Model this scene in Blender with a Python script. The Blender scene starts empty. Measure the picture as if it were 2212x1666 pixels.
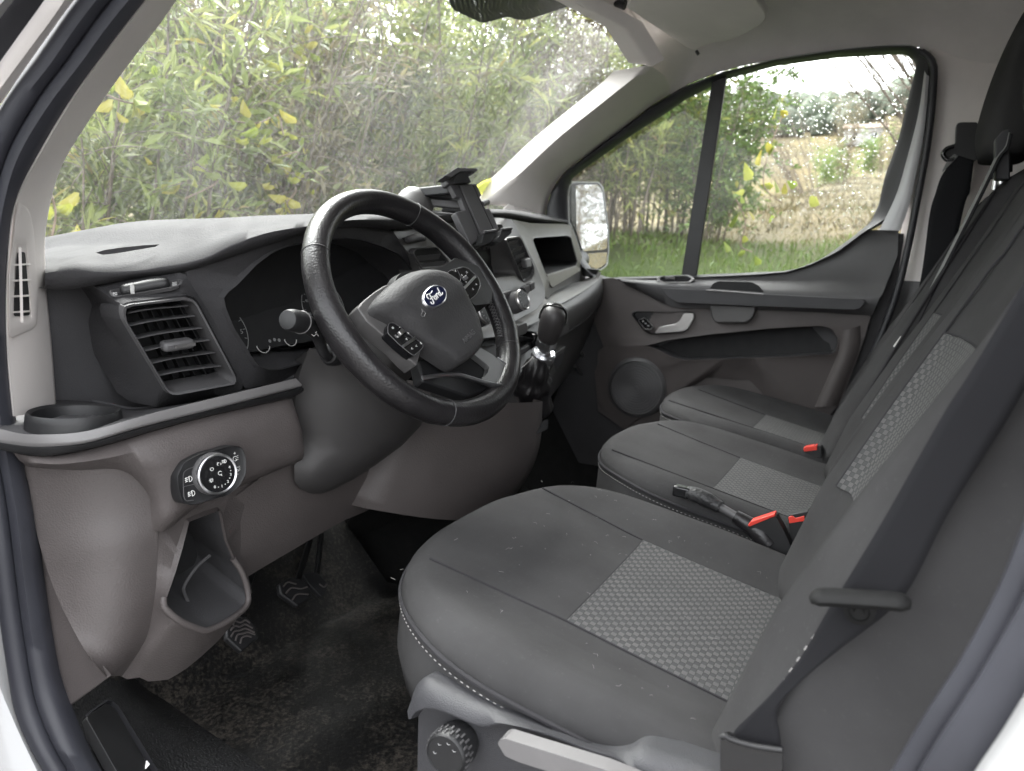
import bpy, bmesh, math, random
import numpy as np
from mathutils import Vector, Matrix
random.seed(7); RNG = np.random.default_rng(7)
SC = bpy.context.scene; COL = SC.collection

# ------------------------------------------------------------------ camera
# van axes: X = from the driver's door to the passenger's door, Y = forward, Z = up, cab floor at Z = 0
FPX, PCX, PCY = 1600., 1106., 833.          # focal length and centre in photo units (2212 x 1666)
EYE = np.array([-0.47, 0.0, 0.79])
def cam_basis(psi, pitch, roll):
    a, p, r = math.radians(psi), math.radians(pitch), math.radians(roll)
    fh = np.array([math.cos(a), math.sin(a), 0]); rt = np.array([math.sin(a), -math.cos(a), 0]); up = np.array([0, 0, 1.])
    f = fh*math.cos(p)-up*math.sin(p); u = up*math.cos(p)+fh*math.sin(p)
    return rt*math.cos(r)+u*math.sin(r), u*math.cos(r)-rt*math.sin(r), f
CR, CU, CF = cam_basis(27, 10, 3)
cd = bpy.data.cameras.new('camera'); cam = bpy.data.objects.new('camera', cd); COL.objects.link(cam)
cam.matrix_world = Matrix(((CR[0], CU[0], -CF[0], EYE[0]), (CR[1], CU[1], -CF[1], EYE[1]), (CR[2], CU[2], -CF[2], EYE[2]), (0, 0, 0, 1)))
cd.sensor_width = 36; cd.lens = 36*FPX/2212; cd.clip_start = .02; cd.clip_end = 2000
cd.dof.use_dof = True; cd.dof.focus_distance = 1.0; cd.dof.aperture_fstop = 6.8
SC.camera = cam

# ------------------------------------------------------------------ sky and sun (overcast)
SUN_EL, SUN_AZ = 58, 62                     # the sun is veiled; azimuth measured from +X towards +Y
w = bpy.data.worlds.new("World"); SC.world = w; w.use_nodes = True
nt = w.node_tree; nt.nodes.clear()
sky = nt.nodes.new('ShaderNodeTexSky'); sky.sky_type = 'NISHITA'; sky.sun_disc = False
sky.sun_elevation = math.radians(SUN_EL); sky.sun_rotation = math.radians(90-SUN_AZ); sky.dust_density = 4.0; sky.air_density = 1.0
hs = nt.nodes.new('ShaderNodeHueSaturation'); hs.inputs['Saturation'].default_value = .11
bg = nt.nodes.new('ShaderNodeBackground'); bg.inputs['Strength'].default_value = .15
wo = nt.nodes.new('ShaderNodeOutputWorld')
nt.links.new(sky.outputs[0], hs.inputs['Color']); nt.links.new(hs.outputs[0], bg.inputs['Color']); nt.links.new(bg.outputs[0], wo.inputs['Surface'])
sl = bpy.data.lights.new('sun', 'SUN'); sl.energy = 0.7; sl.angle = math.radians(50); sl.color = (1, .985, .965)
so = bpy.data.objects.new('sun', sl); COL.objects.link(so)
sd = Vector((math.cos(math.radians(SUN_EL))*math.cos(math.radians(SUN_AZ)), math.cos(math.radians(SUN_EL))*math.sin(math.radians(SUN_AZ)), math.sin(math.radians(SUN_EL))))
so.rotation_euler = sd.to_track_quat('Z', 'Y').to_euler()
SC.view_settings.view_transform = 'Standard'; SC.view_settings.look = 'None'
SC.view_settings.exposure = 3.25; SC.view_settings.gamma = 1; SC.view_settings.use_curve_mapping = False
SC.render.engine = 'CYCLES'
cy = SC.cycles; cy.use_denoising = True; cy.max_bounces = 10; cy.diffuse_bounces = 7; cy.glossy_bounces = 4
cy.transparent_max_bounces = 24; cy.transmission_bounces = 6; cy.caustics_reflective = False; cy.caustics_refractive = False
cy.sample_clamp_indirect = 6

# ------------------------------------------------------------------ geometry helpers
def ray(x, y): return CF+CR*((x-PCX)/FPX)+CU*((PCY-y)/FPX)
def at(x, y, X=None, Y=None, Z=None, pl=None):
    """Point of the van seen at photo position (x, y) that lies on the given plane of the van."""
    r = ray(x, y)
    if X is not None: t = (X-EYE[0])/r[0]
    elif Y is not None: t = (Y-EYE[1])/r[1]
    elif Z is not None: t = (Z-EYE[2])/r[2]
    else:
        p0, n = np.array(pl[0], float), np.array(pl[1], float); t = ((p0-EYE)@n)/(r@n)
    return EYE+r*t
def ats(pts, **k): return np.array([at(p[0], p[1], **k) for p in pts])
def atv(pts, ax='Y'):
    """points (x, y, value): each on its own plane ax = value"""
    return np.array([at(p[0], p[1], **{ax: p[2]}) for p in pts])
def spl(P, n, closed=False):
    """Catmull-Rom through P, resampled to n points evenly along its length"""
    P = np.asarray(P, float)
    if len(P) == 2 and not closed:
        t = np.linspace(0, 1, n)[:, None]; return P[0]*(1-t)+P[1]*t
    Q = np.vstack([P[-1], P, P[0], P[1]]) if closed else np.vstack([2*P[0]-P[1], P, 2*P[-1]-P[-2]])
    out = []
    for i in range(1, len(Q)-2):
        p0, p1, p2, p3 = Q[i-1:i+3]
        t = np.linspace(0, 1, 16, endpoint=False)[:, None]
        out.append(.5*((2*p1)+(-p0+p2)*t+(2*p0-5*p1+4*p2-p3)*t**2+(-p0+3*p1-3*p2+p3)*t**3))
    out.append(Q[-2][None]); D = np.vstack(out)
    return lin(D, n, closed)
def lin(D, n, closed=False):
    D = np.asarray(D, float)
    s = np.r_[0, np.cumsum(np.linalg.norm(np.diff(D, axis=0), axis=1))]
    q = np.linspace(0, s[-1], n, endpoint=not closed)
    return np.stack([np.interp(q, s, D[:, k]) for k in range(D.shape[1])], 1)
def rpoly(pts, r, seg=5):
    """polygon with rounded corners; r a number or one per corner"""
    P = np.asarray(pts, float); n = len(P); out = []
    rr = r if hasattr(r, '__len__') else [r]*n
    for i in range(n):
        a, b, c = P[i-1], P[i], P[(i+1) % n]
        u, v = a-b, c-b; lu, lv = np.linalg.norm(u), np.linalg.norm(v)
        k = min(rr[i], lu*.49, lv*.49)
        if k < 1e-6: out.append(b); continue
        p, q = b+u/lu*k, b+v/lv*k
        for t in np.linspace(0, 1, seg): out.append((1-t)**2*p+2*t*(1-t)*b+t*t*q)
    return np.array(out)
def unit(v): v = np.asarray(v, float); return v/np.linalg.norm(v)
def mirror_x(P, c): P = np.array(P, float); P[..., 0] = 2*c-P[..., 0]; return P

ROOTS = {}
def origin(o):
    L = Vector((0, 0, 0))
    while o is not None: L += o.location; o = o.parent
    return np.array(L)
def obj(name, V, F, mat, parent=None, smooth=35, uv=None, bevel=0, solid=0, sub=0, kind=None, label=None, mats=None, fm=None):
    me = bpy.data.meshes.new(name); V = np.asarray(V, float)
    off = origin(parent) if parent is not None else np.zeros(3)
    loc = None
    if parent is None:
        loc = V.mean(0); loc[2] = V[:, 2].min(); off = loc
    me.from_pydata((V-off).tolist(), [], [list(map(int, f)) for f in F])
    if uv is not None:
        ul = me.uv_layers.new(name='UVMap'); li = np.empty(len(me.loops), int); me.loops.foreach_get('vertex_index', li)
        ul.data.foreach_set('uv', np.asarray(uv, float)[li].ravel())
    for m in (mats or [mat]): me.materials.append(m)
    if fm is not None: me.polygons.foreach_set('material_index', fm)
    if smooth:
        me.polygons.foreach_set('use_smooth', [True]*len(me.polygons))
        if smooth < 180: me.set_sharp_from_angle(angle=math.radians(smooth))
    me.update()
    o = bpy.data.objects.new(name, me); COL.objects.link(o)
    if loc is not None: o.location = loc
    if parent is not None: o.parent = parent
    if solid:
        m = o.modifiers.new('solid', 'SOLIDIFY'); m.thickness = abs(solid); m.offset = -1 if solid > 0 else 1
    if sub:
        m = o.modifiers.new('sub', 'SUBSURF'); m.levels = m.render_levels = sub
    if bevel:
        m = o.modifiers.new('bevel', 'BEVEL'); m.width = bevel; m.segments = 2; m.limit_method = 'ANGLE'; m.angle_limit = math.radians(40)
    if kind: o['kind'] = kind
    if label: o['label'] = label
    return o
def thing(name, loc, label, cat, group=None, kind=None):
    o = bpy.data.objects.new(name, None); COL.objects.link(o); o.location = loc; o.empty_display_size = .05
    return tag(o, label, cat, group, kind)
def tag(o, label, cat, group=None, kind=None):
    o['label'] = label
    if cat: o['category'] = cat
    if group: o['group'] = group
    if kind: o['kind'] = kind
    return o
def g_surf(rows, closed=False, cap0=False, cap1=False):
    rows = [np.asarray(r, float) for r in rows]; n = len(rows[0]); m = len(rows)
    V = np.vstack(rows); F = []; e = n if closed else n-1
    for i in range(m-1):
        for j in range(e):
            k = (j+1) % n; F.append((i*n+j, i*n+k, (i+1)*n+k, (i+1)*n+j))
    if cap0: F.append(tuple(range(n))[::-1])
    if cap1: F.append(tuple((m-1)*n+j for j in range(n)))
    A = np.array(rows); du = np.r_[0, np.cumsum(np.linalg.norm(np.diff(A.mean(0), axis=0), axis=1))]
    dv = np.r_[0, np.cumsum(np.linalg.norm(np.diff(A, axis=0), axis=2).mean(1))]
    UV = np.stack([np.tile(du, m), np.repeat(dv, n)], 1)
    return V, F, UV
def surf(name, rows, mat, parent=None, closed=False, cap0=False, cap1=False, **k):
    V, F, UV = g_surf(rows, closed, cap0, cap1); return obj(name, V, F, mat, parent, uv=UV, **k)
def loft(name, curves, mat, parent=None, nu=24, nv=None, closed=False, **k):
    """surface through the given curves (each a list of 3-D points)"""
    R = [spl(c, nu, closed) for c in curves]
    if nv:
        A = np.array(R); R = [r for r in np.stack([spl(A[:, j], nv) for j in range(nu)], 1)]
    return surf(name, R, mat, parent, closed, **k)
def g_panel(O, d):
    O = np.asarray(O, float); n = len(O); d = np.asarray(d, float)
    V = np.vstack([O, O+d]); F = [tuple(range(n)), tuple(range(2*n-1, n-1, -1))]
    F += [(i, n+i, n+(i+1) % n, (i+1) % n) for i in range(n)]
    return V, F
def panel(name, O, d, mat, parent=None, bevel=.002, **k):
    V, F = g_panel(O, d); return obj(name, V, F, mat, parent, bevel=bevel, **k)
def frames(P, closed=False, up=(0, 0, 1)):
    P = np.asarray(P, float)
    T = np.roll(P, -1, 0)-np.roll(P, 1, 0) if closed else np.gradient(P, axis=0)
    T /= np.linalg.norm(T, axis=1)[:, None]+1e-12; N = []; u = np.array(up, float)
    for t in T:
        v = u-t*(u@t)
        if np.linalg.norm(v) < 1e-3: v = np.cross(t, [.3, .5, .8])
        N.append(v/np.linalg.norm(v)); u = N[-1] if not closed else u
    N = np.array(N); return T, N, np.cross(T, N)
def g_tube(P, r, n=10, closed=False, up=(0, 0, 1), r2=None, cap=True):
    P = np.asarray(P, float); T, N, B = frames(P, closed, up); m = len(P)
    r = np.broadcast_to(np.asarray(r, float), (m,)); r2 = r if r2 is None else np.broadcast_to(np.asarray(r2, float), (m,))
    a = np.linspace(0, 2*np.pi, n, endpoint=False)
    rows = [P[i]+np.cos(a)[:, None]*N[i]*r[i]+np.sin(a)[:, None]*B[i]*r2[i] for i in range(m)]
    if closed: rows.append(rows[0])
    return g_surf(rows, True, cap and not closed, cap and not closed)
def tube(name, P, r, mat, parent=None, n=10, closed=False, up=(0, 0, 1), r2=None, **k):
    V, F, UV = g_tube(P, r, n, closed, up, r2); return obj(name, V, F, mat, parent, uv=UV, smooth=k.pop('smooth', 50), **k)
def axes_of(n, up=(0, 0, 1)):
    n = unit(n); u = np.array(up, float); u = u-n*(u@n)
    if np.linalg.norm(u) < 1e-4: u = np.array([1., 0, 0])-n*n[0]
    u = unit(u); return np.cross(u, n), u, n        # right, up, normal
def g_lathe(c, axis, prof, n=32, up=(0, 0, 1), cap0=False, cap1=False, sx=1.0):
    r, u, a = axes_of(axis, up); t = np.linspace(0, 2*np.pi, n, endpoint=False); c = np.array(c, float)
    rows = [c+a*h+R*(sx*np.cos(t)[:, None]*r+np.sin(t)[:, None]*u) for R, h in prof]
    return g_surf(rows, True, cap0, cap1)
def lathe(name, c, axis, prof, mat, parent=None, n=32, up=(0, 0, 1), cap0=False, cap1=True, sx=1.0, **k):
    V, F, UV = g_lathe(c, axis, prof, n, up, cap0, cap1, sx); return obj(name, V, F, mat, parent, uv=UV, **k)
def g_box(c, r, u, n, dims):
    c = np.array(c, float); r, u, n = unit(r), unit(u), unit(n); a, b, d = [x/2 for x in dims]
    V = np.array([c+r*sx*a+u*sy*b+n*sz*d for sz in (-1, 1) for sy in (-1, 1) for sx in (-1, 1)])
    F = [(0, 2, 3, 1), (4, 5, 7, 6), (0, 1, 5, 4), (2, 6, 7, 3), (0, 4, 6, 2), (1, 3, 7, 5)]
    return V, F
def box(name, c, r, u, n, dims, mat, parent=None, bevel=.002, **k):
    V, F = g_box(c, r, u, n, dims); return obj(name, V, F, mat, parent, bevel=bevel, **k)
def join(parts):
    VV, FF, o = [], [], 0
    for p in parts:
        V, F = p[0], p[1]; VV.append(np.asarray(V)); FF += [tuple(i+o for i in f) for f in F]; o += len(V)
    return np.vstack(VV), FF
def ring_loops(name, loops, mat, parent=None, cap=False, **k):
    """closed loops of equal length, one inside / behind the other: bezels and hollows"""
    return surf(name, loops, mat, parent, closed=True, cap1=cap, **k)
def nface(P):
    P = np.asarray(P, float); c = P.mean(0); n = np.zeros(3)
    for i in range(len(P)): n += np.cross(P[i]-c, P[(i+1) % len(P)]-c)
    n = unit(n); return n if n@(EYE-c) > 0 else -n
def scale_to(P, s, sh=(0, 0, 0)):
    P = np.asarray(P, float); c = P.mean(0); return c+(P-c)*s+np.array(sh)
def text(name, s, c, r, u, size, mat, parent, depth=.0003, align='CENTER'):
    cu = bpy.data.curves.new(name, 'FONT'); cu.body = s; cu.size = size; cu.align_x = align; cu.align_y = 'CENTER'; cu.extrude = depth
    cu.materials.append(mat); f = bpy.data.objects.new(name, cu); COL.objects.link(f); bpy.context.view_layer.update()
    me = bpy.data.meshes.new_from_object(f); bpy.data.objects.remove(f); me.name = name; o = bpy.data.objects.new(name, me); COL.objects.link(o)
    r = unit(r); u = unit(np.asarray(u)-r*(np.asarray(u)@r)); n = np.cross(r, u); p = np.asarray(c)-origin(parent)
    o.parent = parent
    o.matrix_local = Matrix(((r[0], u[0], n[0], p[0]), (r[1], u[1], n[1], p[1]), (r[2], u[2], n[2], p[2]), (0, 0, 0, 1)))
    return o

# ------------------------------------------------------------------ materials
def nodes(name):
    m = bpy.data.materials.new(name); m.use_nodes = True; t = m.node_tree; t.nodes.clear()
    o = t.nodes.new('ShaderNodeOutputMaterial'); return m, t, o
def N(t, kind, **k):
    n = t.nodes.new('ShaderNode'+kind)
    for a, v in k.items():
        if a in n.inputs: n.inputs[a].default_value = v
        else: setattr(n, a, v)
    return n
def grey(c): return (*c, 1) if hasattr(c, '__len__') else (c, c, c, 1)
def mat(name, col, rough=.5, metal=0, grain=0, gscale=600, var=.12, vscale=9, coat=0, spec=.5, weave=0, dust=0, kind='noise', gd=.0006):
    """surface with uneven tone, slightly uneven gloss and optional moulded grain or cloth relief"""
    m, t, o = nodes(name); b = N(t, 'BsdfPrincipled'); t.links.new(b.outputs[0], o.inputs[0])
    tc = N(t, 'TexCoord'); b.inputs['Metallic'].default_value = metal; b.inputs['Specular IOR Level'].default_value = spec
    b.inputs['Coat Weight'].default_value = coat; b.inputs['Coat Roughness'].default_value = .08
    c = np.array(grey(col))
    nz = N(t, 'TexNoise', Scale=vscale, Detail=5, Roughness=.6); t.links.new(tc.outputs['Object'], nz.inputs['Vector'])
    cr = N(t, 'ValToRGB'); e = cr.color_ramp.elements
    e[0].position, e[1].position = .3, .7
    e[0].color = tuple(np.r_[c[:3]*(1-var), 1]); e[1].color = tuple(np.r_[np.minimum(c[:3]*(1+var), .95), 1])
    t.links.new(nz.outputs['Fac'], cr.inputs[0]); colout = cr.outputs[0]
    if dust:                                             # lint and specks
        vz = N(t, 'TexNoise', Scale=170, Detail=3, Roughness=.7); t.links.new(tc.outputs['Object'], vz.inputs['Vector'])
        dr = N(t, 'ValToRGB'); dr.color_ramp.elements[0].position = .62; dr.color_ramp.elements[1].position = .78
        mx = N(t, 'MixRGB'); mx.inputs[2].default_value = (.32, .31, .3, 1); t.links.new(vz.outputs['Fac'], dr.inputs[0])
        ml = N(t, 'Math', operation='MULTIPLY'); ml.inputs[1].default_value = dust; t.links.new(dr.outputs[0], ml.inputs[0])
        t.links.new(ml.outputs[0], mx.inputs[0]); t.links.new(colout, mx.inputs[1]); colout = mx.outputs[0]
    t.links.new(colout, b.inputs['Base Color'])
    rz = N(t, 'MapRange'); rz.inputs['To Min'].default_value = max(.02, rough*(1-.25*min(1, var*6))); rz.inputs['To Max'].default_value = min(1, rough*1.15)
    n2 = N(t, 'TexNoise', Scale=vscale*4, Detail=4); t.links.new(tc.outputs['Object'], n2.inputs['Vector'])
    t.links.new(n2.outputs['Fac'], rz.inputs['Value']); t.links.new(rz.outputs[0], b.inputs['Roughness'])
    if grain or weave:
        bp = N(t, 'Bump'); bp.inputs['Strength'].default_value = grain or weave; bp.inputs['Distance'].default_value = gd
        if weave:
            mp = N(t, 'Mapping'); mp.inputs['Rotation'].default_value = (.6, .5, .7); t.links.new(tc.outputs['Object'], mp.inputs['Vector'])
            g = N(t, 'TexWave', Scale=gscale, Distortion=.6, Detail=1); t.links.new(mp.outputs[0], g.inputs['Vector']); h = g.outputs['Fac']
        elif kind == 'cell':
            g = N(t, 'TexVoronoi', Scale=gscale); g.feature = 'SMOOTH_F1'; t.links.new(tc.outputs['Object'], g.inputs['Vector']); h = g.outputs['Distance']
        else:
            g = N(t, 'TexNoise', Scale=gscale, Detail=3, Roughness=.55); t.links.new(tc.outputs['Object'], g.inputs['Vector']); h = g.outputs['Fac']
        t.links.new(h, bp.inputs['Height']); t.links.new(bp.outputs[0], b.inputs['Normal'])
    return m
def glow_free(name, col, rough=.4): return mat(name, col, rough, var=.03)

M = {}
M['pad'] = mat('soft dash plastic', (.046, .045, .047), .78, spec=.16, grain=.55, gscale=420, kind='cell', gd=.0011)
M['dark'] = mat('dark dash plastic', (.062, .061, .064), .65, spec=.3, grain=.4, gscale=520, kind='cell', gd=.0008)
M['charcoal'] = mat('charcoal plastic', (.085, .083, .085), .5, grain=.35, gscale=600, kind='cell', gd=.0007)
M['brown'] = mat('grey brown plastic', (.086, .075, .073), .6, grain=.5, gscale=520, kind='cell', gd=.0009)
M['greyp'] = mat('mid grey plastic', (.09, .087, .086), .48, grain=.3, gscale=600, kind='cell', gd=.0006)
M['stack'] = mat('satin grey plastic', (.095, .092, .09), .42, grain=.2, gscale=700, gd=.0004)
M['strip'] = mat('satin trim strip', (.15, .145, .145), .38, grain=.2, gscale=700, gd=.0004)
M['black'] = mat('black plastic', (.013, .013, .014), .5, grain=.2, gscale=700, gd=.0004)
M['gloss'] = mat('gloss black plastic', (.010, .010, .011), .14, coat=.4)
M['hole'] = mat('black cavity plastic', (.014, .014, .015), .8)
M['rubber'] = mat('black rubber seal', (.026, .026, .030), .5, grain=.25, gscale=900, gd=.0003, var=.2)
M['rubber_b'] = mat('slate rubber seal', (.03, .031, .039), .55, grain=.2, gscale=900, gd=.0003, var=.2)
M['trim'] = mat('pale grey pillar trim', (.68, .64, .615), .6, grain=.3, gscale=800, kind='cell', gd=.0004, var=.05)
M['liner'] = mat('grey headlining cloth', (.74, .705, .68), .95, grain=.5, gscale=1400, gd=.0006, var=.06)
M['visor'] = mat('grey visor vinyl', (.62, .59, .56), .75, grain=.25, gscale=900, gd=.0004, var=.05)
M['white'] = mat('white body paint', (.42, .42, .42), .3, coat=.6, var=.02)
M['silver'] = mat('silver door paint', (.5, .5, .51), .35, coat=.3, var=.05)
M['chrome'] = mat('chrome', (.6, .6, .62), .3, metal=1, var=.05)
M['satin'] = mat('satin silver', (.62, .61, .6), .3, metal=1, var=.05)
M['leather'] = mat('black leather', (.014, .013, .014), .36, grain=.4, gscale=380, kind='cell', gd=.0009, var=.3, vscale=14)
M['leather2'] = mat('perforated leather', (.014, .013, .014), .5, grain=1.0, gscale=160, kind='cell', gd=.003)
M['hub'] = mat('grained hub plastic', (.045, .044, .045), .68, spec=.3, grain=.45, gscale=330, kind='cell', gd=.0013)
M['shroud'] = mat('column shroud plastic', (.04, .038, .038), .55, grain=.3, gscale=700, gd=.0004)
M['cloth'] = mat('dark seat cloth', (.065, .064, .065), 1.0, weave=.8, gscale=300, gd=.0008, var=.14, dust=.08, spec=.03)
M['cloth_side'] = mat('seat side cloth', (.050, .049, .052), 1.0, weave=.7, gscale=300, gd=.0008, var=.12, dust=.03, spec=.03)
M['belt'] = mat('belt webbing', (.018, .018, .02), .85, spec=.12, weave=.5, gscale=700, gd=.0005, var=.1)
M['belt_l'] = mat('pale belt webbing', (.2, .2, .2), .7, weave=.5, gscale=700, gd=.0005, var=.1)  # much paler grey version of the belt webbing
M['valance'] = mat('seat base plastic', (.038, .038, .042), .5, grain=.8, gscale=900, gd=.0008)
M['carpet'] = mat('black cab carpet', (.008, .008, .008), .95, grain=.6, gscale=500, gd=.002, var=.4)
M['sillp'] = mat('grained black sill plastic', (.022, .022, .023), .5, grain=.9, gscale=260, kind='cell', gd=.0016)
M['red'] = mat('red release button', (.75, .06, .04), .35, var=.05)
M['print'] = mat('white print', (.72, .72, .7), .6, var=.02)
M['printdim'] = mat('grey print', (.3, .3, .3), .6, var=.02)
M['blue'] = mat('blue badge enamel', (.004, .008, .042), .25, coat=.5, var=.05)
M['lever'] = mat('matt black lever', (.012, .012, .012), .7, spec=.2)
M['knob'] = mat('lightened black leather', (.034, .031, .031), .5, grain=.5, gscale=500, kind='cell', gd=.0006)  # black leather with a raised base colour, standing in for light on the knob
M['deadleaf'] = mat('dead tan leaf', (.32, .23, .15), .8, var=.3, vscale=60)
M['insert'] = mat('dull silver insert', (.3, .3, .3), .38, metal=.8, var=.05)
M['thread'] = mat('pale thread', (.36, .35, .34), .8, var=.05)
M['paper'] = mat('white label', (.8, .8, .78), .7, var=.03)
M['lcd'] = mat('unlit lcd', (.1, .11, .1), .2, var=.05)

def glass(name, veil=.05, tint=(.95, .98, .96), gloss=1.0, streak=0, rough=.0, vcol=(.75, .77, .75)):
    """thin pane: clear, Fresnel reflections, and a film of dirt that scatters a little light"""
    m, t, o = nodes(name); tr = N(t, 'BsdfTransparent'); tr.inputs[0].default_value = (*tint, 1)
    gl = N(t, 'BsdfGlossy'); gl.inputs['Roughness'].default_value = rough; fr = N(t, 'Fresnel', IOR=1.45)
    fm = N(t, 'Math', operation='MULTIPLY'); fm.inputs[1].default_value = gloss; t.links.new(fr.outputs[0], fm.inputs[0])
    mx = N(t, 'MixShader'); t.links.new(fm.outputs[0], mx.inputs[0]); t.links.new(tr.outputs[0], mx.inputs[1]); t.links.new(gl.outputs[0], mx.inputs[2])
    tl = N(t, 'BsdfTranslucent'); tl.inputs[0].default_value = (*vcol, 1)
    tc = N(t, 'TexCoord'); mp = N(t, 'Mapping'); mp.inputs['Scale'].default_value = (3, 3, 3); t.links.new(tc.outputs['Object'], mp.inputs[0])
    nz = N(t, 'TexNoise', Scale=1.2, Detail=7, Roughness=.62, Distortion=.8); t.links.new(mp.outputs[0], nz.inputs['Vector'])
    mr = N(t, 'MapRange'); mr.inputs['From Min'].default_value = .35; mr.inputs['From Max'].default_value = .7
    mr.inputs['To Min'].default_value = veil*.45; mr.inputs['To Max'].default_value = veil*1.5
    t.links.new(nz.outputs['Fac'], mr.inputs['Value']); fac = mr.outputs[0]
    if streak:
        wv = N(t, 'TexWave', Scale=14, Distortion=9, Detail=3); wv.inputs['Detail Scale'].default_value = 2.2; t.links.new(tc.outputs['Object'], wv.inputs['Vector'])
        sr = N(t, 'MapRange'); sr.inputs['From Min'].default_value = .75; sr.inputs['From Max'].default_value = 1; sr.inputs['To Max'].default_value = streak
        t.links.new(wv.outputs['Fac'], sr.inputs['Value']); ad = N(t, 'Math', operation='ADD'); t.links.new(fac, ad.inputs[0]); t.links.new(sr.outputs[0], ad.inputs[1]); fac = ad.outputs[0]
    m2 = N(t, 'MixShader'); t.links.new(fac, m2.inputs[0]); t.links.new(mx.outputs[0], m2.inputs[1]); t.links.new(tl.outputs[0], m2.inputs[2])
    t.links.new(m2.outputs[0], o.inputs[0]); return m
M['screen'] = glass('windscreen glass', .026, streak=.02, gloss=.8)
M['pane'] = glass('door glass', .012, gloss=.6)
def film(name, col):
    m, t, o = nodes(name); b = N(t, 'BsdfDiffuse'); b.inputs[0].default_value = (*col, 1); tl = N(t, 'BsdfTranslucent'); tl.inputs[0].default_value = (*col, 1); x = N(t, 'MixShader'); x.inputs[0].default_value = .6
    t.links.new(b.outputs[0], x.inputs[1]); t.links.new(tl.outputs[0], x.inputs[2]); t.links.new(x.outputs[0], o.inputs[0]); return m
M['sticker'] = film('yellow sticker', (.55, .55, .12)); M['sticker_c'] = film('pale sticker centre', (.5, .52, .42))
def drop_mat():
    m, t, o = nodes('water drop'); g = N(t, 'BsdfGlass', IOR=1.33); g.inputs['Roughness'].default_value = .02
    t.links.new(g.outputs[0], o.inputs[0]); return m
M['drop'] = drop_mat()
def mirror_mat():
    m, t, o = nodes('mirror glass'); g = N(t, 'BsdfGlossy', Roughness=.03); g.inputs[0].default_value = (.42, .425, .43, 1)
    tc = N(t, 'TexCoord'); v = N(t, 'TexVoronoi', Scale=150); t.links.new(tc.outputs['Object'], v.inputs['Vector'])
    mr = N(t, 'MapRange'); mr.inputs['From Min'].default_value = .0; mr.inputs['From Max'].default_value = .35; mr.inputs['To Min'].default_value = 1; mr.inputs['To Max'].default_value = 0
    b = N(t, 'Bump'); b.inputs['Strength'].default_value = .35; b.inputs['Distance'].default_value = .0006; t.links.new(v.outputs['Distance'], mr.inputs['Value'])
    t.links.new(mr.outputs[0], b.inputs['Height']); t.links.new(b.outputs[0], g.inputs['Normal']); t.links.new(g.outputs[0], o.inputs[0]); return m
M['mirror'] = mirror_mat()
def weave_mat():
    """basket cloth: staggered blocks of pale threads on grey, coordinates in metres"""
    m, t, o = nodes('basket weave cloth'); b = N(t, 'BsdfPrincipled'); b.inputs['Roughness'].default_value = .85; b.inputs['Specular IOR Level'].default_value = .2
    t.links.new(b.outputs[0], o.inputs[0]); tc = N(t, 'TexCoord')
    def mapped(sx, sy):
        p = N(t, 'Mapping'); p.inputs['Scale'].default_value = (sx, sy, 1); t.links.new(tc.outputs['UV'], p.inputs[0]); return p
    ck = N(t, 'TexChecker', Scale=1); ck.inputs[1].default_value = (1, 1, 1, 1); ck.inputs[2].default_value = (0, 0, 0, 1)
    t.links.new(mapped(1/.0074, 1/.0066).outputs[0], ck.inputs['Vector'])
    st = N(t, 'TexWave', Scale=190); st.bands_direction = 'X'; t.links.new(mapped(1, 1).outputs[0], st.inputs['Vector'])
    sm = N(t, 'MapRange'); sm.inputs['From Min'].default_value = .2; sm.inputs['To Min'].default_value = .25; t.links.new(st.outputs['Fac'], sm.inputs['Value'])
    ml = N(t, 'Math', operation='MULTIPLY'); t.links.new(ck.outputs['Fac'], ml.inputs[0]); t.links.new(sm.outputs[0], ml.inputs[1])
    nz = N(t, 'TexNoise', Scale=25, Detail=4); t.links.new(tc.outputs['Object'], nz.inputs['Vector']); nm = N(t, 'MapRange'); nm.inputs['To Min'].default_value = .35; nm.inputs['To Max'].default_value = 1.1; t.links.new(nz.outputs['Fac'], nm.inputs['Value'])
    m2 = N(t, 'Math', operation='MULTIPLY'); t.links.new(ml.outputs[0], m2.inputs[0]); t.links.new(nm.outputs[0], m2.inputs[1])
    br = N(t, 'TexBrick'); br.offset = .5; t.links.new(mapped(1, 1).outputs[0], br.inputs['Vector'])
    br.inputs['Scale'].default_value = 1; br.inputs['Brick Width'].default_value = .0148; br.inputs['Row Height'].default_value = .0066; br.inputs['Mortar Size'].default_value = .0005; br.inputs['Mortar Smooth'].default_value = .4
    br.inputs['Color1'].default_value = (.064, .064, .066, 1); br.inputs['Color2'].default_value = (.057, .057, .059, 1); br.inputs['Mortar'].default_value = (.03, .03, .032, 1)
    mx = N(t, 'MixRGB'); mx.inputs[2].default_value = (.15, .147, .142, 1); t.links.new(m2.outputs[0], mx.inputs[0]); t.links.new(br.outputs['Color'], mx.inputs[1])
    t.links.new(mx.outputs[0], b.inputs['Base Color'])
    bp = N(t, 'Bump'); bp.inputs['Strength'].default_value = .5; bp.inputs['Distance'].default_value = .0008; t.links.new(ck.outputs['Fac'], bp.inputs['Height'])
    t.links.new(bp.outputs[0], b.inputs['Normal']); return m
M['weave'] = weave_mat()
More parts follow.
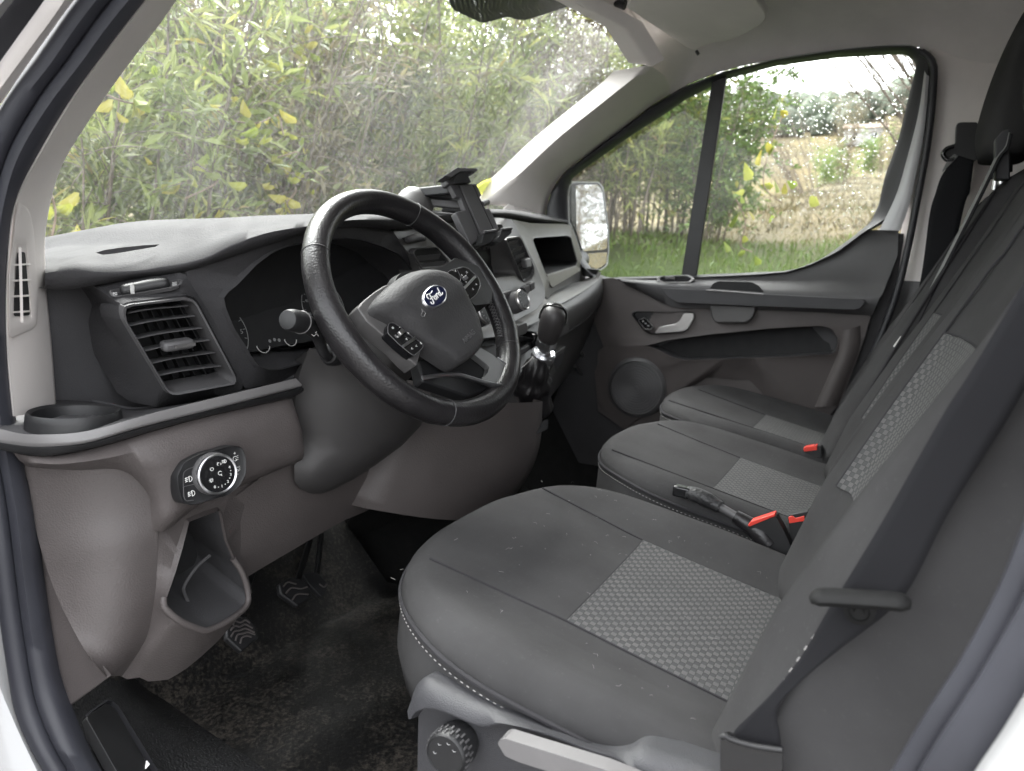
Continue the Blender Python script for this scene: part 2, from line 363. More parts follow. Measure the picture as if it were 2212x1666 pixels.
def mat_floor():
    """black rubber mat: diamond relief, dried brown mud and scuffs"""
    m, t, o = nodes('dirty rubber mat'); b = N(t, 'BsdfPrincipled'); t.links.new(b.outputs[0], o.inputs[0]); tc = N(t, 'TexCoord')
    nz = N(t, 'TexNoise', Scale=7, Detail=8, Roughness=.7); t.links.new(tc.outputs['Object'], nz.inputs['Vector'])
    n2 = N(t, 'TexNoise', Scale=140, Detail=4, Roughness=.7); t.links.new(tc.outputs['Object'], n2.inputs['Vector'])
    mu = N(t, 'Math', operation='MULTIPLY'); t.links.new(nz.outputs['Fac'], mu.inputs[0]); t.links.new(n2.outputs['Fac'], mu.inputs[1])
    cr = N(t, 'ValToRGB'); e = cr.color_ramp.elements; e[0].position, e[1].position = .24, .42; e[0].color = (.007, .007, .007, 1); e[1].color = (.085, .074, .062, 1)
    t.links.new(mu.outputs[0], cr.inputs[0]); t.links.new(cr.outputs[0], b.inputs['Base Color']); b.inputs['Roughness'].default_value = .48
    mp = N(t, 'Mapping'); mp.inputs['Rotation'].default_value = (0, 0, .78); t.links.new(tc.outputs['Object'], mp.inputs[0])
    ck = N(t, 'TexChecker', Scale=110); t.links.new(mp.outputs[0], ck.inputs['Vector'])
    ad = N(t, 'Math', operation='ADD'); t.links.new(ck.outputs['Fac'], ad.inputs[0]); t.links.new(n2.outputs['Fac'], ad.inputs[1])
    bp = N(t, 'Bump'); bp.inputs['Strength'].default_value = .5; bp.inputs['Distance'].default_value = .0015; t.links.new(ad.outputs[0], bp.inputs['Height']); t.links.new(bp.outputs[0], b.inputs['Normal'])
    return m
M['mat'] = mat_floor()
def leaf_mat(name, cols, trans=.35):
    """leaf colour from each leaf's own random value, with light passing through"""
    m, t, o = nodes(name); a = N(t, 'Attribute'); a.attribute_name = 'rnd'
    cr = N(t, 'ValToRGB'); cr.color_ramp.interpolation = 'LINEAR'
    while len(cr.color_ramp.elements) < len(cols): cr.color_ramp.elements.new(.5)
    for e, (p, c) in zip(cr.color_ramp.elements, cols): e.position = p; e.color = (*c, 1)
    t.links.new(a.outputs['Fac'], cr.inputs[0])
    oi = N(t, 'ObjectInfo'); hv = N(t, 'HueSaturation'); mr = N(t, 'MapRange'); mr.inputs['To Min'].default_value = .75; mr.inputs['To Max'].default_value = 1.25
    t.links.new(oi.outputs['Random'], mr.inputs['Value']); t.links.new(mr.outputs[0], hv.inputs['Value']); t.links.new(cr.outputs[0], hv.inputs['Color'])
    b = N(t, 'BsdfPrincipled'); b.inputs['Roughness'].default_value = .5; t.links.new(hv.outputs[0], b.inputs['Base Color'])
    tl = N(t, 'BsdfTranslucent'); t.links.new(hv.outputs[0], tl.inputs[0]); mx = N(t, 'MixShader'); mx.inputs[0].default_value = trans
    t.links.new(b.outputs[0], mx.inputs[1]); t.links.new(tl.outputs[0], mx.inputs[2]); t.links.new(mx.outputs[0], o.inputs[0]); return m
M['willow'] = leaf_mat('narrow grey green leaves', [(0, (.115, .155, .04)), (.35, (.215, .26, .075)), (.65, (.34, .375, .14)), (.85, (.42, .43, .11)), (.93, (.36, .31, .07)), (1, (.24, .18, .10))], .45)
M['bright'] = leaf_mat('fresh green leaves', [(0, (.10, .16, .05)), (.6, (.18, .27, .07)), (.85, (.28, .33, .10)), (1, (.45, .40, .08))])
M['yellow'] = leaf_mat('yellowing leaves', [(0, (.22, .29, .05)), (.5, (.36, .37, .06)), (.8, (.44, .39, .07)), (1, (.32, .23, .14))], .45)
M['brownl'] = leaf_mat('brown bush leaves', [(0, (.13, .11, .06)), (.5, (.20, .17, .09)), (.8, (.24, .2, .1)), (1, (.17, .2, .08))])
M['weeds'] = leaf_mat('dry weeds', [(0, (.055, .045, .025)), (.5, (.10, .08, .04)), (.8, (.13, .10, .045)), (1, (.09, .10, .04))])
M['bark'] = mat('grey brown bark', (.15, .12, .095), .9, grain=.6, gscale=60, gd=.004, var=.35, vscale=12)
M['twig'] = mat('reddish twig bark', (.17, .12, .09), .9, var=.35, vscale=12)
def ground_mat():
    m, t, o = nodes('meadow ground'); b = N(t, 'BsdfPrincipled'); b.inputs['Roughness'].default_value = .95; t.links.new(b.outputs[0], o.inputs[0])
    tc = N(t, 'TexCoord'); n1 = N(t, 'TexNoise', Scale=.35, Detail=6, Roughness=.65); t.links.new(tc.outputs['Object'], n1.inputs['Vector'])
    cr = N(t, 'ValToRGB'); e = cr.color_ramp.elements; e[0].position, e[1].position = .38, .62; e[0].color = (.080, .068, .024, 1); e[1].color = (.135, .102, .038, 1)
    t.links.new(n1.outputs['Fac'], cr.inputs[0]); n2 = N(t, 'TexNoise', Scale=9, Detail=6, Roughness=.75); t.links.new(tc.outputs['Object'], n2.inputs['Vector'])
    hv = N(t, 'HueSaturation'); mr = N(t, 'MapRange'); mr.inputs['From Min'].default_value = .3; mr.inputs['From Max'].default_value = .7; mr.inputs['To Min'].default_value = .6; mr.inputs['To Max'].default_value = 1.35
    t.links.new(n2.outputs['Fac'], mr.inputs['Value']); t.links.new(mr.outputs[0], hv.inputs['Value']); t.links.new(cr.outputs[0], hv.inputs['Color']); sx = N(t, 'SeparateXYZ'); t.links.new(tc.outputs['Object'], sx.inputs[0]); yd = N(t, 'MapRange'); yd.inputs['From Min'].default_value = 2.0; yd.inputs['From Max'].default_value = 2.7; t.links.new(sx.outputs[0], yd.inputs['Value'])
    gd_ = N(t, 'MapRange'); gd_.inputs['From Min'].default_value = 3.4; gd_.inputs['From Max'].default_value = 5.6; t.links.new(sx.outputs[0], gd_.inputs['Value']); g2 = N(t, 'MixRGB'); g2.inputs[1].default_value = (.085, .13, .03, 1); t.links.new(gd_.outputs[0], g2.inputs[0]); t.links.new(hv.outputs[0], g2.inputs[2])
    gr = N(t, 'MixRGB'); gr.inputs[1].default_value = (.21, .205, .20, 1); t.links.new(yd.outputs[0], gr.inputs[0]); t.links.new(g2.outputs[0], gr.inputs[2]); t.links.new(gr.outputs[0], b.inputs['Base Color'])  # unseen ground near the van made grey to keep its bounce light neutral
    bp = N(t, 'Bump'); bp.inputs['Strength'].default_value = 1; bp.inputs['Distance'].default_value = .15; t.links.new(n2.outputs['Fac'], bp.inputs['Height']); t.links.new(bp.outputs[0], b.inputs['Normal']); return m
M['ground'] = ground_mat()
M['hill'] = mat('wooded hillside', (.055, .07, .045), .95, grain=1, gscale=.5, gd=1.0, var=.5, vscale=.12)
M['grass'] = leaf_mat('grass blades', [(0, (.09, .15, .03)), (.45, (.15, .21, .045)), (.72, (.14, .115, .045)), (1, (.17, .13, .06))], .3)
# ------------------------------------------------------------------ the land outside
def terrain_z(x, y):
    """level yard round the van, a bank to the right of it, rising meadow, wooded hill far off"""
    d = np.hypot(np.maximum(x-2.6, 0), 0*y)
    s = np.clip((x-2.25)/1.35, 0, 1); s = s*s*(3-2*s); k = np.clip((3.0-y)/1.0, 0, 1); k = k*k*(3-2*k); e = np.maximum(x-3.6, 0)
    z = -.65+1.42*s*k+np.minimum(e, 48)*.128+np.maximum(e-48, 0)*.05
    far = np.maximum(np.hypot(x, y)-45, 0)
    z = z+19*(1-np.exp(-far/60))*np.clip((x+.3*y)/40, 0, 1)
    return z+.05*np.sin(1.7*x+.6*y)*np.clip(d, 0, 1)+.04*np.sin(2.9*y-.8*x)*np.clip(d, 0, 1)
def make_ground():
    s = np.sinh(np.linspace(-4.2, 4.2, 120)); s = s/s.max()*400
    gx, gy = np.meshgrid(s+3, s); gz = terrain_z(gx, gy)
    rows = [np.stack([gx[i], gy[i], gz[i]], 1) for i in range(len(s))]
    o = surf('ground', rows, M['ground'], smooth=180); o.data.transform(Matrix.Translation(o.location)); o.location = (0, 0, 0); o['kind'] = 'structure'; o['label'] = 'yellowing meadow rising beyond the passenger window'
make_ground()

def leaf_arrays(P, D, L, Wd, rnd, droop=.25):
    """one four-triangle leaf per row: base P, direction D, length L, width Wd"""
    n = len(P); r = RNG.normal(size=(n, 3)); S = np.cross(D, r); S /= np.linalg.norm(S, axis=1)[:, None]+1e-9
    Nn = np.cross(S, D); L = L[:, None]; Wd = Wd[:, None]
    b = P; c = P+D*L*.5-Nn*Wd*.25; l = P+D*L*.42+S*Wd*.5; q = P+D*L*.42-S*Wd*.5; t = P+D*L-np.array([0, 0, 1])*L*droop*RNG.random((n, 1))
    V = np.stack([b, l, c, q, t], 1).reshape(-1, 3); i = np.arange(n)[:, None]*5
    F = np.concatenate([i+np.array([[0, 1, 2]]), i+np.array([[0, 2, 3]]), i+np.array([[1, 4, 2]]), i+np.array([[2, 4, 3]])], 1).reshape(-1, 3)
    return V, F, np.repeat(rnd, 4)
def leaf_mesh(name, P, D, L, Wd, rnd, m, droop=.25):
    V, F, R = leaf_arrays(P, D, L, Wd, rnd, droop); me = bpy.data.meshes.new(name)
    me.vertices.add(len(V)); me.vertices.foreach_set('co', V.ravel()); me.loops.add(F.size); me.loops.foreach_set('vertex_index', F.ravel().astype(np.int32))
    me.polygons.add(len(F)); me.polygons.foreach_set('loop_start', np.arange(0, F.size, 3, dtype=np.int32)); me.polygons.foreach_set('loop_total', np.full(len(F), 3, np.int32))
    me.update(); a = me.attributes.new('rnd', 'FLOAT', 'FACE'); a.data.foreach_set('value', R.astype(np.float32)); me.materials.append(m); me.validate(); return me
def bush_proto(seed, h, spread, stems, twigs, leaves, lm, lsize=(.06, .11), lw=.16, lean=.0, bare=.0, rad=.011, wild=.9):
    """many-stemmed shrub: (stem mesh, leaf mesh)"""
    rg = np.random.default_rng(seed); parts = []; P, D, Rn = [], [], []
    for s in range(stems):
        a = rg.uniform(0, 6.28); b = np.array([math.cos(a), math.sin(a), 0])*rg.uniform(0, .25)*spread
        out = np.array([math.cos(a), math.sin(a), 0])*rg.uniform(.1, .55)*spread+np.array([lean, 0, 0]); hh = h*rg.uniform(.65, 1)
        t = np.linspace(0, 1, 9)[:, None]
        C = b+out*t**1.5+np.array([0, 0, hh])*t+rg.normal(size=(9, 3))*.03*t
        parts.append(g_tube(C, np.linspace(rad, rad*.25, 9)*rg.uniform(.6, 1.3), 5))
        for k in range(twigs):
            q = rg.uniform(.18, .98); i = q*8; j = int(min(i, 7)); p0 = C[j]+(C[j+1]-C[j])*(i-j)
            d = unit(unit(C[j+1]-C[j])*rg.uniform(.2, .8)+rg.normal(size=3)*wild*[1, 1, .7]); ln = rg.uniform(.25, .6)*(1.1-q*.5)
            tt = np.linspace(0, 1, 5)[:, None]; T = p0+d*ln*tt+np.array([0, 0, -.28])*ln*tt**2
            parts.append(g_tube(T, np.linspace(.0032, .0012, 5), 3))
            n = max(2, int(leaves*rg.uniform(.6, 1.3)))
            u = rg.uniform(.1, 1, n)*4; jj = np.minimum(u.astype(int), 3); pp = T[jj]+(T[jj+1]-T[jj])*(u-jj)[:, None]
            dd = d*.8+rg.normal(size=(n, 3))*.55+np.array([0, 0, .1]); Rn.append(np.clip(rg.beta(1.3, 1.6)*.8+rg.normal(size=n)*.10+(rg.random(n) > .93)*.3, 0, 1)); P.append(pp); D.append(dd/np.linalg.norm(dd, axis=1)[:, None])
    V, F = join(parts); me = bpy.data.meshes.new('stems'); me.from_pydata(V.tolist(), [], F); me.materials.append(M['bark']); me.polygons.foreach_set('use_smooth', [True]*len(F))
    P, D, Rn = np.vstack(P), np.vstack(D), np.concatenate(Rn); n = len(P); keep = rg.random(n) > bare; P, D, Rn = P[keep], D[keep], Rn[keep]; n = len(P)
    L = rg.uniform(*lsize, n); return me, leaf_mesh('foliage', P, D, L, L*lw*rg.uniform(.8, 1.3, n), Rn, lm)
def plant(name, proto, loc, label, cat='shrub', group='shrubs of the thicket', s=1.0, rz=None, lk=True, sz=None):
    t = thing(name, loc, label, cat, group); t.scale = (s, s, sz or s); t.rotation_euler = (random.uniform(-.06, .06), random.uniform(-.06, .06), random.uniform(0, 6.28) if rz is None else rz)
    for nm, me in (('stems', proto[0]), ('foliage', proto[1])):
        o = bpy.data.objects.new(nm, me); COL.objects.link(o); o.parent = t
        o['kind'] = 'stuff'
    return t
WIL = [bush_proto(11+i, 3.3, 1.25, 13, 40, 14, M['willow'], (.07, .135), .165, lean=(-.5, -.15, .25, -.3)[i]) for i in range(4)]
BRT = [bush_proto(31+i, 2.2, 1.1, 10, 36, 15, M['bright'], (.045, .085), .36, rad=.007) for i in range(2)]
DRY = [bush_proto(41+i, 3.6, 1.3, 16, 44, 7, M['brownl'], (.04, .09), .22, lean=-.4, rad=.010) for i in range(2)]
BARE = [bush_proto(51, 4.6, 2.2, 24, 60, 2, M['brownl'], (.03, .05), .2, lean=2.4, bare=.9, rad=.010, wild=.6)]
def gz(x, y): return float(terrain_z(np.array(x), np.array(y)))
ORD = ['first', 'second', 'third', 'fourth', 'fifth', 'sixth', 'seventh', 'eighth', 'ninth', 'tenth']
def shrubs(spots, protos, name, label, group, s0=1, lst=None):
    for i, (x, y, s) in enumerate(spots):
        lb = label[i] if isinstance(label, list) else label+(', '+ORD[i]+' from the left' if len(spots) > 1 else '')
        plant(name, protos[i % len(protos)], (x, y, gz(x, y)-.05), lb, 'shrub', group, s*s0)
# the thicket in front of the windscreen, nearest row first
shrubs([(.55, 2.75, .95), (1.35, 2.75, .85), (2.05, 2.85, 1.0), (2.75, 2.7, .95), (3.4, 2.55, 1.0), (4.1, 2.5, 1.0)], WIL, 'willow_shrub', ['nearest willow shrub against the left windscreen pillar', 'nearest willow shrub above the instrument hood', 'nearest willow shrub above the top of the steering wheel', 'nearest willow shrub behind the phone holder', 'nearest willow shrub behind the yellow sticker', 'nearest willow shrub against the right windscreen pillar'], 'willow shrubs close to the windscreen')
shrubs([(.2, 3.9, 1.1), (1.2, 3.7, 1.15), (2.2, 4.0, 1.1), (3.2, 3.8, 1.2), (4.3, 3.7, 1.15), (5.2, 3.3, 1.1), (6.1, 3.4, 1.1)], WIL, 'willow_shrub', 'tall willow shrub standing behind the nearest row of the thicket', 'willow shrubs of the second row')
shrubs([(1.95, 2.75, .9), (2.5, 3.3, .95), (3.9, 3.2, .9), (5.0, 2.7, .9), (5.0, 4.6, 1.0), (6.6, 2.6, 1.0), (1.6, 4.8, 1.05)], DRY, 'brown_shrub', 'thin brown stemmed shrub with few leaves inside the thicket', 'brown shrubs of the thicket')
shrubs([(-.5, 5.6, 1.2), (1.2, 6.0, 1.25), (2.9, 6.2, 1.2), (4.7, 6.0, 1.3), (6.6, 5.6, 1.2), (8.2, 5.0, 1.2)], WIL, 'willow_shrub', 'hazy willow shrub at the back of the thicket', 'willow shrubs of the back row')
shrubs([(.75, 2.35, .55), (1.75, 2.3, .5), (2.6, 2.35, .55)], BRT, 'leafy_shrub', 'low fresh green shrub at the foot of the thicket', 'low leafy shrubs')
# beside the passenger window
shrubs([(4.3, 1.75, .72), (5.0, 1.5, .72), (6.0, 2.1, .8)], WIL, 'willow_shrub', 'willow shrub filling the front part of the passenger window', 'willow shrubs beside the passenger window')
shrubs([(4.0, 2.05, .7), (4.8, 2.3, .8)], DRY, 'brown_shrub', 'dry brown shrub seen through the front quarterlight of the passenger door', 'brown shrubs behind the door mirror')
shrubs([(4.5, 1.22, .62), (5.3, 1.3, .65)], BRT, 'leafy_shrub', 'drooping green leafy branch bush in the middle of the passenger window', 'green bushes in the passenger window')
plant('bare_tree', BARE[0], (5.4, -.62, gz(5.4, -.62)-.1), 'leafless thin branched tree against the white sky in the passenger window', 'tree', None, 1.0, 1.57)
plant('bare_tree', BARE[0], (14, 1.6, gz(14, 1.6)-.4), 'leafless tree further off in the middle of the passenger window', 'tree', None, .75, 1.2)
# far side of the meadow
shrubs([(22, 2.2, .6), (30, 1.6, .9), (34, 3.0, 1.3), (36, -1.6, .9), (40, .6, 1.1)], BRT, 'meadow_bush', 'small rounded green bush out on the meadow', 'bushes on the meadow')
shrubs([(24, 2.0, .8), (27, .9, .6)], DRY, 'meadow_bush', 'small brown leafless bush out on the meadow', 'brown bushes on the meadow')
# mirrored in the passenger door mirror: what stands behind and beside the van
shrubs([(3.0, -3.6, 1.2), (4.0, -4.6, 1.3), (5.4, -5.4, 1.5), (6.8, -7.5, 1.7), (4.6, -7.5, 1.7), (2.6, -7, 1.6)], DRY, 'brown_shrub', 'bare brown shrub behind the van reflected in the door mirror', 'shrubs reflected in the door mirror')
def far_wood():
    n = 2600; a = RNG.uniform(-.5, 1.0, n); d = RNG.uniform(62, 120, n); x, y = d*np.cos(a), d*np.sin(a); z = terrain_z(x, y)
    parts = []
    for i in range(n):
        s = RNG.uniform(.5, 1.4); nb = 7; an = np.linspace(0, 6.28, nb, endpoint=False)
        c = np.array([x[i], y[i], z[i]]); R = np.stack([np.cos(an), np.sin(an), 0*an], 1)*s*RNG.uniform(.7, 1.2, (nb, 1))
        V = np.vstack([c+R*.8+[0, 0, 0], c+R+[0, 0, s*.9], c+R*.5+[0, 0, s*1.7], c[None]+[0, 0, s*2.0]])
        F = [(r*nb+j, r*nb+(j+1) % nb, (r+1)*nb+(j+1) % nb, (r+1)*nb+j) for r in range(2) for j in range(nb)]+[(2*nb+j, 2*nb+(j+1) % nb, 3*nb) for j in range(nb)]
        parts.append((V, F))
    V, F = join(parts); o = obj('far_wood', V, F, M['hill'], smooth=180); o['kind'] = 'stuff'; o['label'] = 'dark green wood covering the far hill'; o['category'] = 'wood'
far_wood()
def farm_building():
    p = np.array([58., 3.4, gz(58, 3.4)]); t = thing('farm_building', p, 'small white farm building far across the meadow', 'building')
    V, F = g_box(p+[0, 0, .4], (0, 1, 0), (0, 0, 1), (1, 0, 0), (2.6, 1.1, 2)); obj('wall', V, F, M['white'], t)
    V = np.array([p+[sx*1.2, sy*1.45, .9] for sx in (-1, 1) for sy in (-1, 1)]+[p+[0, sy*1.45, 1.35] for sy in (-1, 1)]); obj('roof', V, [(0, 1, 5, 4), (2, 4, 5, 3), (0, 4, 2), (1, 3, 5)], M['brownl' if 0 else 'twig'], t)
    for k in (-.6, .6):
        V, F = g_box(p+[-1.01, k, .45], (0, 1, 0), (0, 0, 1), (1, 0, 0), (.3, .35, .06)); obj('window', V, F, M['gloss'], t)
farm_building()
def grass_tufts():
    n = 34000; x = 2.5+RNG.random(n)**1.9*14; y = RNG.uniform(-1.6, 2.9, n)*(x/5)**.8; z = terrain_z(x, y)
    D = RNG.normal(size=(n, 3))*[.35, .35, .1]+[0, 0, 1]; D /= np.linalg.norm(D, axis=1)[:, None]
    L = RNG.uniform(.03, .10, n); rnd = np.clip(RNG.random(n)*.5+np.clip((x-4.2)/3.5, 0, .6), 0, 1)
    me = leaf_mesh('meadow_grass', np.stack([x, y, z-.01], 1), D, L, L*.1, rnd, M['grass'], .4); o = bpy.data.objects.new('meadow_grass', me); COL.objects.link(o)
    o['kind'] = 'stuff'; o['label'] = 'green to straw coloured grass on the bank'; o['category'] = 'grass'
grass_tufts()
def dry_tufts():
    c = np.stack([RNG.uniform(6, 30, 420), RNG.uniform(-1, 1, 420)], 1); c[:, 1] = c[:, 1]*c[:, 0]*.16+c[:, 0]*.03
    k = 34; x = np.repeat(c[:, 0], k)+RNG.normal(size=420*k)*.22; y = np.repeat(c[:, 1], k)+RNG.normal(size=420*k)*.3; z = terrain_z(x, y); n = len(x)
    D = RNG.normal(size=(n, 3))*[.5, .5, .1]+[0, 0, .8]; D /= np.linalg.norm(D, axis=1)[:, None]; L = RNG.uniform(.05, .17, n)
    me = leaf_mesh('dry_tufts', np.stack([x, y, z-.02], 1), D, L, L*.10, np.repeat(RNG.random(420), k), M['weeds'], .5); o = bpy.data.objects.new('dry_tufts', me); COL.objects.link(o)
    o['kind'] = 'stuff'; o['label'] = 'brown dry weed tufts dotted over the meadow'; o['category'] = 'weeds'
dry_tufts()
# climbing vines with single yellow leaves
def one_leaf(w, tipl):
    a = np.array([(0, 0, 0), (.36, .12, .03), (.50, .36, .06), (.32, .70, .05), (0, 1, -.05), (-.32, .70, .05), (-.50, .36, .06), (-.36, .12, .03), (0, .45, -.03)]); a[:, 0] *= w; a[:, 1] *= tipl
    F = [(i, i+1, 8) for i in range(7)]+[(7, 0, 8)]; return a, F
def leaf_protos():
    out = []
    for k, (w, l) in enumerate([(.052, .066), (.04, .07), (.06, .06)]):
        for r in (.1, .45, .75):
            V, F = one_leaf(w, l); me = bpy.data.meshes.new('leaf'); me.from_pydata(V.tolist(), [], F); a = me.attributes.new('rnd', 'FLOAT', 'FACE'); a.data.foreach_set('value', [r]*len(F)); me.materials.append(M['yellow']); out.append(me)
    return out
LP = leaf_protos()
def vine(pts, Y, n, label, jit=.06):
    C = spl(np.array([at(x, y, Y=Y+random.uniform(-.06, .06)) for x, y in pts]), 40); t = thing('climbing_vine', C[0], label, 'vine', 'yellow vines in the thicket')
    tube('stem', C, .003, M['twig'], t, n=5)
    for k in range(n):
        p = C[random.randrange(40)]+RNG.normal(size=3)*jit*np.array([1, .6, 1]); o = bpy.data.objects.new('leaf', random.choice(LP)); COL.objects.link(o); o.parent = t; o.location = Vector(p-C[0])
        o.rotation_euler = (random.uniform(.6, 2.4), random.uniform(-.6, .6), random.uniform(-1.2, 1.2)); s = random.uniform(.32, .66); o.scale = (s, s, s)
vine([(600, 340), (645, 330), (615, 370), (640, 410), (620, 440), (640, 470)], 2.15, 26, 'vine of bright yellow green leaves left of the steering wheel')
vine([(470, 240), (510, 262), (560, 265), (600, 250), (612, 290)], 2.1, 18, 'vine of pale yellow leaves left of the wheel and above the instrument hood')
vine([(105, 400), (120, 460), (112, 520), (125, 545)], 1.95, 12, 'yellow leaves at the lower left corner of the windscreen')
vine([(625, 90), (640, 130), (660, 160), (650, 210)], 2.2, 10, 'pale yellow leaves hanging above the steering wheel', .05)
vine([(880, 150), (885, 185), (905, 205)], 2.3, 8, 'small bunch of bright yellow leaves near the top of the windscreen', .03)
def vine_x(pts, X, n, label):
    C = spl(np.array([at(x, y, X=X) for x, y in pts]), 40); t = thing('climbing_vine', C[0], label, 'vine', 'yellow vines in the thicket'); tube('stem', C, .003, M['twig'], t, n=5)
    for k in range(n):
        p = C[random.randrange(40)]+RNG.normal(size=3)*[.05, .06, .06]; o = bpy.data.objects.new('leaf', random.choice(LP)); COL.objects.link(o); o.parent = t; o.location = Vector(p-C[0])
        o.rotation_euler = (random.uniform(.6, 2.4), random.uniform(-.6, .6), random.uniform(.6, 2.4)); s = random.uniform(.35, .75); o.scale = (s*.6, s*1.5, s)
vine_x([(1690, 250), (1660, 330), (1650, 400), (1690, 440)], 3.3, 10, 'hanging yellow and orange leaves in the middle of the passenger window')
vine_x([(1590, 430), (1610, 480), (1600, 530), (1625, 545)], 3.2, 10, 'low yellow leaves above the sill of the passenger window')
vine([(790, 260), (950, 275), (1020, 300)], 2.5, 9, 'scattered yellow leaves in the middle of the thicket', .05)
vine([(700, 120), (760, 200), (790, 270), (770, 330)], 2.6, 12, 'loose yellow leaves above the right half of the steering wheel', .10)
vine([(950, 200), (1000, 260), (1040, 300), (960, 330)], 2.7, 10, 'small yellow leaves in the thicket above the phone holder', .10)
vine([(380, 300), (420, 350), (470, 390), (400, 430)], 2.15, 14, 'low yellow green leaves above the instrument hood', .08)
vine([(230, 205), (262, 218), (300, 226)], 2.05, 9, 'pale yellow leaves beside the upper left windscreen pillar', .05)

# ------------------------------------------------------------------ the van cab
VAN = thing('van_cab', (.85, .2, -.1), 'grey lined cab of a white van seen through its open front doorway', 'van')
XD = 1.68                                         # inner face of the passenger side
def band(name, A, B, ref, prof, mt, parent, n=60, **k):
    """strip between edges A and B with the cross-section prof (share across, height); ref tells which way is proud"""
    A, B = spl(A, n), spl(B, n); T = np.gradient((A+B)/2, axis=0); Nn = np.cross(T, B-A); Nn /= np.linalg.norm(Nn, axis=1)[:, None]+1e-9
    Nn *= np.sign(Nn@np.array(ref, float))[:, None]
    return surf(name, [A*(1-t)+B*t+Nn*h for t, h in prof], mt, parent, smooth=k.pop('smooth', 60), **k)
SEALP = [(0, -.012), (.02, .004), (.1, .012), (.3, .017), (.46, .013), (.5, .007), (.54, .012), (.72, .016), (.9, .010), (.98, .002), (1, -.012)]
so_ = [(255, -130), (155, 0), (87, 100), (17, 200), (-40, 310), (-66, 433), (-76, 560), (-75, 722), (-66, 888), (-48, 1000), (-30, 1110), (-8, 1290), (15, 1444), (33, 1537), (67, 1620), (95, 1670), (150, 1780)]
si_ = [(425, -130), (318, 0), (240, 100), (167, 200), (100, 310), (37, 433), (19, 560), (16, 722), (30, 888), (50, 1000), (72, 1110), (95, 1290), (120, 1444), (143, 1522), (180, 1610), (213, 1670), (270, 1780)]
band('door_seal', ats(so_, X=-.03), ats(si_, X=.004), (-1, -.3, 0), SEALP, M['rubber_b'], VAN, 90)
# painted flange and gap beyond the seal on the left
fl = [[(170, -130), (93, 0), (40, 75), (0, 130), (-60, 215), (-130, 330)], [(262, -130), (160, 0), (95, 90), (25, 190), (-25, 270), (-60, 420)]]
band('painted_flange', ats(fl[0], X=-.055), ats(fl[1], X=-.034), (-1, -.3, 0), [(0, -.01), (.05, 0), (.5, .006), (1, 0)], M['trim'], VAN, 30, label='white painted door flange')
band('hinge_gap', ats([(120, -130), (28, 0), (-60, 115), (-150, 250)], X=-.075), ats([(178, -130), (96, 0), (40, 78), (-60, 218)], X=-.057), (-1, -.3, 0), [(0, 0), (1, 0)], M['rubber'], VAN, 20)
band('door_edge', ats([(60, -130), (-60, 0), (-160, 140)], X=-.1), ats([(122, -130), (30, 0), (-62, 117)], X=-.077), (-1, -.3, 0), [(0, 0), (.5, .01), (1, 0)], M['white'], VAN, 20)
band('body_sill', ats([(-260, 1180), (-200, 1400), (-120, 1560), (-20, 1760)], X=-.075), ats([(-40, 1180), (2, 1430), (40, 1548), (105, 1690)], X=-.03), (-1, 0, .3), [(0, 0), (.5, .012), (.95, .006), (1, -.01)], M['white'], VAN, 30, label='white painted body sill')
# driver side rear pillar: seal and paint
band('door_seal', ats([(2330, 880), (2270, 1040), (2212, 1214), (2168, 1317), (2108, 1427), (2041, 1527), (1991, 1610), (1955, 1670), (1900, 1790)], X=.004),
     ats([(2440, 1100), (2330, 1300), (2212, 1494), (2158, 1577), (2095, 1670), (2000, 1830)], X=-.03), (-1, .3, 0), SEALP, M['rubber_b'], VAN, 50)
band('body_pillar', ats([(2440, 1090), (2330, 1290), (2208, 1490), (2154, 1577), (2090, 1672), (1990, 1840)], X=-.032), ats([(2600, 1290), (2480, 1450), (2380, 1600), (2300, 1750), (2200, 1900)], X=-.06), (-1, .3, 0), [(0, -.01), (.05, 0), (.5, .01), (1, 0)], M['white'], VAN, 30, label='white painted rear door pillar')
# left windscreen pillar trim
tr_o = [(425, -130), (318, 0), (240, 100), (167, 200), (100, 310), (37, 433), (19, 560), (16, 722), (30, 900)]
tr_i = [(480, -130), (382, 0), (347, 50), (300, 110), (260, 163), (213, 230), (167, 300), (133, 360), (110, 433), (97, 517), (98, 578), (100, 622), (110, 722), (122, 872)]
A = spl(ats(tr_o, X=.0), 60); B = spl(ats(tr_i, X=.085), 60)
LT_A, LT_B = A, B
bk = B+np.array([.012, .10, .02])
surf('pillar_trim', [A+[.002, .01, 0], A, A*.75+B*.25+[-.004, -.006, 0], A*.4+B*.6+[-.003, -.007, 0], A*.08+B*.92+[0, -.003, 0], B, bk], M['trim'], VAN, smooth=70)
# demister grille let into it
def proj_(P):
    v = np.array(P)-EYE; z = v@CF; return PCX+FPX*(v@CR)/z, PCY-FPX*(v@CU)/z
def on_trim(x, y, off):
    """point on the left pillar trim seen at photo position (x, y), raised by off towards the cab"""
    best = None; f = .5
    PA = np.array([proj_(q) for q in LT_A]); PB = np.array([proj_(q) for q in LT_B]); I = np.arange(len(PA))
    for _ in range(6):
        yy = PA[:, 1]*(1-f)+PB[:, 1]*f; o = np.argsort(yy); i = np.interp(y, yy[o], I[o]); xa, xb = np.interp(i, I, PA[:, 0]), np.interp(i, I, PB[:, 0]); f = np.clip((x-xa)/(xb-xa), -.2, 1.2)
    A_ = np.array([np.interp(i, I, LT_A[:, k]) for k in range(3)]); B_ = np.array([np.interp(i, I, LT_B[:, k]) for k in range(3)]); P = A_*(1-f)+B_*f
    return P+unit(EYE-P)*off
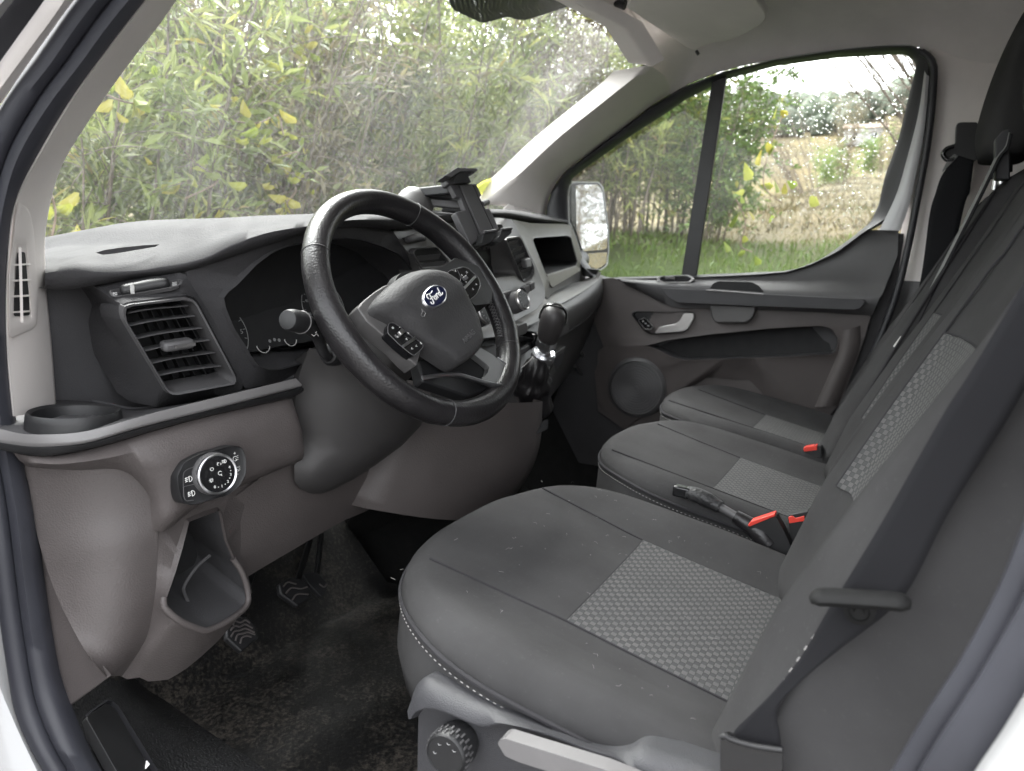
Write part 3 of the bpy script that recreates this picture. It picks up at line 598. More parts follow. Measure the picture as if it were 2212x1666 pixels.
def side_vent():
    out = rpoly([(36, 436), (60, 450), (71, 500), (81, 640), (78, 708), (19, 732), (19, 600)], [2, 14, 10, 4, 18, 2, 2]); slot = rpoly([(31, 512), (56, 512), (64, 640), (68, 699), (24, 700), (26, 640)], [12, 14, 3, 9, 8, 3]); K = 72
    so_ = dense0(slot, K); ou = cast0(out, so_); T = lambda L, off: np.array([on_trim(x, y, off) for x, y in L])
    def shr(L, s): c = L.mean(0); return c+(L-c)*s
    f = ring_loops('side_vent', [T(ou, .002), T(ou, .0105), T(ou*.9+so_*.1, .0125), T(so_, .0125), T(shr(so_, .93), .0115), T(shr(so_, .84), .0085)], M['trim'], VAN, smooth=50)
    hole = rpoly([(36, 545), (52, 545), (60, 640), (62, 682), (28, 684), (29, 640)], 5); obj('vent_cavity', T(hole, .0092), [tuple(range(len(hole)))], M['hole'], f)
    for y0 in (572, 606, 640, 674):
        P = np.array([on_trim(x, y, .011) for x, y in ((25, y0+1), (64, y0-1))]); n = unit(EYE-P[0]); V, F = g_box(P.mean(0), P[1]-P[0], np.cross(n, P[1]-P[0]), n, (np.linalg.norm(P[1]-P[0]), .0022, .004)); obj('slat', V, F, M['trim'], f)
    P = np.array([on_trim(x, y, .0125) for x, y in ((41, 535), (45, 697))]); n = unit(EYE-P[0]); V, F = g_box(P.mean(0), P[1]-P[0], np.cross(n, P[1]-P[0]), n, (np.linalg.norm(P[1]-P[0]), .0028, .004)); obj('divider', V, F, M['trim'], f)
def dense0(L, K): L = np.asarray(L, float); return lin(np.vstack([L, L[:1]]), K, True)
def cast0(A, B):
    A = np.asarray(A, float); c = B.mean(0); out = []
    for b_ in B:
        d = b_-c; best = None
        for i in range(len(A)):
            p_, q_ = A[i], A[(i+1) % len(A)]; e = q_-p_; det = -d[0]*e[1]+e[0]*d[1]
            if abs(det) < 1e-9: continue
            w_ = p_-c; t = (-w_[0]*e[1]+e[0]*w_[1])/det; s_ = (d[0]*w_[1]-d[1]*w_[0])/det
            if t > 0 and 0 <= s_ <= 1 and (best is None or t > best[0]): best = (t, p_+e*s_)
        out.append(best[1] if best else b_)
    return np.array(out)
side_vent()
# kick panel below the dash end
panel('kick_panel', ats([(60, 1100), (83, 1167), (133, 1310), (183, 1404), (232, 1464), (143, 1530), (115, 1420), (92, 1280)], X=.012), (.006, 0, 0), M['brown'], VAN, .001)
# right pillar trim
gi = [(1040, 442), (1052, 433), (1121, 377), (1204, 300), (1304, 220), (1371, 167), (1398, 142)]
se = [(1179, 470), (1181, 447), (1194, 407), (1221, 370), (1271, 333), (1337, 283), (1404, 230), (1446, 204)]
A = spl(np.array([at(x, y, X=1.58-.13*i/6) for i, (x, y) in enumerate(gi)]), 40); B = spl(ats(se, X=XD), 40)
RP_A, RP_B = A, B
surf('pillar_trim', [A+[.03, .10, .0], A+[.003, .012, 0], A, A*.85+B*.15+[-.012, -.010, .004], A*.5+B*.5+[-.020, -.020, .008], A*.15+B*.85+[-.010, -.014, .004], B, B+[.02, .02, 0]], M['trim'], VAN, smooth=70, label='pale grey windscreen pillar trim on the passenger side')
# its tweeter grille
def tweeter():
    c3 = np.array([at(1085, 455, X=1.60), at(1150, 455, X=1.665), at(1140, 425, X=1.655)]); n = nface(c3); p0 = at(1122, 440, X=1.625)+n*.012
    P = ats(rpoly([(1080, 462), (1108, 428), (1124, 422), (1144, 423), (1149, 440), (1150, 466)], [4, 8, 6, 8, 4, 2]), pl=(p0, n)); f = panel('speaker_grille', P, -n*.02, M['trim'], VAN, .0015)
    Q = scale_to(P, .86)+n*.001; c = Q.mean(0); parts = []
    r, u, nn = axes_of(n)
    for i in range(-9, 10):
        for j in range(-9, 10):
            p = c+r*(i+.5*(j % 2))*.0052+u*j*.0046
            q = p-c
            if abs(q@r) < .04 and abs(q@u) < .034 and np.hypot(q@r-.008, q@u+.002) < .033:
                a = np.linspace(0, 6.28, 6, endpoint=False); parts.append((p+.0013*(np.cos(a)[:, None]*r+np.sin(a)[:, None]*u), [tuple(range(6))]))
    V, F = join(parts); obj('perforations', V, F, M['charcoal'], f, kind='stuff')
tweeter()
# headlining
fr = [at(1398, 142, X=1.45), at(1446, 204, X=XD)]
ra = [at(1398, 142, X=1.452), at(1446, 203, X=XD-.01), at(1475, 187, X=XD-.005), at(1558, 155, X=XD), at(1675, 127, X=XD), at(1808, 107, X=XD), at(1908, 98, X=XD), at(1968, 97, X=XD), at(2001, 108, X=XD)]
ra += [np.array([XD, -.15, 1.25]), np.array([XD, -.5, 1.25])]
A = spl(ra, 50); yB = A[:, 1]
def roofrow(X, Z, yf):
    R = np.zeros((50, 3)); t = np.linspace(0, 1, 50); R[:, 1] = yf*(1-t)+(-.55)*t; R[:, 0] = X; R[:, 2] = Z+.03*np.sin(np.clip(t*1.5, 0, 1)*np.pi/2); return R
hd = spl(np.array([at(1398, 142, X=1.452), at(1397, 127, X=1.44), at(1381, 90, X=1.40), at(1344, 60, X=1.35), at(1287, 20, X=1.29), at(1237, 6, X=1.24), [1.05, .83, 1.405], [.85, .85, 1.42], [.45, .82, 1.40], [.2, .70, 1.33]]), 12)
rows = [A, A*.7+roofrow(1.56, 1.40, .62)*.3+[-.012, 0, .012]]+[roofrow(h[0], min(h[2]+.02+.05*math.sin((h[0])/1.7*math.pi), 1.46), h[1]) for h in hd[2:]]
for i, h in enumerate(hd[2:]): rows[2+i][0] = h; rows[2+i][1] = h*.8+rows[2+i][1]*.2
rows += [roofrow(.05, 1.30, .62)]
surf('roof_lining', rows, M['liner'], VAN, smooth=180)
# roof skin above it
surf('roof_skin', [roofrow(x, z, .75) for x, z in ((-.03, 1.33), (.1, 1.48), (.5, 1.56), (1.2, 1.56), (1.62, 1.48), (1.76, 1.33))], M['white'], VAN, smooth=180)
# light lip along the windscreen header
surf('header_trim', [hd+[0, .05, .01], hd+[0, .004, .002], hd+[0, -.015, -.002], hd+[0, -.045, .012]], M['trim'], VAN, smooth=80)
# rear pillar on the passenger side
pv = [[(2001, 98), (2021, 167), (2008, 300), (1981, 467), (1965, 555), (1948, 660), (1905, 800), (1850, 960), (1790, 1120)]]
A = spl(ats(pv[0], X=XD), 40); k = 22
def pill(sl_, mt, nm, lab=None):
    a = A[sl_]; rows = [a+[.03, .03, 0], a, a+[-.008, -.012, 0], a+[-.012, -.05, 0], a*[0, 0, 1]+[1.655, -.17, 0], a*[0, 0, 1]+[1.64, -.45, 0]]
    return surf(nm, rows, mt, VAN, smooth=60, label=lab)
pill(slice(0, 19), M['trim'], 'rear_pillar_trim'); pill(slice(18, 40), M['charcoal'], 'rear_pillar_trim', 'dark lower rear pillar trim')
fr_ = np.array([[1.648, -.17, 1.20], [1.648, -.12, 1.20], [1.648, -.12, .98], [1.648, -.17, .98]])
ring_loops('belt_slot', [lin(np.vstack([fr_, fr_[:1]]), 40, True)+[-.004, 0, 0], lin(np.vstack([scale_to(fr_, .86), scale_to(fr_, .86)[:1]]), 40, True)+[-.004, 0, 0], lin(np.vstack([scale_to(fr_, .84), scale_to(fr_, .84)[:1]]), 40, True)+[.012, 0, 0]], M['trim'], VAN, cap=True)
# bulkhead, floor, toe board, body sides
bx = np.linspace(-.02, 1.74, 12); panel('bulkhead', [(-.02, -.48, -.05), (1.74, -.48, -.05), (1.74, -.48, 1.3), (1.6, -.48, 1.46), (.1, -.48, 1.46), (-.02, -.48, 1.3)], (0, -.02, 0), M['charcoal'], VAN)
fl_rows = [[(x, y, 0 if y < 1.02 else (y-1.02)*.9) for x in np.linspace(.02, 1.72, 20)] for y in list(np.linspace(-.48, 1.02, 16))+[1.06, 1.12, 1.2, 1.3, 1.42]]
surf('cab_floor', fl_rows, M['carpet'], VAN, smooth=60)
panel('firewall', [(0, 1.42, .2), (1.72, 1.42, .2), (1.72, 1.40, .66), (0, 1.40, .66)], (0, .02, 0), M['hole'], VAN)
panel('body_side', [(1.735, -.48, -.2), (1.735, 1.45, -.2), (1.735, 1.45, .70), (1.735, -.48, .68)], (.02, 0, 0), M['white'], VAN)
panel('body_side', [(1.735, -.48, .685), (1.735, -.10, .685), (1.735, -.10, 1.33), (1.735, -.48, 1.33)], (.02, 0, 0), M['white'], VAN)
panel('footwell_side', [(1.715, .3, 0), (1.715, 1.42, 0), (1.715, 1.42, .74), (1.715, .3, .70)], (.012, 0, 0), M['carpet'], VAN)
panel('underbody', [(-.03, -.48, -.12), (1.76, -.48, -.12), (1.76, 2.0, -.12), (-.03, 2.0, -.12)], (0, 0, -.04), M['hole'], VAN)
surf('bonnet', [[(x, y, z-.10*((x-.86)/.9)**2) for x in np.linspace(-.02, 1.74, 16)] for y, z in ((1.42, .66), (1.5, .62), (1.7, .52), (1.9, .38), (2.02, .2), (2.05, -.1))], M['white'], VAN, smooth=180)
# sill tread
PS = ((.1, .78, .185), (.10, .0, 1.0))
def sill():
    e0 = ats([(128, 1500), (143, 1530), (180, 1615), (215, 1680), (262, 1780)], X=.015)
    e1 = ats([(232, 1462), (253, 1500), (300, 1570), (363, 1666), (430, 1780)], X=.12)
    e2 = ats([(300, 1460), (340, 1500), (450, 1580), (587, 1672), (740, 1790)], Z=.03)
    a, b, c = spl(e0, 30), spl(e1, 30), spl(e2, 30)
    f = surf('sill_cover', [a-[0, 0, .06], a, a*.6+b*.4+[0, 0, .006], a*.2+b*.8+[0, 0, .004], b, b+[.012, 0, -.012], b*.5+c*.5+[.01, 0, -.01], c], M['sillp'], VAN, smooth=70)
    n = unit(np.cross(e1[3]-e1[1], e0[2]-e1[2])); n = n if n[2] > 0 else -n; p0 = (e0[2]+e1[2])/2+n*.012
    q = rpoly([(177, 1549), (232, 1509), (250, 1520), (452, 1850), (345, 1850)], [10, 8, 12, 2, 2]); P = ats(q, pl=(p0-n*.004, n)); K = 60
    L = lin(np.vstack([P, P[:1]]), K, True)
    g = ring_loops('tread_recess', [L+n*.0015, scale_to(L, .975)+n*.002, scale_to(L, .96)-n*.006], M['rubber'], f, cap=True)
    q = ats(rpoly([(183, 1552), (228, 1521), (246, 1532), (430, 1850), (352, 1850)], [6, 6, 8, 2, 2]), pl=(p0, n)); 
    panel('tread_plate', q+n*.002, -n*.012, M['black'], f, .002)
    p = at(314, 1662, pl=(p0+n*.002, n)); o = obj('paint_chip', np.array([p+n*.001, p+[.008, .002, .001], p+[.011, .012, .001], p+[.004, .009, .001], p+[-.003, .012, .001], p+[-.004, .004, .001]]), [(0, 1, 2, 3), (0, 3, 4, 5)], M['paper'], f)
sill()
# windscreen
def wsurf(X, s):
    u = (X-.86)/.86; b = np.array([X, 1.36-.14*u*u, .85]); t = np.array([X, .86-.14*u*u, 1.41-.05*u*u]); p = b*(1-s)+t*s
    return p+np.array([0, .35, .55])*.06*math.sin(max(s, 0)*math.pi)
WR = [[wsurf(x, s) for x in np.linspace(.0, 1.72, 30)] for s in np.linspace(-.3, 1, 22)]
ws = surf('windscreen', WR, M['screen'], VAN, smooth=180, label='dirty rain streaked windscreen')
def on_screen(x, y, off=.004):
    r = ray(x, y); lo, hi = .4, 3.0
    def g(t):
        p = EYE+r*t; s = np.clip((p[2]-.85)/(.56), 0, 1)
        for _ in range(4):
            q = wsurf(p[0], s); s = np.clip(s+(p[2]-q[2])/.56, -.2, 1.2)
        return p[1]-wsurf(p[0], s)[1]
    for _ in range(40):
        m = (lo+hi)/2
        if g(m) > 0: hi = m
        else: lo = m
    return EYE+r*(lo-off)
def frit_mat():
    m, t, o = nodes('printed dot band'); b = N(t, 'BsdfPrincipled'); b.inputs['Base Color'].default_value = (.012, .012, .013, 1); b.inputs['Roughness'].default_value = .4
    tr = N(t, 'BsdfTransparent'); tc = N(t, 'TexCoord'); v = N(t, 'TexVoronoi', Scale=420); v.inputs['Randomness'].default_value = 0; t.links.new(tc.outputs['Object'], v.inputs['Vector'])
    lt = N(t, 'Math', operation='LESS_THAN'); lt.inputs[1].default_value = .22; t.links.new(v.outputs['Distance'], lt.inputs[0]); mu = N(t, 'Math', operation='MULTIPLY'); mu.inputs[1].default_value = .5; t.links.new(lt.outputs[0], mu.inputs[0])
    mx = N(t, 'MixShader'); t.links.new(mu.outputs[0], mx.inputs[0]); t.links.new(b.outputs[0], mx.inputs[1]); t.links.new(tr.outputs[0], mx.inputs[2]); t.links.new(mx.outputs[0], o.inputs[0]); return m
M['frit'] = frit_mat()
fp = rpoly([(950, -60), (973, 12), (980, 22), (1038, 49), (1050, 49), (1098, 36), (1112, 42), (1135, 44), (1262, 4), (1290, -60)], [2, 6, 4, 4, 6, 8, 6, 8, 6, 2])
P = np.array([on_screen(x, y, .012) for x, y in fp]); obj('printed_patch', P, [tuple(range(len(P)))], M['frit'], ws, label='black dotted print round the mirror mount')
ed = np.array([on_screen(x, y, .015) for x, y in [(1290, 10), (1344, 57), (1381, 87), (1400, 125), (1396, 150), (1340, 200)]]); ed2 = np.array([on_screen(x, y, .015) for x, y in [(1290, 22), (1342, 64), (1374, 94), (1390, 127), (1386, 143), (1330, 195)]])
loft('printed_edge', [ed, ed2], M['gloss'], ws, 24)
def drops(name, pts, nrm, r0, r1, parent):
    parts = []; a = np.linspace(0, 2*np.pi, 7, endpoint=False)
    for p in pts:
        r = random.uniform(r0, r1)*random.choice([.6, .8, 1, 1.3]); n = unit(nrm(p)); rr, u, n = axes_of(n); e = random.uniform(.8, 1.3)
        rows = [p+r*k*(np.cos(a)[:, None]*rr+e*np.sin(a)[:, None]*u)+n*h*r for k, h in ((1, 0), (.82, .35), (.4, .6))]
        V = np.vstack(rows); F = [(i*7+j, i*7+(j+1) % 7, (i+1)*7+(j+1) % 7, (i+1)*7+j) for i in range(2) for j in range(7)]+[tuple(range(14, 21)), tuple(range(6, -1, -1))]; parts.append((V, F))
    V, F = join(parts); return obj(name, V, F, M['drop'], parent, smooth=60, kind='stuff')
pp = []
for _ in range(420):                                     # rain on the unwiped edges of the screen
    u = random.random(); k = random.random()
    if k < .5: x, y = 1060+330*u-abs(random.gauss(0, 34)), 435-290*u-abs(random.gauss(0, 22))
    elif k < .8: x, y = random.uniform(1000, 1370), random.uniform(30, 130)*u+30
    else: x, y = random.uniform(100, 560), 545-abs(random.gauss(0, 25))-.14*0
    pp.append(on_screen(x, y, -.001))
drops('rain_drops', pp, lambda p: np.array([0, .7, .7]), .0010, .0024, ws)
# round sticker low on the passenger side of the screen
def sticker():
    e = [(1016+31*math.cos(a)*math.cos(-.62)-16*math.sin(a)*math.sin(-.62), 404+31*math.cos(a)*math.sin(-.62)+16*math.sin(a)*math.cos(-.62)) for a in np.linspace(0, 6.28, 28, endpoint=False)]
    e = [(1047+27*math.cos(a)*.86+13*math.sin(a)*.5, 404-27*math.cos(a)*.5+13*math.sin(a)*.86) for a in np.linspace(0, 6.28, 28, endpoint=False)]
    P = np.array([on_screen(x, y, .006) for x, y in e]); t = thing('inspection_sticker', P[:, :].mean(0), 'round pale yellow sticker low on the passenger side of the windscreen', 'sticker')
    obj('disc', P, [tuple(range(28))], M['sticker'], t); Q = scale_to(P, .72)+[0, -.001, -.0006]; obj('printed_centre', Q, [tuple(range(28))], M['sticker_c'], t)
sticker()
def dead_leaves():
    for (x, y, s, a, lab) in ((160, 541, .05, .5, 'dry tan leaf lying outside at the lower left corner of the windscreen'), (82, 12, 0, 0, '')):
        if not s: continue
        V, F = one_leaf(.8, 1.0); c = on_screen(x, y, -.012); r, u, n = axes_of((0, -.7, .7)); d = math.cos(a)*r+math.sin(a)*u; e = np.cross(n, d); W_ = np.array([c+s*(v[0]*e+v[1]*d)+n*(.012*abs(v[0])*2+v[2]*.1) for v in V])
        o = obj('dead_leaf', W_, F, M['deadleaf'], None, smooth=0); tag(o, lab, 'leaf')
dead_leaves()

def open_door():
    h = np.array([-.085, 1.00, 0]); d = unit([-.93, -.37, 0]); n = unit([-.37, .93, 0])*-1
    def D(a, z, o=0.): return h+d*a+np.array([0, 0, z])+n*o
    t = thing('driver_door', D(.1, -.1), 'open driver door of the van swung forward beside the pillar', 'door')
    panel('outer_skin', [D(0, -.15), D(1.0, -.1), D(1.02, .72), D(.0, .70)], -n*.05, M['white'], t, .01)
    panel('inner_panel', [D(.05, -.08, .002), D(.96, -.05, .002), D(.98, .68, .002), D(.04, .66, .002)], n*.05, M['brown'], t, .01)
    panel('armrest', [D(.25, .42, .052), D(.85, .45, .052), D(.86, .53, .052), D(.25, .50, .052)], n*.05, M['dark'], t, .01)
    tube('window_frame', spl([D(.0, .70), D(.25, 1.0), D(.5, 1.22), D(.75, 1.30), D(.95, 1.28), D(1.03, 1.0), D(1.02, .72)], 50), .022, M['rubber'], t, n=8)
    obj('window_pane', [D(.0, .70), D(.25, .99), D(.5, 1.2), D(.75, 1.28), D(.93, 1.26), D(1.01, 1.0), D(1.0, .72)], [tuple(range(7))], M['pane'], t)
open_door()

def aperture_top():
    """door opening carried on over the top of the frame: seal, trim and painted roof rail"""
    a0, a1 = at(425, -130, X=.004), at(255, -130, X=-.03); b0, b1 = at(2330, 880, X=.004), at(2440, 1100, X=-.03)
    mid = np.array([(.004, .46, 1.145), (.004, .30, 1.225), (.004, .10, 1.25), (.004, -.08, 1.235), (.004, -.17, 1.14), (.004, -.165, .95)])
    c = np.array([0, .25, .6]); o = lambda P, d, x: np.array([p+unit((p-c)*[0, 1, 1])*d+[x, 0, 0] for p in P])
    IN = np.vstack([a0, mid, b0]); OUT = np.vstack([a1, o(mid, .055, -.034), b1])
    band('door_seal', OUT, IN, (-1, 0, 0), SEALP, M['rubber_b'], VAN, 70)
    band('roof_rail', np.vstack([at(170, -130, X=-.055), o(mid, .17, -.06), at(2600, 1290, X=-.06)]), OUT, (-1, 0, 0), [(0, 0), (.5, .012), (1, 0)], M['white'], VAN, 60)
    tp = np.vstack([at(480, -130, X=.085), [(.09, .58, 1.24), (.06, .35, 1.295), (.05, .1, 1.305), (.05, -.1, 1.30), (.05, -.3, 1.2), (.04, -.3, .9), (.035, -.25, .6)]])
    loft('roof_side_trim', [IN, IN*.5+tp*.5+[-.004, 0, 0], tp], M['trim'], VAN, 60, smooth=80)
    panel('rear_pillar_trim', [(.04, -.12, -.05), (.04, -.46, -.05), (.04, -.46, 1.28), (.04, -.26, 1.28), (.04, -.2, .9), (.04, -.14, .6)], (.01, 0, 0), M['charcoal'], VAN, .002, label='dark rear pillar trim behind the driver seat')
aperture_top()
# ------------------------------------------------------------------ dashboard
DASH = thing('dashboard', (.85, .95, .45), 'dark grey plastic dashboard spanning the cab below the windscreen', 'dashboard')
def cast(A, B, c=None):
    """for every point of loop B, the point of loop A (x, y, depth) lying in the same direction from c"""
    A = np.asarray(A, float); B = np.asarray(B, float); c = B[:, :2].mean(0) if c is None else np.array(c, float); out = []
    for b in B[:, :2]:
        d = b-c; best = None
        for i in range(len(A)):
            p, q = A[i], A[(i+1) % len(A)]; e = q[:2]-p[:2]; det = d[0]*(-e[1])+e[0]*d[1]
            if abs(det) < 1e-9: continue
            w_ = p[:2]-c; t = (w_[0]*(-e[1])+e[0]*w_[1])/det; s = (d[0]*w_[1]-d[1]*w_[0])/det
            if t > 0 and -1e-6 <= s <= 1+1e-6 and (best is None or t > best[0]): best = (t, p+(q-p)*np.clip(s, 0, 1))
        out.append(best[1] if best else np.r_[b, A[0, 2]])
    return np.array(out)
def dense(L, K): return lin(np.vstack([L, L[:1]]), K, True)
def surround(name, A, B, mt, parent, deep, K=96, inner=.94, c=None, wall=None, lip=.004, ax='Y', **k):
    """plate with a hole: outer loop A, hole B (both x, y, depth), then the hollow behind the hole"""
    B = np.asarray(B, float); A = np.asarray(A, float)
    b2 = dense(B, K); a2 = cast(A, b2, c); Pa, Pb = atv(a2, ax), atv(b2, ax); fw = np.array([0, 1., 0]) if ax == 'Y' else np.array([1., 0, 0])
    back = scale_to(Pb, inner)+np.array(deep)
    mid = Pa*.12+Pb*.88
    o = ring_loops(name, [Pa+fw*.05, Pa, mid, Pb-fw*lip, scale_to(Pb, .992)-fw*lip*.2], mt, parent, smooth=50, **k)
    h = ring_loops('recess', [scale_to(Pb, .992)-fw*lip*.2, back], wall or mt, o, smooth=60)
    obj('recess_back', back, [tuple(range(K))], M['hole'], o)
    return o, Pb, back
# soft top
PAD = [(97, 622, 590, 577, .90), (130, 627, 585, 566, .89), (167, 623, 581, 554, .875), (217, 615, 587, 546, .86), (300, 601, 584, 531, .835), (350, 596, 576, 524, .815), (400, 587, 568, 507, .795), (450, 572, 554, 489, .775),
       (500, 556, 530, 478, .765), (567, 533, 506, 470, .755), (620, 517, 495, 467, .75), (670, 505, 488, 466, .75), (740, 492, 477, 463, .755), (800, 491, 474, 458, .765), (850, 497, 474, 457, .78), (900, 494, 471, 456, .795),
       (960, 484, 465, 454, .81), (1030, 473, 460, 452, .825), (1072, 470, 460, 452, .835), (1104, 472, 461, 453.5, .85), (1154, 480, 470, 461, .87), (1190, 484, 475, 467, .885), (1227, 484, 480, 474, .90)]
def dash_pad():
    bb = spl([(x, a, Y) for x, a, b, s, Y in PAD], 110); bt = spl([(x, b, Y-.013) for x, a, b, s, Y in PAD], 110); mb = (bb+bt)/2; mb[:, 2] -= .004; mb2 = bt*.8+bb*.2; mb2[:, 2] -= .003
    si = spl([(x, s, Y+.075) for x, a, b, s, Y in PAD], 110); mi = bt*.55+si*.45; mi[:, 1] -= 1.0
    R = [atv(bb)+[0, .04, .0], atv(bb), atv(mb), atv(mb2), atv(bt), atv(mi), atv(si)]
    e = R[-1]; back = e.copy(); back[:, 1] = 1.10; back[:, 2] -= .012; b2 = e.copy(); b2[:, 1] = np.array([wsurf(x, .0)[1]-.005 for x in e[:, 0]]); b2[:, 2] = np.minimum(e[:, 2]-.04, .865)
    R += [back, b2]
    a0, a1 = R[-1], R[-2]
    surf('soft_top', R, M['pad'], DASH, smooth=75)
    # end cap at the left so nothing shows behind it
    q = []
    for x, y, t in [(203, 547, .5), (222, 540, .72), (300, 533, .86), (352, 527, .92), (338, 534, .78), (285, 543, .66), (240, 551, .5), (214, 553, .42)]:
        pass
    L = [(206, 546.5), (225, 540.5), (262, 535), (310, 530), (345, 528), (335, 533.5), (290, 541), (245, 548.5), (222, 550.5)]
    P = ats(L, Y=.857); obj('storage_recess', P, [tuple(range(len(L)))], M['dark'], DASH)
dash_pad()
# left end panel and outer vent housing
panel('end_panel', ats([(96, 600), (330, 570), (420, 575), (560, 870), (300, 905), (108, 905)], Y=.945), (0, .02, 0), M['dark'], DASH, .001)
HA = [(190, 622, .93), (203, 618, .875), (300, 602, .835), (397, 588, .795), (433, 645, .792), (466, 700, .789), (493, 745, .787), (513, 795, .789), (527, 841, .792), (460, 858, .81), (400, 873, .825), (338, 881, .84), (305, 858, .865), (278, 812, .885), (246, 758, .90), (227, 700, .91), (226, 660, .92)]
VO = [(257, 656, .812), (270, 651, .808), (393, 637, .79), (410, 642, .788), (418, 650, .788), (502, 808, .788), (505, 818, .789), (500, 828, .79), (376, 851, .806), (362, 850, .808), (352, 843, .81), (258, 687, .814), (254, 668, .814)]
vo2 = np.c_[rpoly([(p[0], p[1]) for p in VO], 0), [p[2] for p in VO]]
fo, VB, VK = surround('vent_housing', HA, VO, M['pad'], DASH, (.01, .06, 0), 90, .9, lip=.008)
def dash_vent():
    vn = nface(VB); r1 = VB
    f = ring_loops('air_vent', [scale_to(r1, 1.0)+vn*.002, scale_to(r1, .975)+vn*.011, scale_to(r1, .93)+vn*.010, scale_to(r1, .895)+vn*.0, scale_to(r1, .86)-vn*.028], M['charcoal'], DASH, smooth=45)
    p0 = r1.mean(0)+vn*.0015
    for (x0, y0, x1, y1) in [(276, 677, 405, 661), (281, 704, 420, 683), (296, 732, 436, 709), (311, 759, 452, 735), (326, 786, 464, 762), (343, 812, 477, 791), (287, 662, 385, 651)][:6]:
        m0, m1 = (x0*.62+x1*.38), (y0*.62+y1*.38)-2.5
        a, b, c = at(x0, y0, pl=(p0, vn)), at(m0, m1, pl=(p0, vn)), at(x1, y1, pl=(p0, vn)); C = spl([a, b, c], 14)
        d = -vn*.026+np.array([0, 0, -.004]); V, F, U = g_surf([C+[0, 0, .0008], C+vn*.0012, C-[0, 0, .0008], C+d-[0, 0, .0006], C+d+[0, 0, .0006], C+[0, 0, .0008]]); obj('slat', V, F, M['charcoal'], f)
    for (x0, x1, yy, h) in [(310, 330, 640, 0), (350, 470, 640, 0), (395, 480, 660, 0)]: pass
    for k in range(5):                                        # upright vanes deeper in the duct
        t = (k+.7)/5.3; a = VK[np.argmin(np.linalg.norm(VK-(VB[0]*(1-t)+VB[3]*t), axis=1))]; x0, x1 = 285+105*t, 365+120*t
        a, b = at(x0, 672-20*t, pl=(p0-vn*.035, vn)), at(x1, 838-22*t, pl=(p0-vn*.035, vn)); V, F = g_box((a+b)/2, b-a, vn, np.cross(b-a, vn), (np.linalg.norm(b-a), .016, .0012)); obj('vane', V, F, M['black'], f)
    a, b = at(344, 747, pl=(p0, vn)), at(410, 737, pl=(p0, vn)); u = unit(np.cross(vn, b-a)); g = box('adjuster', (a+b)/2+vn*.006, b-a, u, vn, (np.linalg.norm(b-a), .0125, .018), M['charcoal'], f, .004)
    V, F = g_box((a+b)/2+vn*.0155+unit(b-a)*.006, b-a, u, vn, (.026, .004, .0016)); obj('grip_inset', V, F, M['greyp'], f)
dash_vent()
def slider():
    q = rpoly([(234, 628), (395, 603), (392, 615), (373, 621), (250, 642), (240, 640)], 4); c3 = np.array([at(245, 632, Y=.838), at(390, 607, Y=.795), at(380, 626, Y=.79)]); n = nface(c3)
    pl = (c3.mean(0)+n*.007, n); P = ats(q, pl=(pl[0]+n*.0, n)); f = ring_loops('vent_control', [dense(P, 50), scale_to(dense(P, 50), .95)+n*.001, scale_to(dense(P, 50), .9)-n*.006], M['charcoal'], DASH, cap=True)
    C = spl(ats([(260, 630), (290, 624), (330, 616), (366, 611)], pl=(pl[0]-n*.002, n)), 16); tube('thumb_wheel', C, np.r_[.004, np.full(14, .0078), .004], M['black'], f, n=10, up=n)
    a = at(286, 625.5, pl=(pl[0]+n*.0065, n)); V, F = g_box(a, (1, 0, -.0), (0, 0, 1), n, (.005, .0085, .003)); obj('pointer', V, F, M['print'], f)
    for k in range(4):
        a, b = at(372, 611+k*2.2, pl=(pl[0]+n*.0015, n)), at(382, 609+k*2.2, pl=(pl[0]+n*.0015, n)); V, F = g_box((a+b)/2, b-a, np.cross(n, b-a), n, (np.linalg.norm(b-a), .0006, .0004)); obj('mark', V, F, M['printdim'], f)
    P = ats([(244, 633), (252, 632), (253, 637), (245, 638)], pl=(pl[0]+n*.0015, n)); tube('mark', np.vstack([P, P[:1]]), .0005, M['printdim'], f, n=4)
    tube('mark', P[[0, 2]], .0005, M['printdim'], f, n=4)
slider()
# instrument binnacle
CA = [(397, 588, .795), (433, 645, .792), (466, 700, .789), (493, 745, .787), (513, 795, .789), (527, 841, .792), (580, 830, .80), (640, 812, .80), (760, 800, .83), (860, 720, .84), (918, 600, .81), (905, 571, .79), (877, 537, .79), (862, 520, .792), (848, 498, .792),
      (800, 490, .775), (740, 491, .762), (670, 504, .757), (620, 517, .757), (567, 533, .76), (500, 556, .77), (450, 572, .782)]
CB = [(477, 643, .782), (488, 629, .782), (505, 616, .78), (547, 572, .773), (580, 547, .77), (612, 533, .766), (660, 523, .764), (740, 515, .766), (771, 518, .77), (819, 532, .78), (855, 548, .788), (878, 570, .795), (895, 600, .81), (890, 650, .83), (850, 720, .83), (760, 770, .82), (690, 780, .80), (640, 787, .79), (600, 798, .788), (575, 799, .788), (552, 790, .787), (537, 770, .786), (523, 745, .786), (500, 710, .785), (481, 664, .784)]
bo, CPb, CPk = surround('instrument_hood', CA, CB, M['pad'], DASH, (.012, .085, .004), 120, .93, lip=.006, wall=M['dark'])
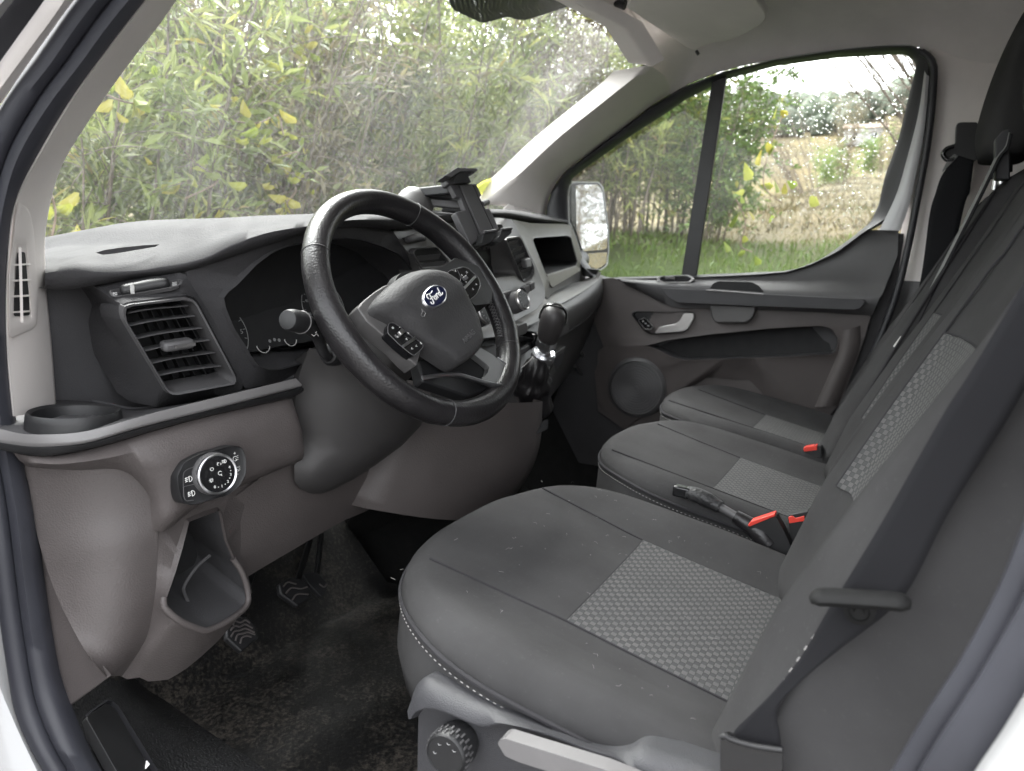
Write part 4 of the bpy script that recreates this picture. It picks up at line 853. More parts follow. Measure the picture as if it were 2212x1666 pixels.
def cluster():
    n = unit(np.array([-.05, -.93, .36])); p0 = CPk.mean(0)+n*.004; S = [proj_(p) for p in CPk]
    G = np.array([p-n*((p-p0)@n) for p in scale_to(CPk, 1.02)]); g = panel('cluster_face', G, -n*.004, M['hole'], bo, 0)
    pl = (p0+n*.001, n); r = unit(np.cross((0, 0, 1), n))*1; r = r if r[0] > 0 else -r; u = np.cross(n, r)*1; u = u if u[2] > 0 else -u
    def arc(cx, cy, R, a0, a1, rad=.0006, mt='printdim', tick=0):
        c = at(cx, cy, pl=pl); t = np.radians(np.linspace(a0, a1, 24)); P = c+R*(np.cos(t)[:, None]*r+np.sin(t)[:, None]*u); tube('dial_ring', P, rad, M[mt], g, n=4)
        if tick:
            tk = []
            for q in np.radians(np.linspace(a0, a1, tick)):
                d = math.cos(q)*r+math.sin(q)*u; tk.append(g_tube([c+d*R*.96, c+d*R*.87], .0005, 4)[:2])
            V, F = join(tk); obj('dial_ticks', V, F, M['printdim'], g)
        return c
    c = arc(478, 722, .046, -50, 215, tick=15); 
    for s, a in (('4', 52), ('5', 2), ('3', 100)): q = math.radians(a); text('numeral', s, c+.036*(math.cos(q)*r+math.sin(q)*u)+n*.0005, r, u, .010, M['printdim'], g)
    c = arc(700, 665, .048, -40, 220, tick=15)
    for s, a in (('40', 160), ('60', 128), ('80', 96), ('20', 195)): q = math.radians(a); text('numeral', s, c+.038*(math.cos(q)*r+math.sin(q)*u)+n*.0005, r, u, .007, M['printdim'], g)
    arc(568, 745, .0125, 185, 345, .0007, 'print', 4); arc(627, 731, .0125, 185, 345, .0007, 'print', 4)
    for x, y in ((583, 737), (593, 734), (603, 735)): p = at(x, y, pl=pl); lathe('warning_lamp', p, n, [(.0028, 0), (.0024, .0006)], M['printdim'], g, 10)
def proj_(P):
    v = np.array(P)-EYE; z = v@CF; return PCX+FPX*(v@CR)/z, PCY-FPX*(v@CU)/z
cluster()
# shelf with trim strip and cup holder
SU = [(-40, 922, .86), (0, 927, .845), (50, 938, .82), (133, 938, .785), (200, 929, .765), (267, 911, .75), (333, 892, .742), (433, 867, .735), (533, 843, .728), (636, 818, .722)]
SLw = [(-40, 948, .857), (0, 952, .842), (67, 960, .81), (133, 959, .780), (200, 951, .760), (300, 922, .742), (400, 897, .732), (500, 872, .725), (600, 846, .719), (652, 833, .716)]
SB = [(-40, 968, .86), (0, 972, .845), (67, 984, .815), (133, 982, .787), (233, 960, .76), (333, 930, .745), (433, 903, .736), (533, 880, .73), (625, 860, .724), (654, 846, .72)]
def shelf():
    a, b, c = atv(spl(SU, 60)), atv(spl(SLw, 60)), atv(spl(SB, 60))
    bk = spl(atv([(-60, 905, .88), (0, 900, .90), (32, 889, .92), (90, 874, .94), (122, 864, .945), (200, 868, .945), (283, 884, .91), (335, 880, .87), (400, 871, .835), (520, 848, .80), (600, 832, .79), (636, 812, .785)]), 60)
    f = surf('shelf', [bk+[0, 0, .003], bk, a+[0, .004, -.003], a+[0, .003, -.012]], M['dark'], DASH, smooth=40)
    surf('trim_strip', [a+[0, .004, -.006], a, a*.9+b*.1+[0, -.0015, .0015], a*.12+b*.88+[0, -.001, .001], b, b+[0, .006, -.004]], M['strip'], DASH, smooth=60)
    e = b*.8+c*.2+[0, .006, 0]; surf('strip_face', [b+[0, .008, -.001], e, b*.72+c*.28+[0, -.002, 0], b*.3+c*.7+[0, -.003, 0], c, c+[0, .03, 0]], M['black'], DASH, smooth=60)
    c0 = at(161, 891, Z=a[20][2]+.0085); R = .0490
    h = lathe('cup_holder', c0, (0.02, 0.0, 1), [(R*1.02, -.016), (R, -.006), (R*.985, .0), (R*.95, .0025), (R*.86, .0), (R*.83, -.008), (R*.78, -.04)], M['black'], DASH, 56, cap1=True, up=(0, 1, 0))
    return f
shelf()
# lower panel with the light switch
def lower():
    t = atv(spl([(28, 978, .85), (67, 985, .822), (133, 983, .795), (233, 961, .768), (333, 931, .752), (433, 904, .743), (533, 881, .737), (625, 862, .731), (634, 872, .733)], 50))
    r1 = atv(spl([(42, 995, .848), (75, 1000, .81), (140, 1002, .775), (240, 988, .748), (337, 962, .733), (433, 935, .727), (533, 908, .722), (628, 888, .718), (644, 905, .722)], 50))
    r2 = atv(spl([(55, 1004, .85), (90, 1008, .815), (160, 1012, .785), (250, 1004, .758), (335, 1012, .735), (433, 985, .725), (533, 950, .72), (640, 925, .716), (654, 945, .72)], 50))
    r3 = atv(spl([(60, 1008, .86), (98, 1012, .835), (175, 1017, .80), (265, 1018, .775), (352, 1060, .738), (433, 1040, .727), (533, 995, .722), (640, 968, .718), (657, 972, .721)], 50))
    r4 = atv(spl([(62, 1010, .88), (100, 1015, .86), (185, 1020, .83), (275, 1030, .80), (356, 1100, .742), (433, 1075, .731), (540, 1026, .727), (630, 995, .722), (655, 988, .724)], 50))
    r5 = atv(spl([(62, 1011, .89), (100, 1017, .88), (185, 1023, .85), (275, 1034, .82), (338, 1148, .75), (433, 1090, .742), (560, 1033, .737), (632, 1003, .733), (652, 994, .733)], 50))
    f = surf('lower_panel', [t, r1, r2, r3, r4, r5, r5+[0, .07, -.0]], M['brown'], DASH, smooth=80)
    # side cover at the dash end
    L = spl(ats([(40, 990), (60, 1040), (72, 1110), (83, 1167), (105, 1240), (133, 1310), (183, 1404), (228, 1462)], X=.006), 40)
    R_ = spl(atv([(250, 1000, .775), (330, 1035, .765), (352, 1090, .76), (341, 1147, .755), (340, 1210, .757), (333, 1297, .76), (317, 1377, .77), (285, 1430, .785), (264, 1460, .795)]), 40)
    rows = []
    for s in np.linspace(0, 1, 9):
        P = L*(1-s)+R_*s; k = math.sin(s*math.pi); P = P+np.array([-.02, -.035, 0])*k*(np.linspace(.35, 1, 40)**.6*(1-np.linspace(0, 1, 40)**3))[:, None]; rows.append(P)
    surf('side_cover', rows, M['brown'], DASH, smooth=80)
    gr = spl(ats([(95, 1012), (180, 1016), (262, 1024), (310, 1075), (318, 1180), (312, 1300), (283, 1400), (232, 1458)], Y=.76)+[0, -.022, 0], 60)
    # pocket
    OA = [(341, 1140, .757), (341, 1210, .757), (333, 1297, .76), (317, 1377, .77), (285, 1430, .785), (262, 1458, .795), (276, 1468, .795), (300, 1462, .79), (322, 1473, .79), (364, 1468, .785), (400, 1447, .78), (435, 1418, .777), (470, 1386, .775), (503, 1348, .775), (530, 1312, .775), (545, 1280, .775), (536, 1245, .775), (520, 1200, .775), (522, 1100, .775), (560, 1030, .775), (440, 1060, .775)]
    OB = [(402, 1125, .765), (388, 1180, .757), (372, 1235, .75), (351, 1295, .742), (353, 1312, .738), (385, 1340, .73), (430, 1358, .728), (450, 1358, .73), (490, 1340, .738), (525, 1311, .75), (533, 1284, .755), (520, 1237, .76), (500, 1204, .765), (483, 1165, .768), (470, 1100, .77)]
    o, pb, pk = surround('knee_pocket', OA, OB, M['brown'], DASH, (.02, .11, .02), 90, .86, c=(440, 1260), lip=.006, wall=M['dark'])
    rim = spl(atv([(350, 1290, .742), (352, 1311, .737), (385, 1340, .729), (430, 1359, .727), (450, 1359, .729), (490, 1340, .737), (526, 1311, .749), (533, 1284, .754), (520, 1237, .759), (500, 1206, .764)]), 50)+[0, -.003, 0]
    tube('pocket_rim', rim, .0042, M['brown'], o, n=8)
    d = spl(ats([(453, 1200), (425, 1225), (400, 1262), (398, 1280), (415, 1320), (427, 1357)], Y=.79), 30); tube('liner_edge', d, .0022, M['charcoal'], o, n=6)
    # knee panel behind the column
    a = atv(spl([(495, 1085, .775), (567, 1030, .765), (640, 1000, .76), (760, 955, .765), (870, 890, .77)], 40)); b = atv(spl([(520, 1255, .80), (575, 1222, .80), (633, 1188, .80), (737, 1128, .80), (800, 1099, .80), (860, 1050, .80)], 40))
    surf('knee_panel', [a, a*.5+b*.5+[0, -.012, 0], b, b+[0, .012, .001], b+[0, .22, .06]], M['brown'], DASH, smooth=60)
    # light switch
    q = rpoly([(379, 1030), (395, 998), (430, 980), (497, 962), (522, 965), (531, 985), (532, 1022), (518, 1050), (493, 1070), (417, 1092), (392, 1088), (383, 1060)], 7)
    P = ats(q, Y=.708); c3 = P.mean(0); n = unit(np.array([-.22, -.93, .16])); P = ats(q, pl=(c3, n)); K = 72; D = dense(P, K)
    s = ring_loops('light_switch', [D-n*.02, D, scale_to(D, .97)+n*.002, scale_to(D, .9)+n*.0005], M['black'], DASH, cap=True)
    k = at(470, 1024, pl=(c3+n*.012, n))
    lathe('knob', k-n*.014, n, [(.0262, 0), (.0255, .008), (.0242, .012), (.0225, .0135)], M['charcoal'], s, 48)
    lathe('bezel_ring', k-n*.001, n, [(.0247, -.004), (.0247, .0022), (.0234, .0034), (.0217, .0022), (.0212, 0)], M['chrome'], s, 48, cap1=False)
    fcm = lathe('knob_face', k+n*.0005, n, [(.0219, 0), (.0216, .0008), (.009, .0012), (.0088, .0005), (.0078, .0005), (.0076, .0014)], M['gloss'], s, 48)
    r, u, nn = axes_of(n); fp = k+n*.003
    def stroke(pts, base=fp, w=.0004): tube('symbol', [base+(r*a+u*b)*.87 for a, b in pts], w, M['print'], s, n=4)
    def circ(cx, cy, R, a0=0, a1=360, base=fp, w=.0004): stroke([(cx+R*math.cos(math.radians(a)), cy+R*math.sin(math.radians(a))) for a in np.linspace(a0, a1, 14)], base, w)
    def lampsym(cx, cy, sz, base, lines=3, slash=False, flip=1):
        circ(cx, cy, sz*.5, -90, 90, base); stroke([(cx, cy-sz*.5), (cx-.1*sz, cy+sz*.5)][:2], base); stroke([(cx, cy+sz*.5), (cx, cy-sz*.5)], base)
        for i in range(lines): y = cy+(i-(lines-1)/2)*sz*.32; stroke([(cx-sz*.25, y), (cx-sz*.8, y-(.12*sz if slash else 0))], base)
    circ(-.009, .0085, .0022); lampsym(.010, .016, .0048, fp); stroke([(-.001, .0155), (.002, .0155)]); circ(.0005, .0135, .0012, 90, 270); circ(.0035, .0135, .0012, -90, 90)
    circ(-.0115, -.0065, .0014)
    for a in range(0, 360, 45): q_ = math.radians(a); stroke([(-.0115+.0021*math.cos(q_), -.0065+.0021*math.sin(q_)), (-.0115+.0031*math.cos(q_), -.0065+.0031*math.sin(q_))])
    circ(.002, .001, .0026, 30, 330); stroke([(.002, -.001), (.0045, -.003)])
    for i, ch in enumerate(['0', '•', '1', '•', '2', '•', '3', '•', '4']):
        q_ = math.radians(-112+i*16.5); text('symbol', ch, fp+.0158*(r*math.cos(q_)+u*math.sin(q_))-n*.001, r, u, .0048, M['print'], s)
    for (x, y) in ((409, 1035), (415, 1066)):
        b0 = at(x, y, pl=(c3+n*.0016, n)); lampsym(0, 0, .0075, b0, 3, True); stroke([(-.0045, .0028), (-.0045, -.0034)], b0)
    for (x, y, sg) in ((508, 991, '+'), (512, 1014, '−')):
        b0 = at(x, y, pl=(c3+n*.0016, n)); circ(0, 0, .0032, 40, 320, b0); stroke([(0, 0), (.003, -.002)], b0)
        for dy in (-.0025, 0, .0025): stroke([(.0028, dy+.001), (.005, dy+.001)], b0, .0003)
        text('symbol', sg, b0+u*(.0065 if sg == '+' else -.0065), r, u, .006, M['print'], s)
    for x0, y0, x1, y1, x2, y2 in ((396, 1050, 398, 1020, 420, 1008), (396, 1053, 400, 1080, 418, 1081), (395, 1052, 428, 1044, 428, 1044)):
        tube('button_gap', spl(ats([(x0, y0), (x1, y1), (x2, y2)], pl=(c3+n*.0012, n)), 12), .0005, M['charcoal'], s, n=4)
lower()
# steering column cover
def column():
    t = thing('steering_column', (.42, .72, .55), 'dark steering column cover with indicator stalk behind the wheel', 'steering column')
    rows = []
    for (xl, yl, xr, yr, ye, ym) in [(668, 752, 770, 775, .70, .665), (650, 800, 790, 815, .735, .66), (640, 838, 820, 845, .745, .65), (637, 880, 885, 872, .745, .645), (652, 935, 880, 900, .745, .655), (657, 975, 850, 945, .745, .675), (636, 1005, 800, 1000, .745, .70), (636, 1040, 760, 1030, .75, .72), (648, 1056, 725, 1050, .755, .735), (668, 1065, 700, 1062, .76, .75)]:
        L, R_ = at(xl, yl, Y=ye), at(xr, yr, Y=ye+.01); s = np.linspace(0, 1, 14)[:, None]; P = L*(1-s)+R_*s; P[:, 1] -= (ye-ym)*(np.sin(s[:, 0]*np.pi)**.6); rows.append(P)
    surf('lower_cover', rows, M['shroud'], t, smooth=180)
    ax = WN; W = WC; secs = []
    r, u, n = axes_of(ax)
    for d, a, b in ((.035, .040, .036), (.05, .048, .044), (.12, .054, .052), (.2, .062, .062), (.30, .07, .07)):
        an = np.linspace(0, 2*np.pi, 36, endpoint=False); c, s = np.cos(an), np.sin(an); e = .45
        secs.append(W-ax*d+[.0, 0, -.022]+a*(np.sign(c)*np.abs(c)**e)[:, None]*r+b*(np.sign(s)*np.abs(s)**e)[:, None]*u)
    surf('upper_cover', secs, M['shroud'], t, closed=True, cap0=True, smooth=50)
    p0, p1 = W-ax*.115-r*.0-np.array([.073, 0, .03]), W-ax*.10+np.array([0, 0, -.07])
    b = at(711, 768, Y=.655); lathe('stalk_boss', b+[.012, .004, 0], (-.95, -.2, .1), [(.016, -.006), (.0155, .006), (.012, .013), (.005, .016)], M['black'], t, 24)
    S = spl(atv([(709, 772, .652), (699, 762, .650), (692, 742, .648), (684, 722, .645), (668, 704, .641), (645, 695, .636), (622, 691, .632)]), 26); rr = np.interp(np.linspace(0, 1, 26), [0, .3, .5, .68, .75, .95, 1], [.0065, .0075, .0105, .0120, .0135, .0135, .0120])
    st = tube('indicator_stalk', S, rr, M['black'], t, n=16)
    tg = unit(S[-1]-S[-2]); lathe('stalk_end', S[-1]-tg*.0005, tg, [(.0122, 0), (.0114, .0018), (.007, .003)], M['black'], st, 20)
    c1 = S[19]; tube('ring_seam', c1+.0136*(np.cos(np.linspace(0, 6.28, 24))[:, None]*axes_of(unit(S[20]-S[18]))[0]+np.sin(np.linspace(0, 6.28, 24))[:, None]*axes_of(unit(S[20]-S[18]))[1]), .0009, M['strip'], st, n=5)
    d = unit(EYE-S[13]); q = S[12]+d*.0125; r2, u2, n2 = axes_of(d)
    tube('symbol', [q+r2*a*.004+u2*b*.004 for a, b in ((-1, -.3), (-.6, .8), (.6, .8), (1, -.3), (.7, -.8), (-.7, -.8), (-1, -.3))], .0004, M['print'], st, n=4)
    tube('symbol', [q+r2*a*.004+u2*b*.004+r2*.001-u2*.006 for a, b in ((-1, .3), (-.2, -.4), (.6, .4), (1.2, -.3))], .0004, M['print'], st, n=4)
WC = EYE+CF*1.045+CR*(-.127)+CU*.114; WN = unit([-.118, -.814, .569])
column()
# lower console
def console():
    Lc = spl(atv([(880, 860, .73), (850, 940, .74), (815, 1030, .75), (788, 1098, .76)]), 20); Rc = spl(np.array([at(1172, 868, X=.86), at(1168, 950, X=.86), at(1150, 1010, X=.85), at(1120, 1060, X=.84), at(1082, 1106, X=.825)]), 20)
    rows = []
    for s in np.linspace(0, 1, 12):
        P = Lc*(1-s)+Rc*s; P[:, 2] -= .012*math.sin(s*math.pi)*np.linspace(0, 1, 20)**2; P[:, 1] -= .035*math.sin(s*math.pi); rows.append(P)
    rows += [Rc+[.006, .006, 0], Rc+[.012, .03, 0], Rc*[1, 0, 1]+[.02, 1.2, 0]]
    rows = [Lc+[0, .1, 0]]+rows
    surf('console_cover', rows, M['brown'], DASH, smooth=60)
    B = np.array([r[-1] for r in rows[1:-1]]); surf('console_underside', [B, B+[0, .3, .05]], M['dark'], DASH)
    P = ats(rpoly([(1138, 930), (1150, 903), (1163, 897), (1163, 918)], 3), X=.838); obj('slot', P+[-.02, -.03, 0], [tuple(range(len(P)))], M['hole'], DASH)
    # barcode label
    c = at(983, 925, Y=.685); n = unit(EYE-c); r, u, n = axes_of(unit([-.25, -.9, .3])); s_ = thing('barcode_label', c, 'small white barcode label stuck below the steering wheel', 'label')
    panel('label_paper', [c+r*a+u*b for a, b in ((-.0062, -.0115), (.0062, -.0115), (.0062, .0115), (-.0062, .0115))], -n*.0006, M['paper'], s_, 0)
    x = -.0085
    while x < .0085: w_ = random.choice([.0004, .0007, .001]); V, F = g_box(c+u*x+n*.0003, r, u, n, (.0088, w_, .0003)); obj('bar', V, F, M['gloss'], s_); x += w_+random.choice([.0005, .0008])
console()
# centre stack
def stack():
    A = [(848, 498, .792), (862, 520, .79), (877, 540, .788), (908, 582, .778), (925, 630, .765), (950, 690, .74), (1000, 712, .72), (1050, 706, .715), (1110, 695, .715), (1160, 668, .725), (1178, 645, .738), (1176, 621, .752), (1157, 573, .768), (1127, 513, .79), (1106, 474, .812), (1070, 470, .82), (1000, 476, .82), (954, 485, .815), (900, 495, .80)]
    B = [(975, 497, .805), (1020, 489, .807), (1080, 484, .806), (1088, 500, .80), (1104, 545, .785), (1119, 588, .772), (1117, 595, .77), (1060, 603, .77), (1040, 604, .77), (1020, 590, .775), (995, 540, .79)]
    o, pb, pk = surround('centre_stack', A, B, M['stack'], DASH, (-.005, .055, -.004), 96, .93, lip=.004, wall=M['greyp'])
    # chin under it
    t = atv(spl([(905, 700, .75), (950, 698, .735), (1000, 712, .72), (1050, 706, .715), (1110, 695, .715), (1160, 668, .725), (1178, 645, .738)], 40)); b = atv(spl([(930, 740, .74), (985, 738, .72), (1046, 731, .708), (1077, 727, .706), (1120, 709, .71), (1163, 688, .72), (1180, 668, .735)], 40))
    surf('stack_chin', [t+[0, .01, 0], t, t*.6+b*.4+[0, -.012, 0], t*.15+b*.85+[0, -.014, 0], b, b+[0, .06, 0]], M['stack'], DASH, smooth=70)
    b2 = atv(spl([(930, 757, .75), (985, 754, .735), (1046, 748, .72), (1090, 736, .718), (1130, 715, .722), (1170, 692, .735), (1184, 674, .745)], 40)); surf('chin_groove', [b+[0, .012, 0], b*.5+b2*.5+[0, .012, 0], b2, b2+[0, .02, 0]], M['black'], DASH, smooth=40)
    panel('hook_tab', ats(rpoly([(1120, 702), (1138, 695), (1142, 712), (1136, 722), (1118, 728)], 3), Y=.69), (0, .03, 0), M['stack'], DASH, .002)
    # sloping panel down to the gear lever
    c0 = atv(spl([(930, 750, .76), (985, 750, .75), (1046, 745, .74), (1120, 722, .735), (1170, 692, .745)], 20)); c1 = atv(spl([(930, 880, .735), (985, 880, .72), (1046, 880, .70), (1110, 876, .67), (1174, 868, .64)], 20))
    surf('console_top', [c0, c0*.5+c1*.5, c1], M['greyp'], DASH)
    # radio
    q = [(1008, 543), (1074, 528), (1086, 586), (1055, 594)]; P = ats(rpoly(q, 3), Y=.832); n = nface(P); rd = panel('radio', P, -n*.01, M['black'], DASH, .001); pl = (P.mean(0)+n*.0015, n)
    panel('display', ats(rpoly([(1024, 548), (1049, 541), (1058, 555), (1052, 571), (1037, 575)], 2), pl=pl), -n*.002, M['lcd'], rd, .0005)
    k = at(1071, 553, pl=pl); lathe('knob', k, n, [(.0135, -.002), (.0130, .012), (.0115, .0145)], M['charcoal'], rd, 28); lathe('knob_rim', k+n*.0135, n, [(.0122, 0), (.0118, .0016), (.0105, .001)], M['satin'], rd, 28, cap1=False)
    for i in range(4):
        a, b = at(1056+i*7.3, 583-i*2.0, pl=pl), at(1056+i*7.3+1.3, 591-i*2, pl=pl); box('key', (a+b)/2, (1, 0, .1), b-a, n, (.0098, np.linalg.norm(b-a)*.92, .003), M['charcoal'], rd, .0008)
    for i in range(3):
        a = at(1046+i*8.5, 537-i*2.2, pl=pl); box('key', a, (1, 0, .1), (0, 0, 1), n, (.011, .007, .003), M['charcoal'], rd, .0008)
    # vents of the stack
    def vent(out, slats, knob, Y0, lab):
        P = ats(rpoly(out, 4), Y=Y0); n = nface(P); pl = (P.mean(0)+n*.004, n); P = ats(rpoly(out, 4), pl=pl); D = dense(P, 48)
        f = ring_loops('air_vent', [D-n*.01, D+n*.001, scale_to(D, .93)+n*.001, scale_to(D, .88)-n*.004], M['charcoal'], DASH, label=lab); obj('vent_cavity', scale_to(D, .9)-n*.0035, [tuple(range(48))], M['hole'], f)
        for x0, y0, x1, y1 in slats:
            a, b = at(x0, y0, pl=pl), at(x1, y1, pl=pl); V, F = g_box((a+b)/2-n*.001, b-a, np.cross(n, b-a)+n*.5*np.linalg.norm(b-a), n, (np.linalg.norm(b-a), .011, .002)); obj('slat', V, F, M['charcoal'], f)
        if knob: box('adjuster', at(*knob, pl=pl)+n*.008, (1, 0, .2), (0, .3, 1), n, (.028, .02, .014), M['charcoal'], f, .003)
        return f
    vent([(890, 545), (897, 537), (944, 533), (973, 567), (966, 573), (912, 583)], [(899, 559, 950, 554), (908, 575, 960, 569)], None, .782, 'black air vent left of the radio')
    vent([(1091, 515), (1122, 510), (1127, 517), (1154, 578), (1155, 592), (1148, 603), (1132, 613)], [(1098, 527, 1119, 522), (1106, 543, 1127, 536), (1112, 558, 1133, 550), (1119, 574, 1142, 568), (1124, 590, 1147, 581)], (1130, 568), .765, 'black air vent right of the radio')
    P = ats(rpoly([(870, 514), (914, 507), (920, 520), (880, 527)], 4), Y=.783); n = nface(P); f = panel('vent_control', P+n*.003, -n*.006, M['black'], DASH, .001)
    C = spl(ats([(878, 519), (897, 514), (915, 513)], Y=.777), 10); tube('thumb_wheel', C, [.004]+[.007]*8+[.004], M['charcoal'], f, n=8)
    for y0 in (0, 1, 2): pass
    for (x, y, ry, lab) in ((1131, 647, .0225, 0), (1051, 674, .0235, 1)):
        n = unit([-.12, -.9, .36]); p = at(x, y, Y=.700 if lab == 0 else .69); k = lathe('climate_knob', p-n*.03, n, [(ry*1.04, 0), (ry*1.02, .022), (ry*.98, .028)], M['charcoal'], DASH, 40)
        lathe('knob_ring', p-n*.003, n, [(ry*1.0, -.002), (ry, .002), (ry*.93, .004), (ry*.86, .002)], M['satin'], k, 40, cap1=False); lathe('knob_face', p-n*.001, n, [(ry*.88, 0), (ry*.84, .0012)], M['black'], k, 40)
        r, u, nn = axes_of(n)
        for a in range(0, 360, 30):
            q = math.radians(a); c = p+n*.001+ry*.62*(math.cos(q)*r+math.sin(q)*u); V, F = g_box(c, math.cos(q)*r+math.sin(q)*u, -math.sin(q)*r+math.cos(q)*u, n, (.004, .0012, .0006)); obj('mark', V, F, M['printdim'], k)
    for q in ([(1087, 634), (1107, 627), (1111, 639), (1091, 647)], [(1092, 649), (1112, 641), (1114, 655), (1096, 665)], [(1099, 668), (1113, 662), (1110, 676), (1102, 680)], [(1133, 622), (1144, 615), (1146, 628), (1139, 637)], [(1146, 614), (1155, 608), (1156, 624), (1148, 629)]):
        panel('button', ats(rpoly(q, 2), Y=.728), (0, .012, 0), M['charcoal'], DASH, .001)
    # socket beside the lever
    P = ats(rpoly([(1110, 760), (1128, 750), (1154, 736), (1158, 748), (1130, 765), (1112, 772)], 2), Y=.69); f = panel('usb_panel', P, (0, .02, 0), M['black'], DASH, .001)
    panel('socket', ats([(1118, 760), (1143, 746), (1145, 754), (1120, 768)], Y=.686), (0, .01, 0), M['charcoal'], f, .0008)
    panel('socket_housing', ats(rpoly([(1156, 728), (1160, 719), (1170, 717), (1176, 724), (1170, 757), (1157, 757)], 4), Y=.68), (0, .05, 0), M['gloss'], DASH, .003)
stack()
# passenger side
def pass_dash():
    A = [(1106, 474, .812), (1150, 483, .84), (1221, 484, .885), (1233, 488, .892), (1246, 520, .895), (1257, 552, .89), (1266, 596, .88), (1262, 606, .872), (1220, 620, .84), (1192, 634, .81), (1182, 652, .785), (1178, 640, .765), (1175, 621, .768), (1157, 573, .782), (1127, 513, .80)]
    B = [(1149, 520, .835), (1152, 514, .838), (1225, 509, .88), (1232, 514, .883), (1246, 566, .868), (1243, 574, .863), (1182, 594, .815), (1176, 590, .813)]
    o, pb, pk = surround('open_tray', A, B, M['greyp'], DASH, (.02, .13, .0), 80, .93, lip=.003, wall=M['hole'])
    lp = ats([(1179, 595), (1244, 574), (1253, 582), (1190, 625), (1186, 618)], Y=.84); 
    t = atv([(1178, 594, .812), (1243, 574, .860), (1251, 580, .858), (1251, 586, .858), (1192, 622, .806), (1187, 618, .806)]); panel('tray_lip', t+[0, -.004, 0], (0, .006, 0), M['stack'], DASH, .002)
    k = atv(spl([(1176, 662, .775), (1182, 650, .785), (1196, 634, .808), (1230, 617, .84), (1264, 605, .868), (1284, 588, .885)], 30)); f0 = atv(spl([(1172, 676, .752), (1205, 660, .762), (1235, 644, .77), (1262, 628, .778), (1290, 607, .79), (1298, 590, .80)], 30))
    surf('ledge', [k+[0, .02, .004], k, k*.5+f0*.5+[0, 0, .004], f0*.9+k*.1+[0, 0, .003], f0, f0+[0, .008, -.008]], M['stack'], DASH, smooth=60)
    r0 = f0+[0, .004, -.004]
    def row(p): return atv(spl(p, 30))
    r1 = row([(1172, 694, .742), (1215, 680, .752), (1262, 655, .765), (1300, 630, .785), (1303, 615, .80)]); r2 = row([(1178, 742, .75), (1226, 716, .765), (1271, 683, .78), (1294, 660, .795), (1300, 648, .81)])
    r3 = row([(1178, 800, .757), (1222, 770, .79), (1262, 735, .825), (1282, 705, .85), (1288, 694, .86)]); r4 = row([(1172, 880, .76), (1202, 842, .82), (1241, 791, .88), (1260, 757, .91), (1268, 740, .92)])
    surf('glovebox', [r0, r0*.6+r1*.4+[0, -.004, 0], r1, r2+[0, -.002, 0], r2+[0, .004, -.004], r3, r4, r4+[0, .2, -.02]], M['greyp'], DASH, smooth=50)
    tube('glovebox_seam', r2+[0, -.001, -.0015], .0016, M['hole'], DASH, n=5)
    panel('latch', ats(rpoly([(1192, 770), (1222, 748), (1221, 757), (1195, 777)], 2), Y=.755), (0, .02, 0), M['stack'], DASH, .002)
    panel('latch_recess', ats(rpoly([(1193, 778), (1220, 758), (1214, 786), (1196, 806), (1190, 806)], 2), Y=.762), (0, .02, 0), M['dark'], DASH, .001)
    panel('latch_edge', ats(rpoly([(1188, 806), (1197, 786), (1200, 801), (1186, 824)], 1), Y=.757), (0, .02, 0), M['stack'], DASH, .001)
    tube('bag_hook', spl(ats([(1254, 760), (1264, 776), (1277, 800), (1279, 811), (1268, 818), (1256, 808), (1240, 792)], Y=.86), 40), .0055, M['charcoal'], DASH, n=8)
    lathe('side_cup_ring', at(1274, 580, Y=.86), (0, -.1, 1), [(.030, -.025), (.030, 0), (.025, .002), (.023, -.01)], M['black'], DASH, 28)
    panel('footwell_wall', [(.86, 1.12, .02), (1.68, 1.12, .02), (1.68, 1.0, .62), (.86, 1.0, .62)], (0, .02, 0), M['carpet'], DASH)
    panel('footwell_wall', [(.05, 1.25, .02), (.87, 1.25, .02), (.87, 1.2, .6), (.05, 1.2, .6)], (0, .02, 0), M['carpet'], DASH)
pass_dash()
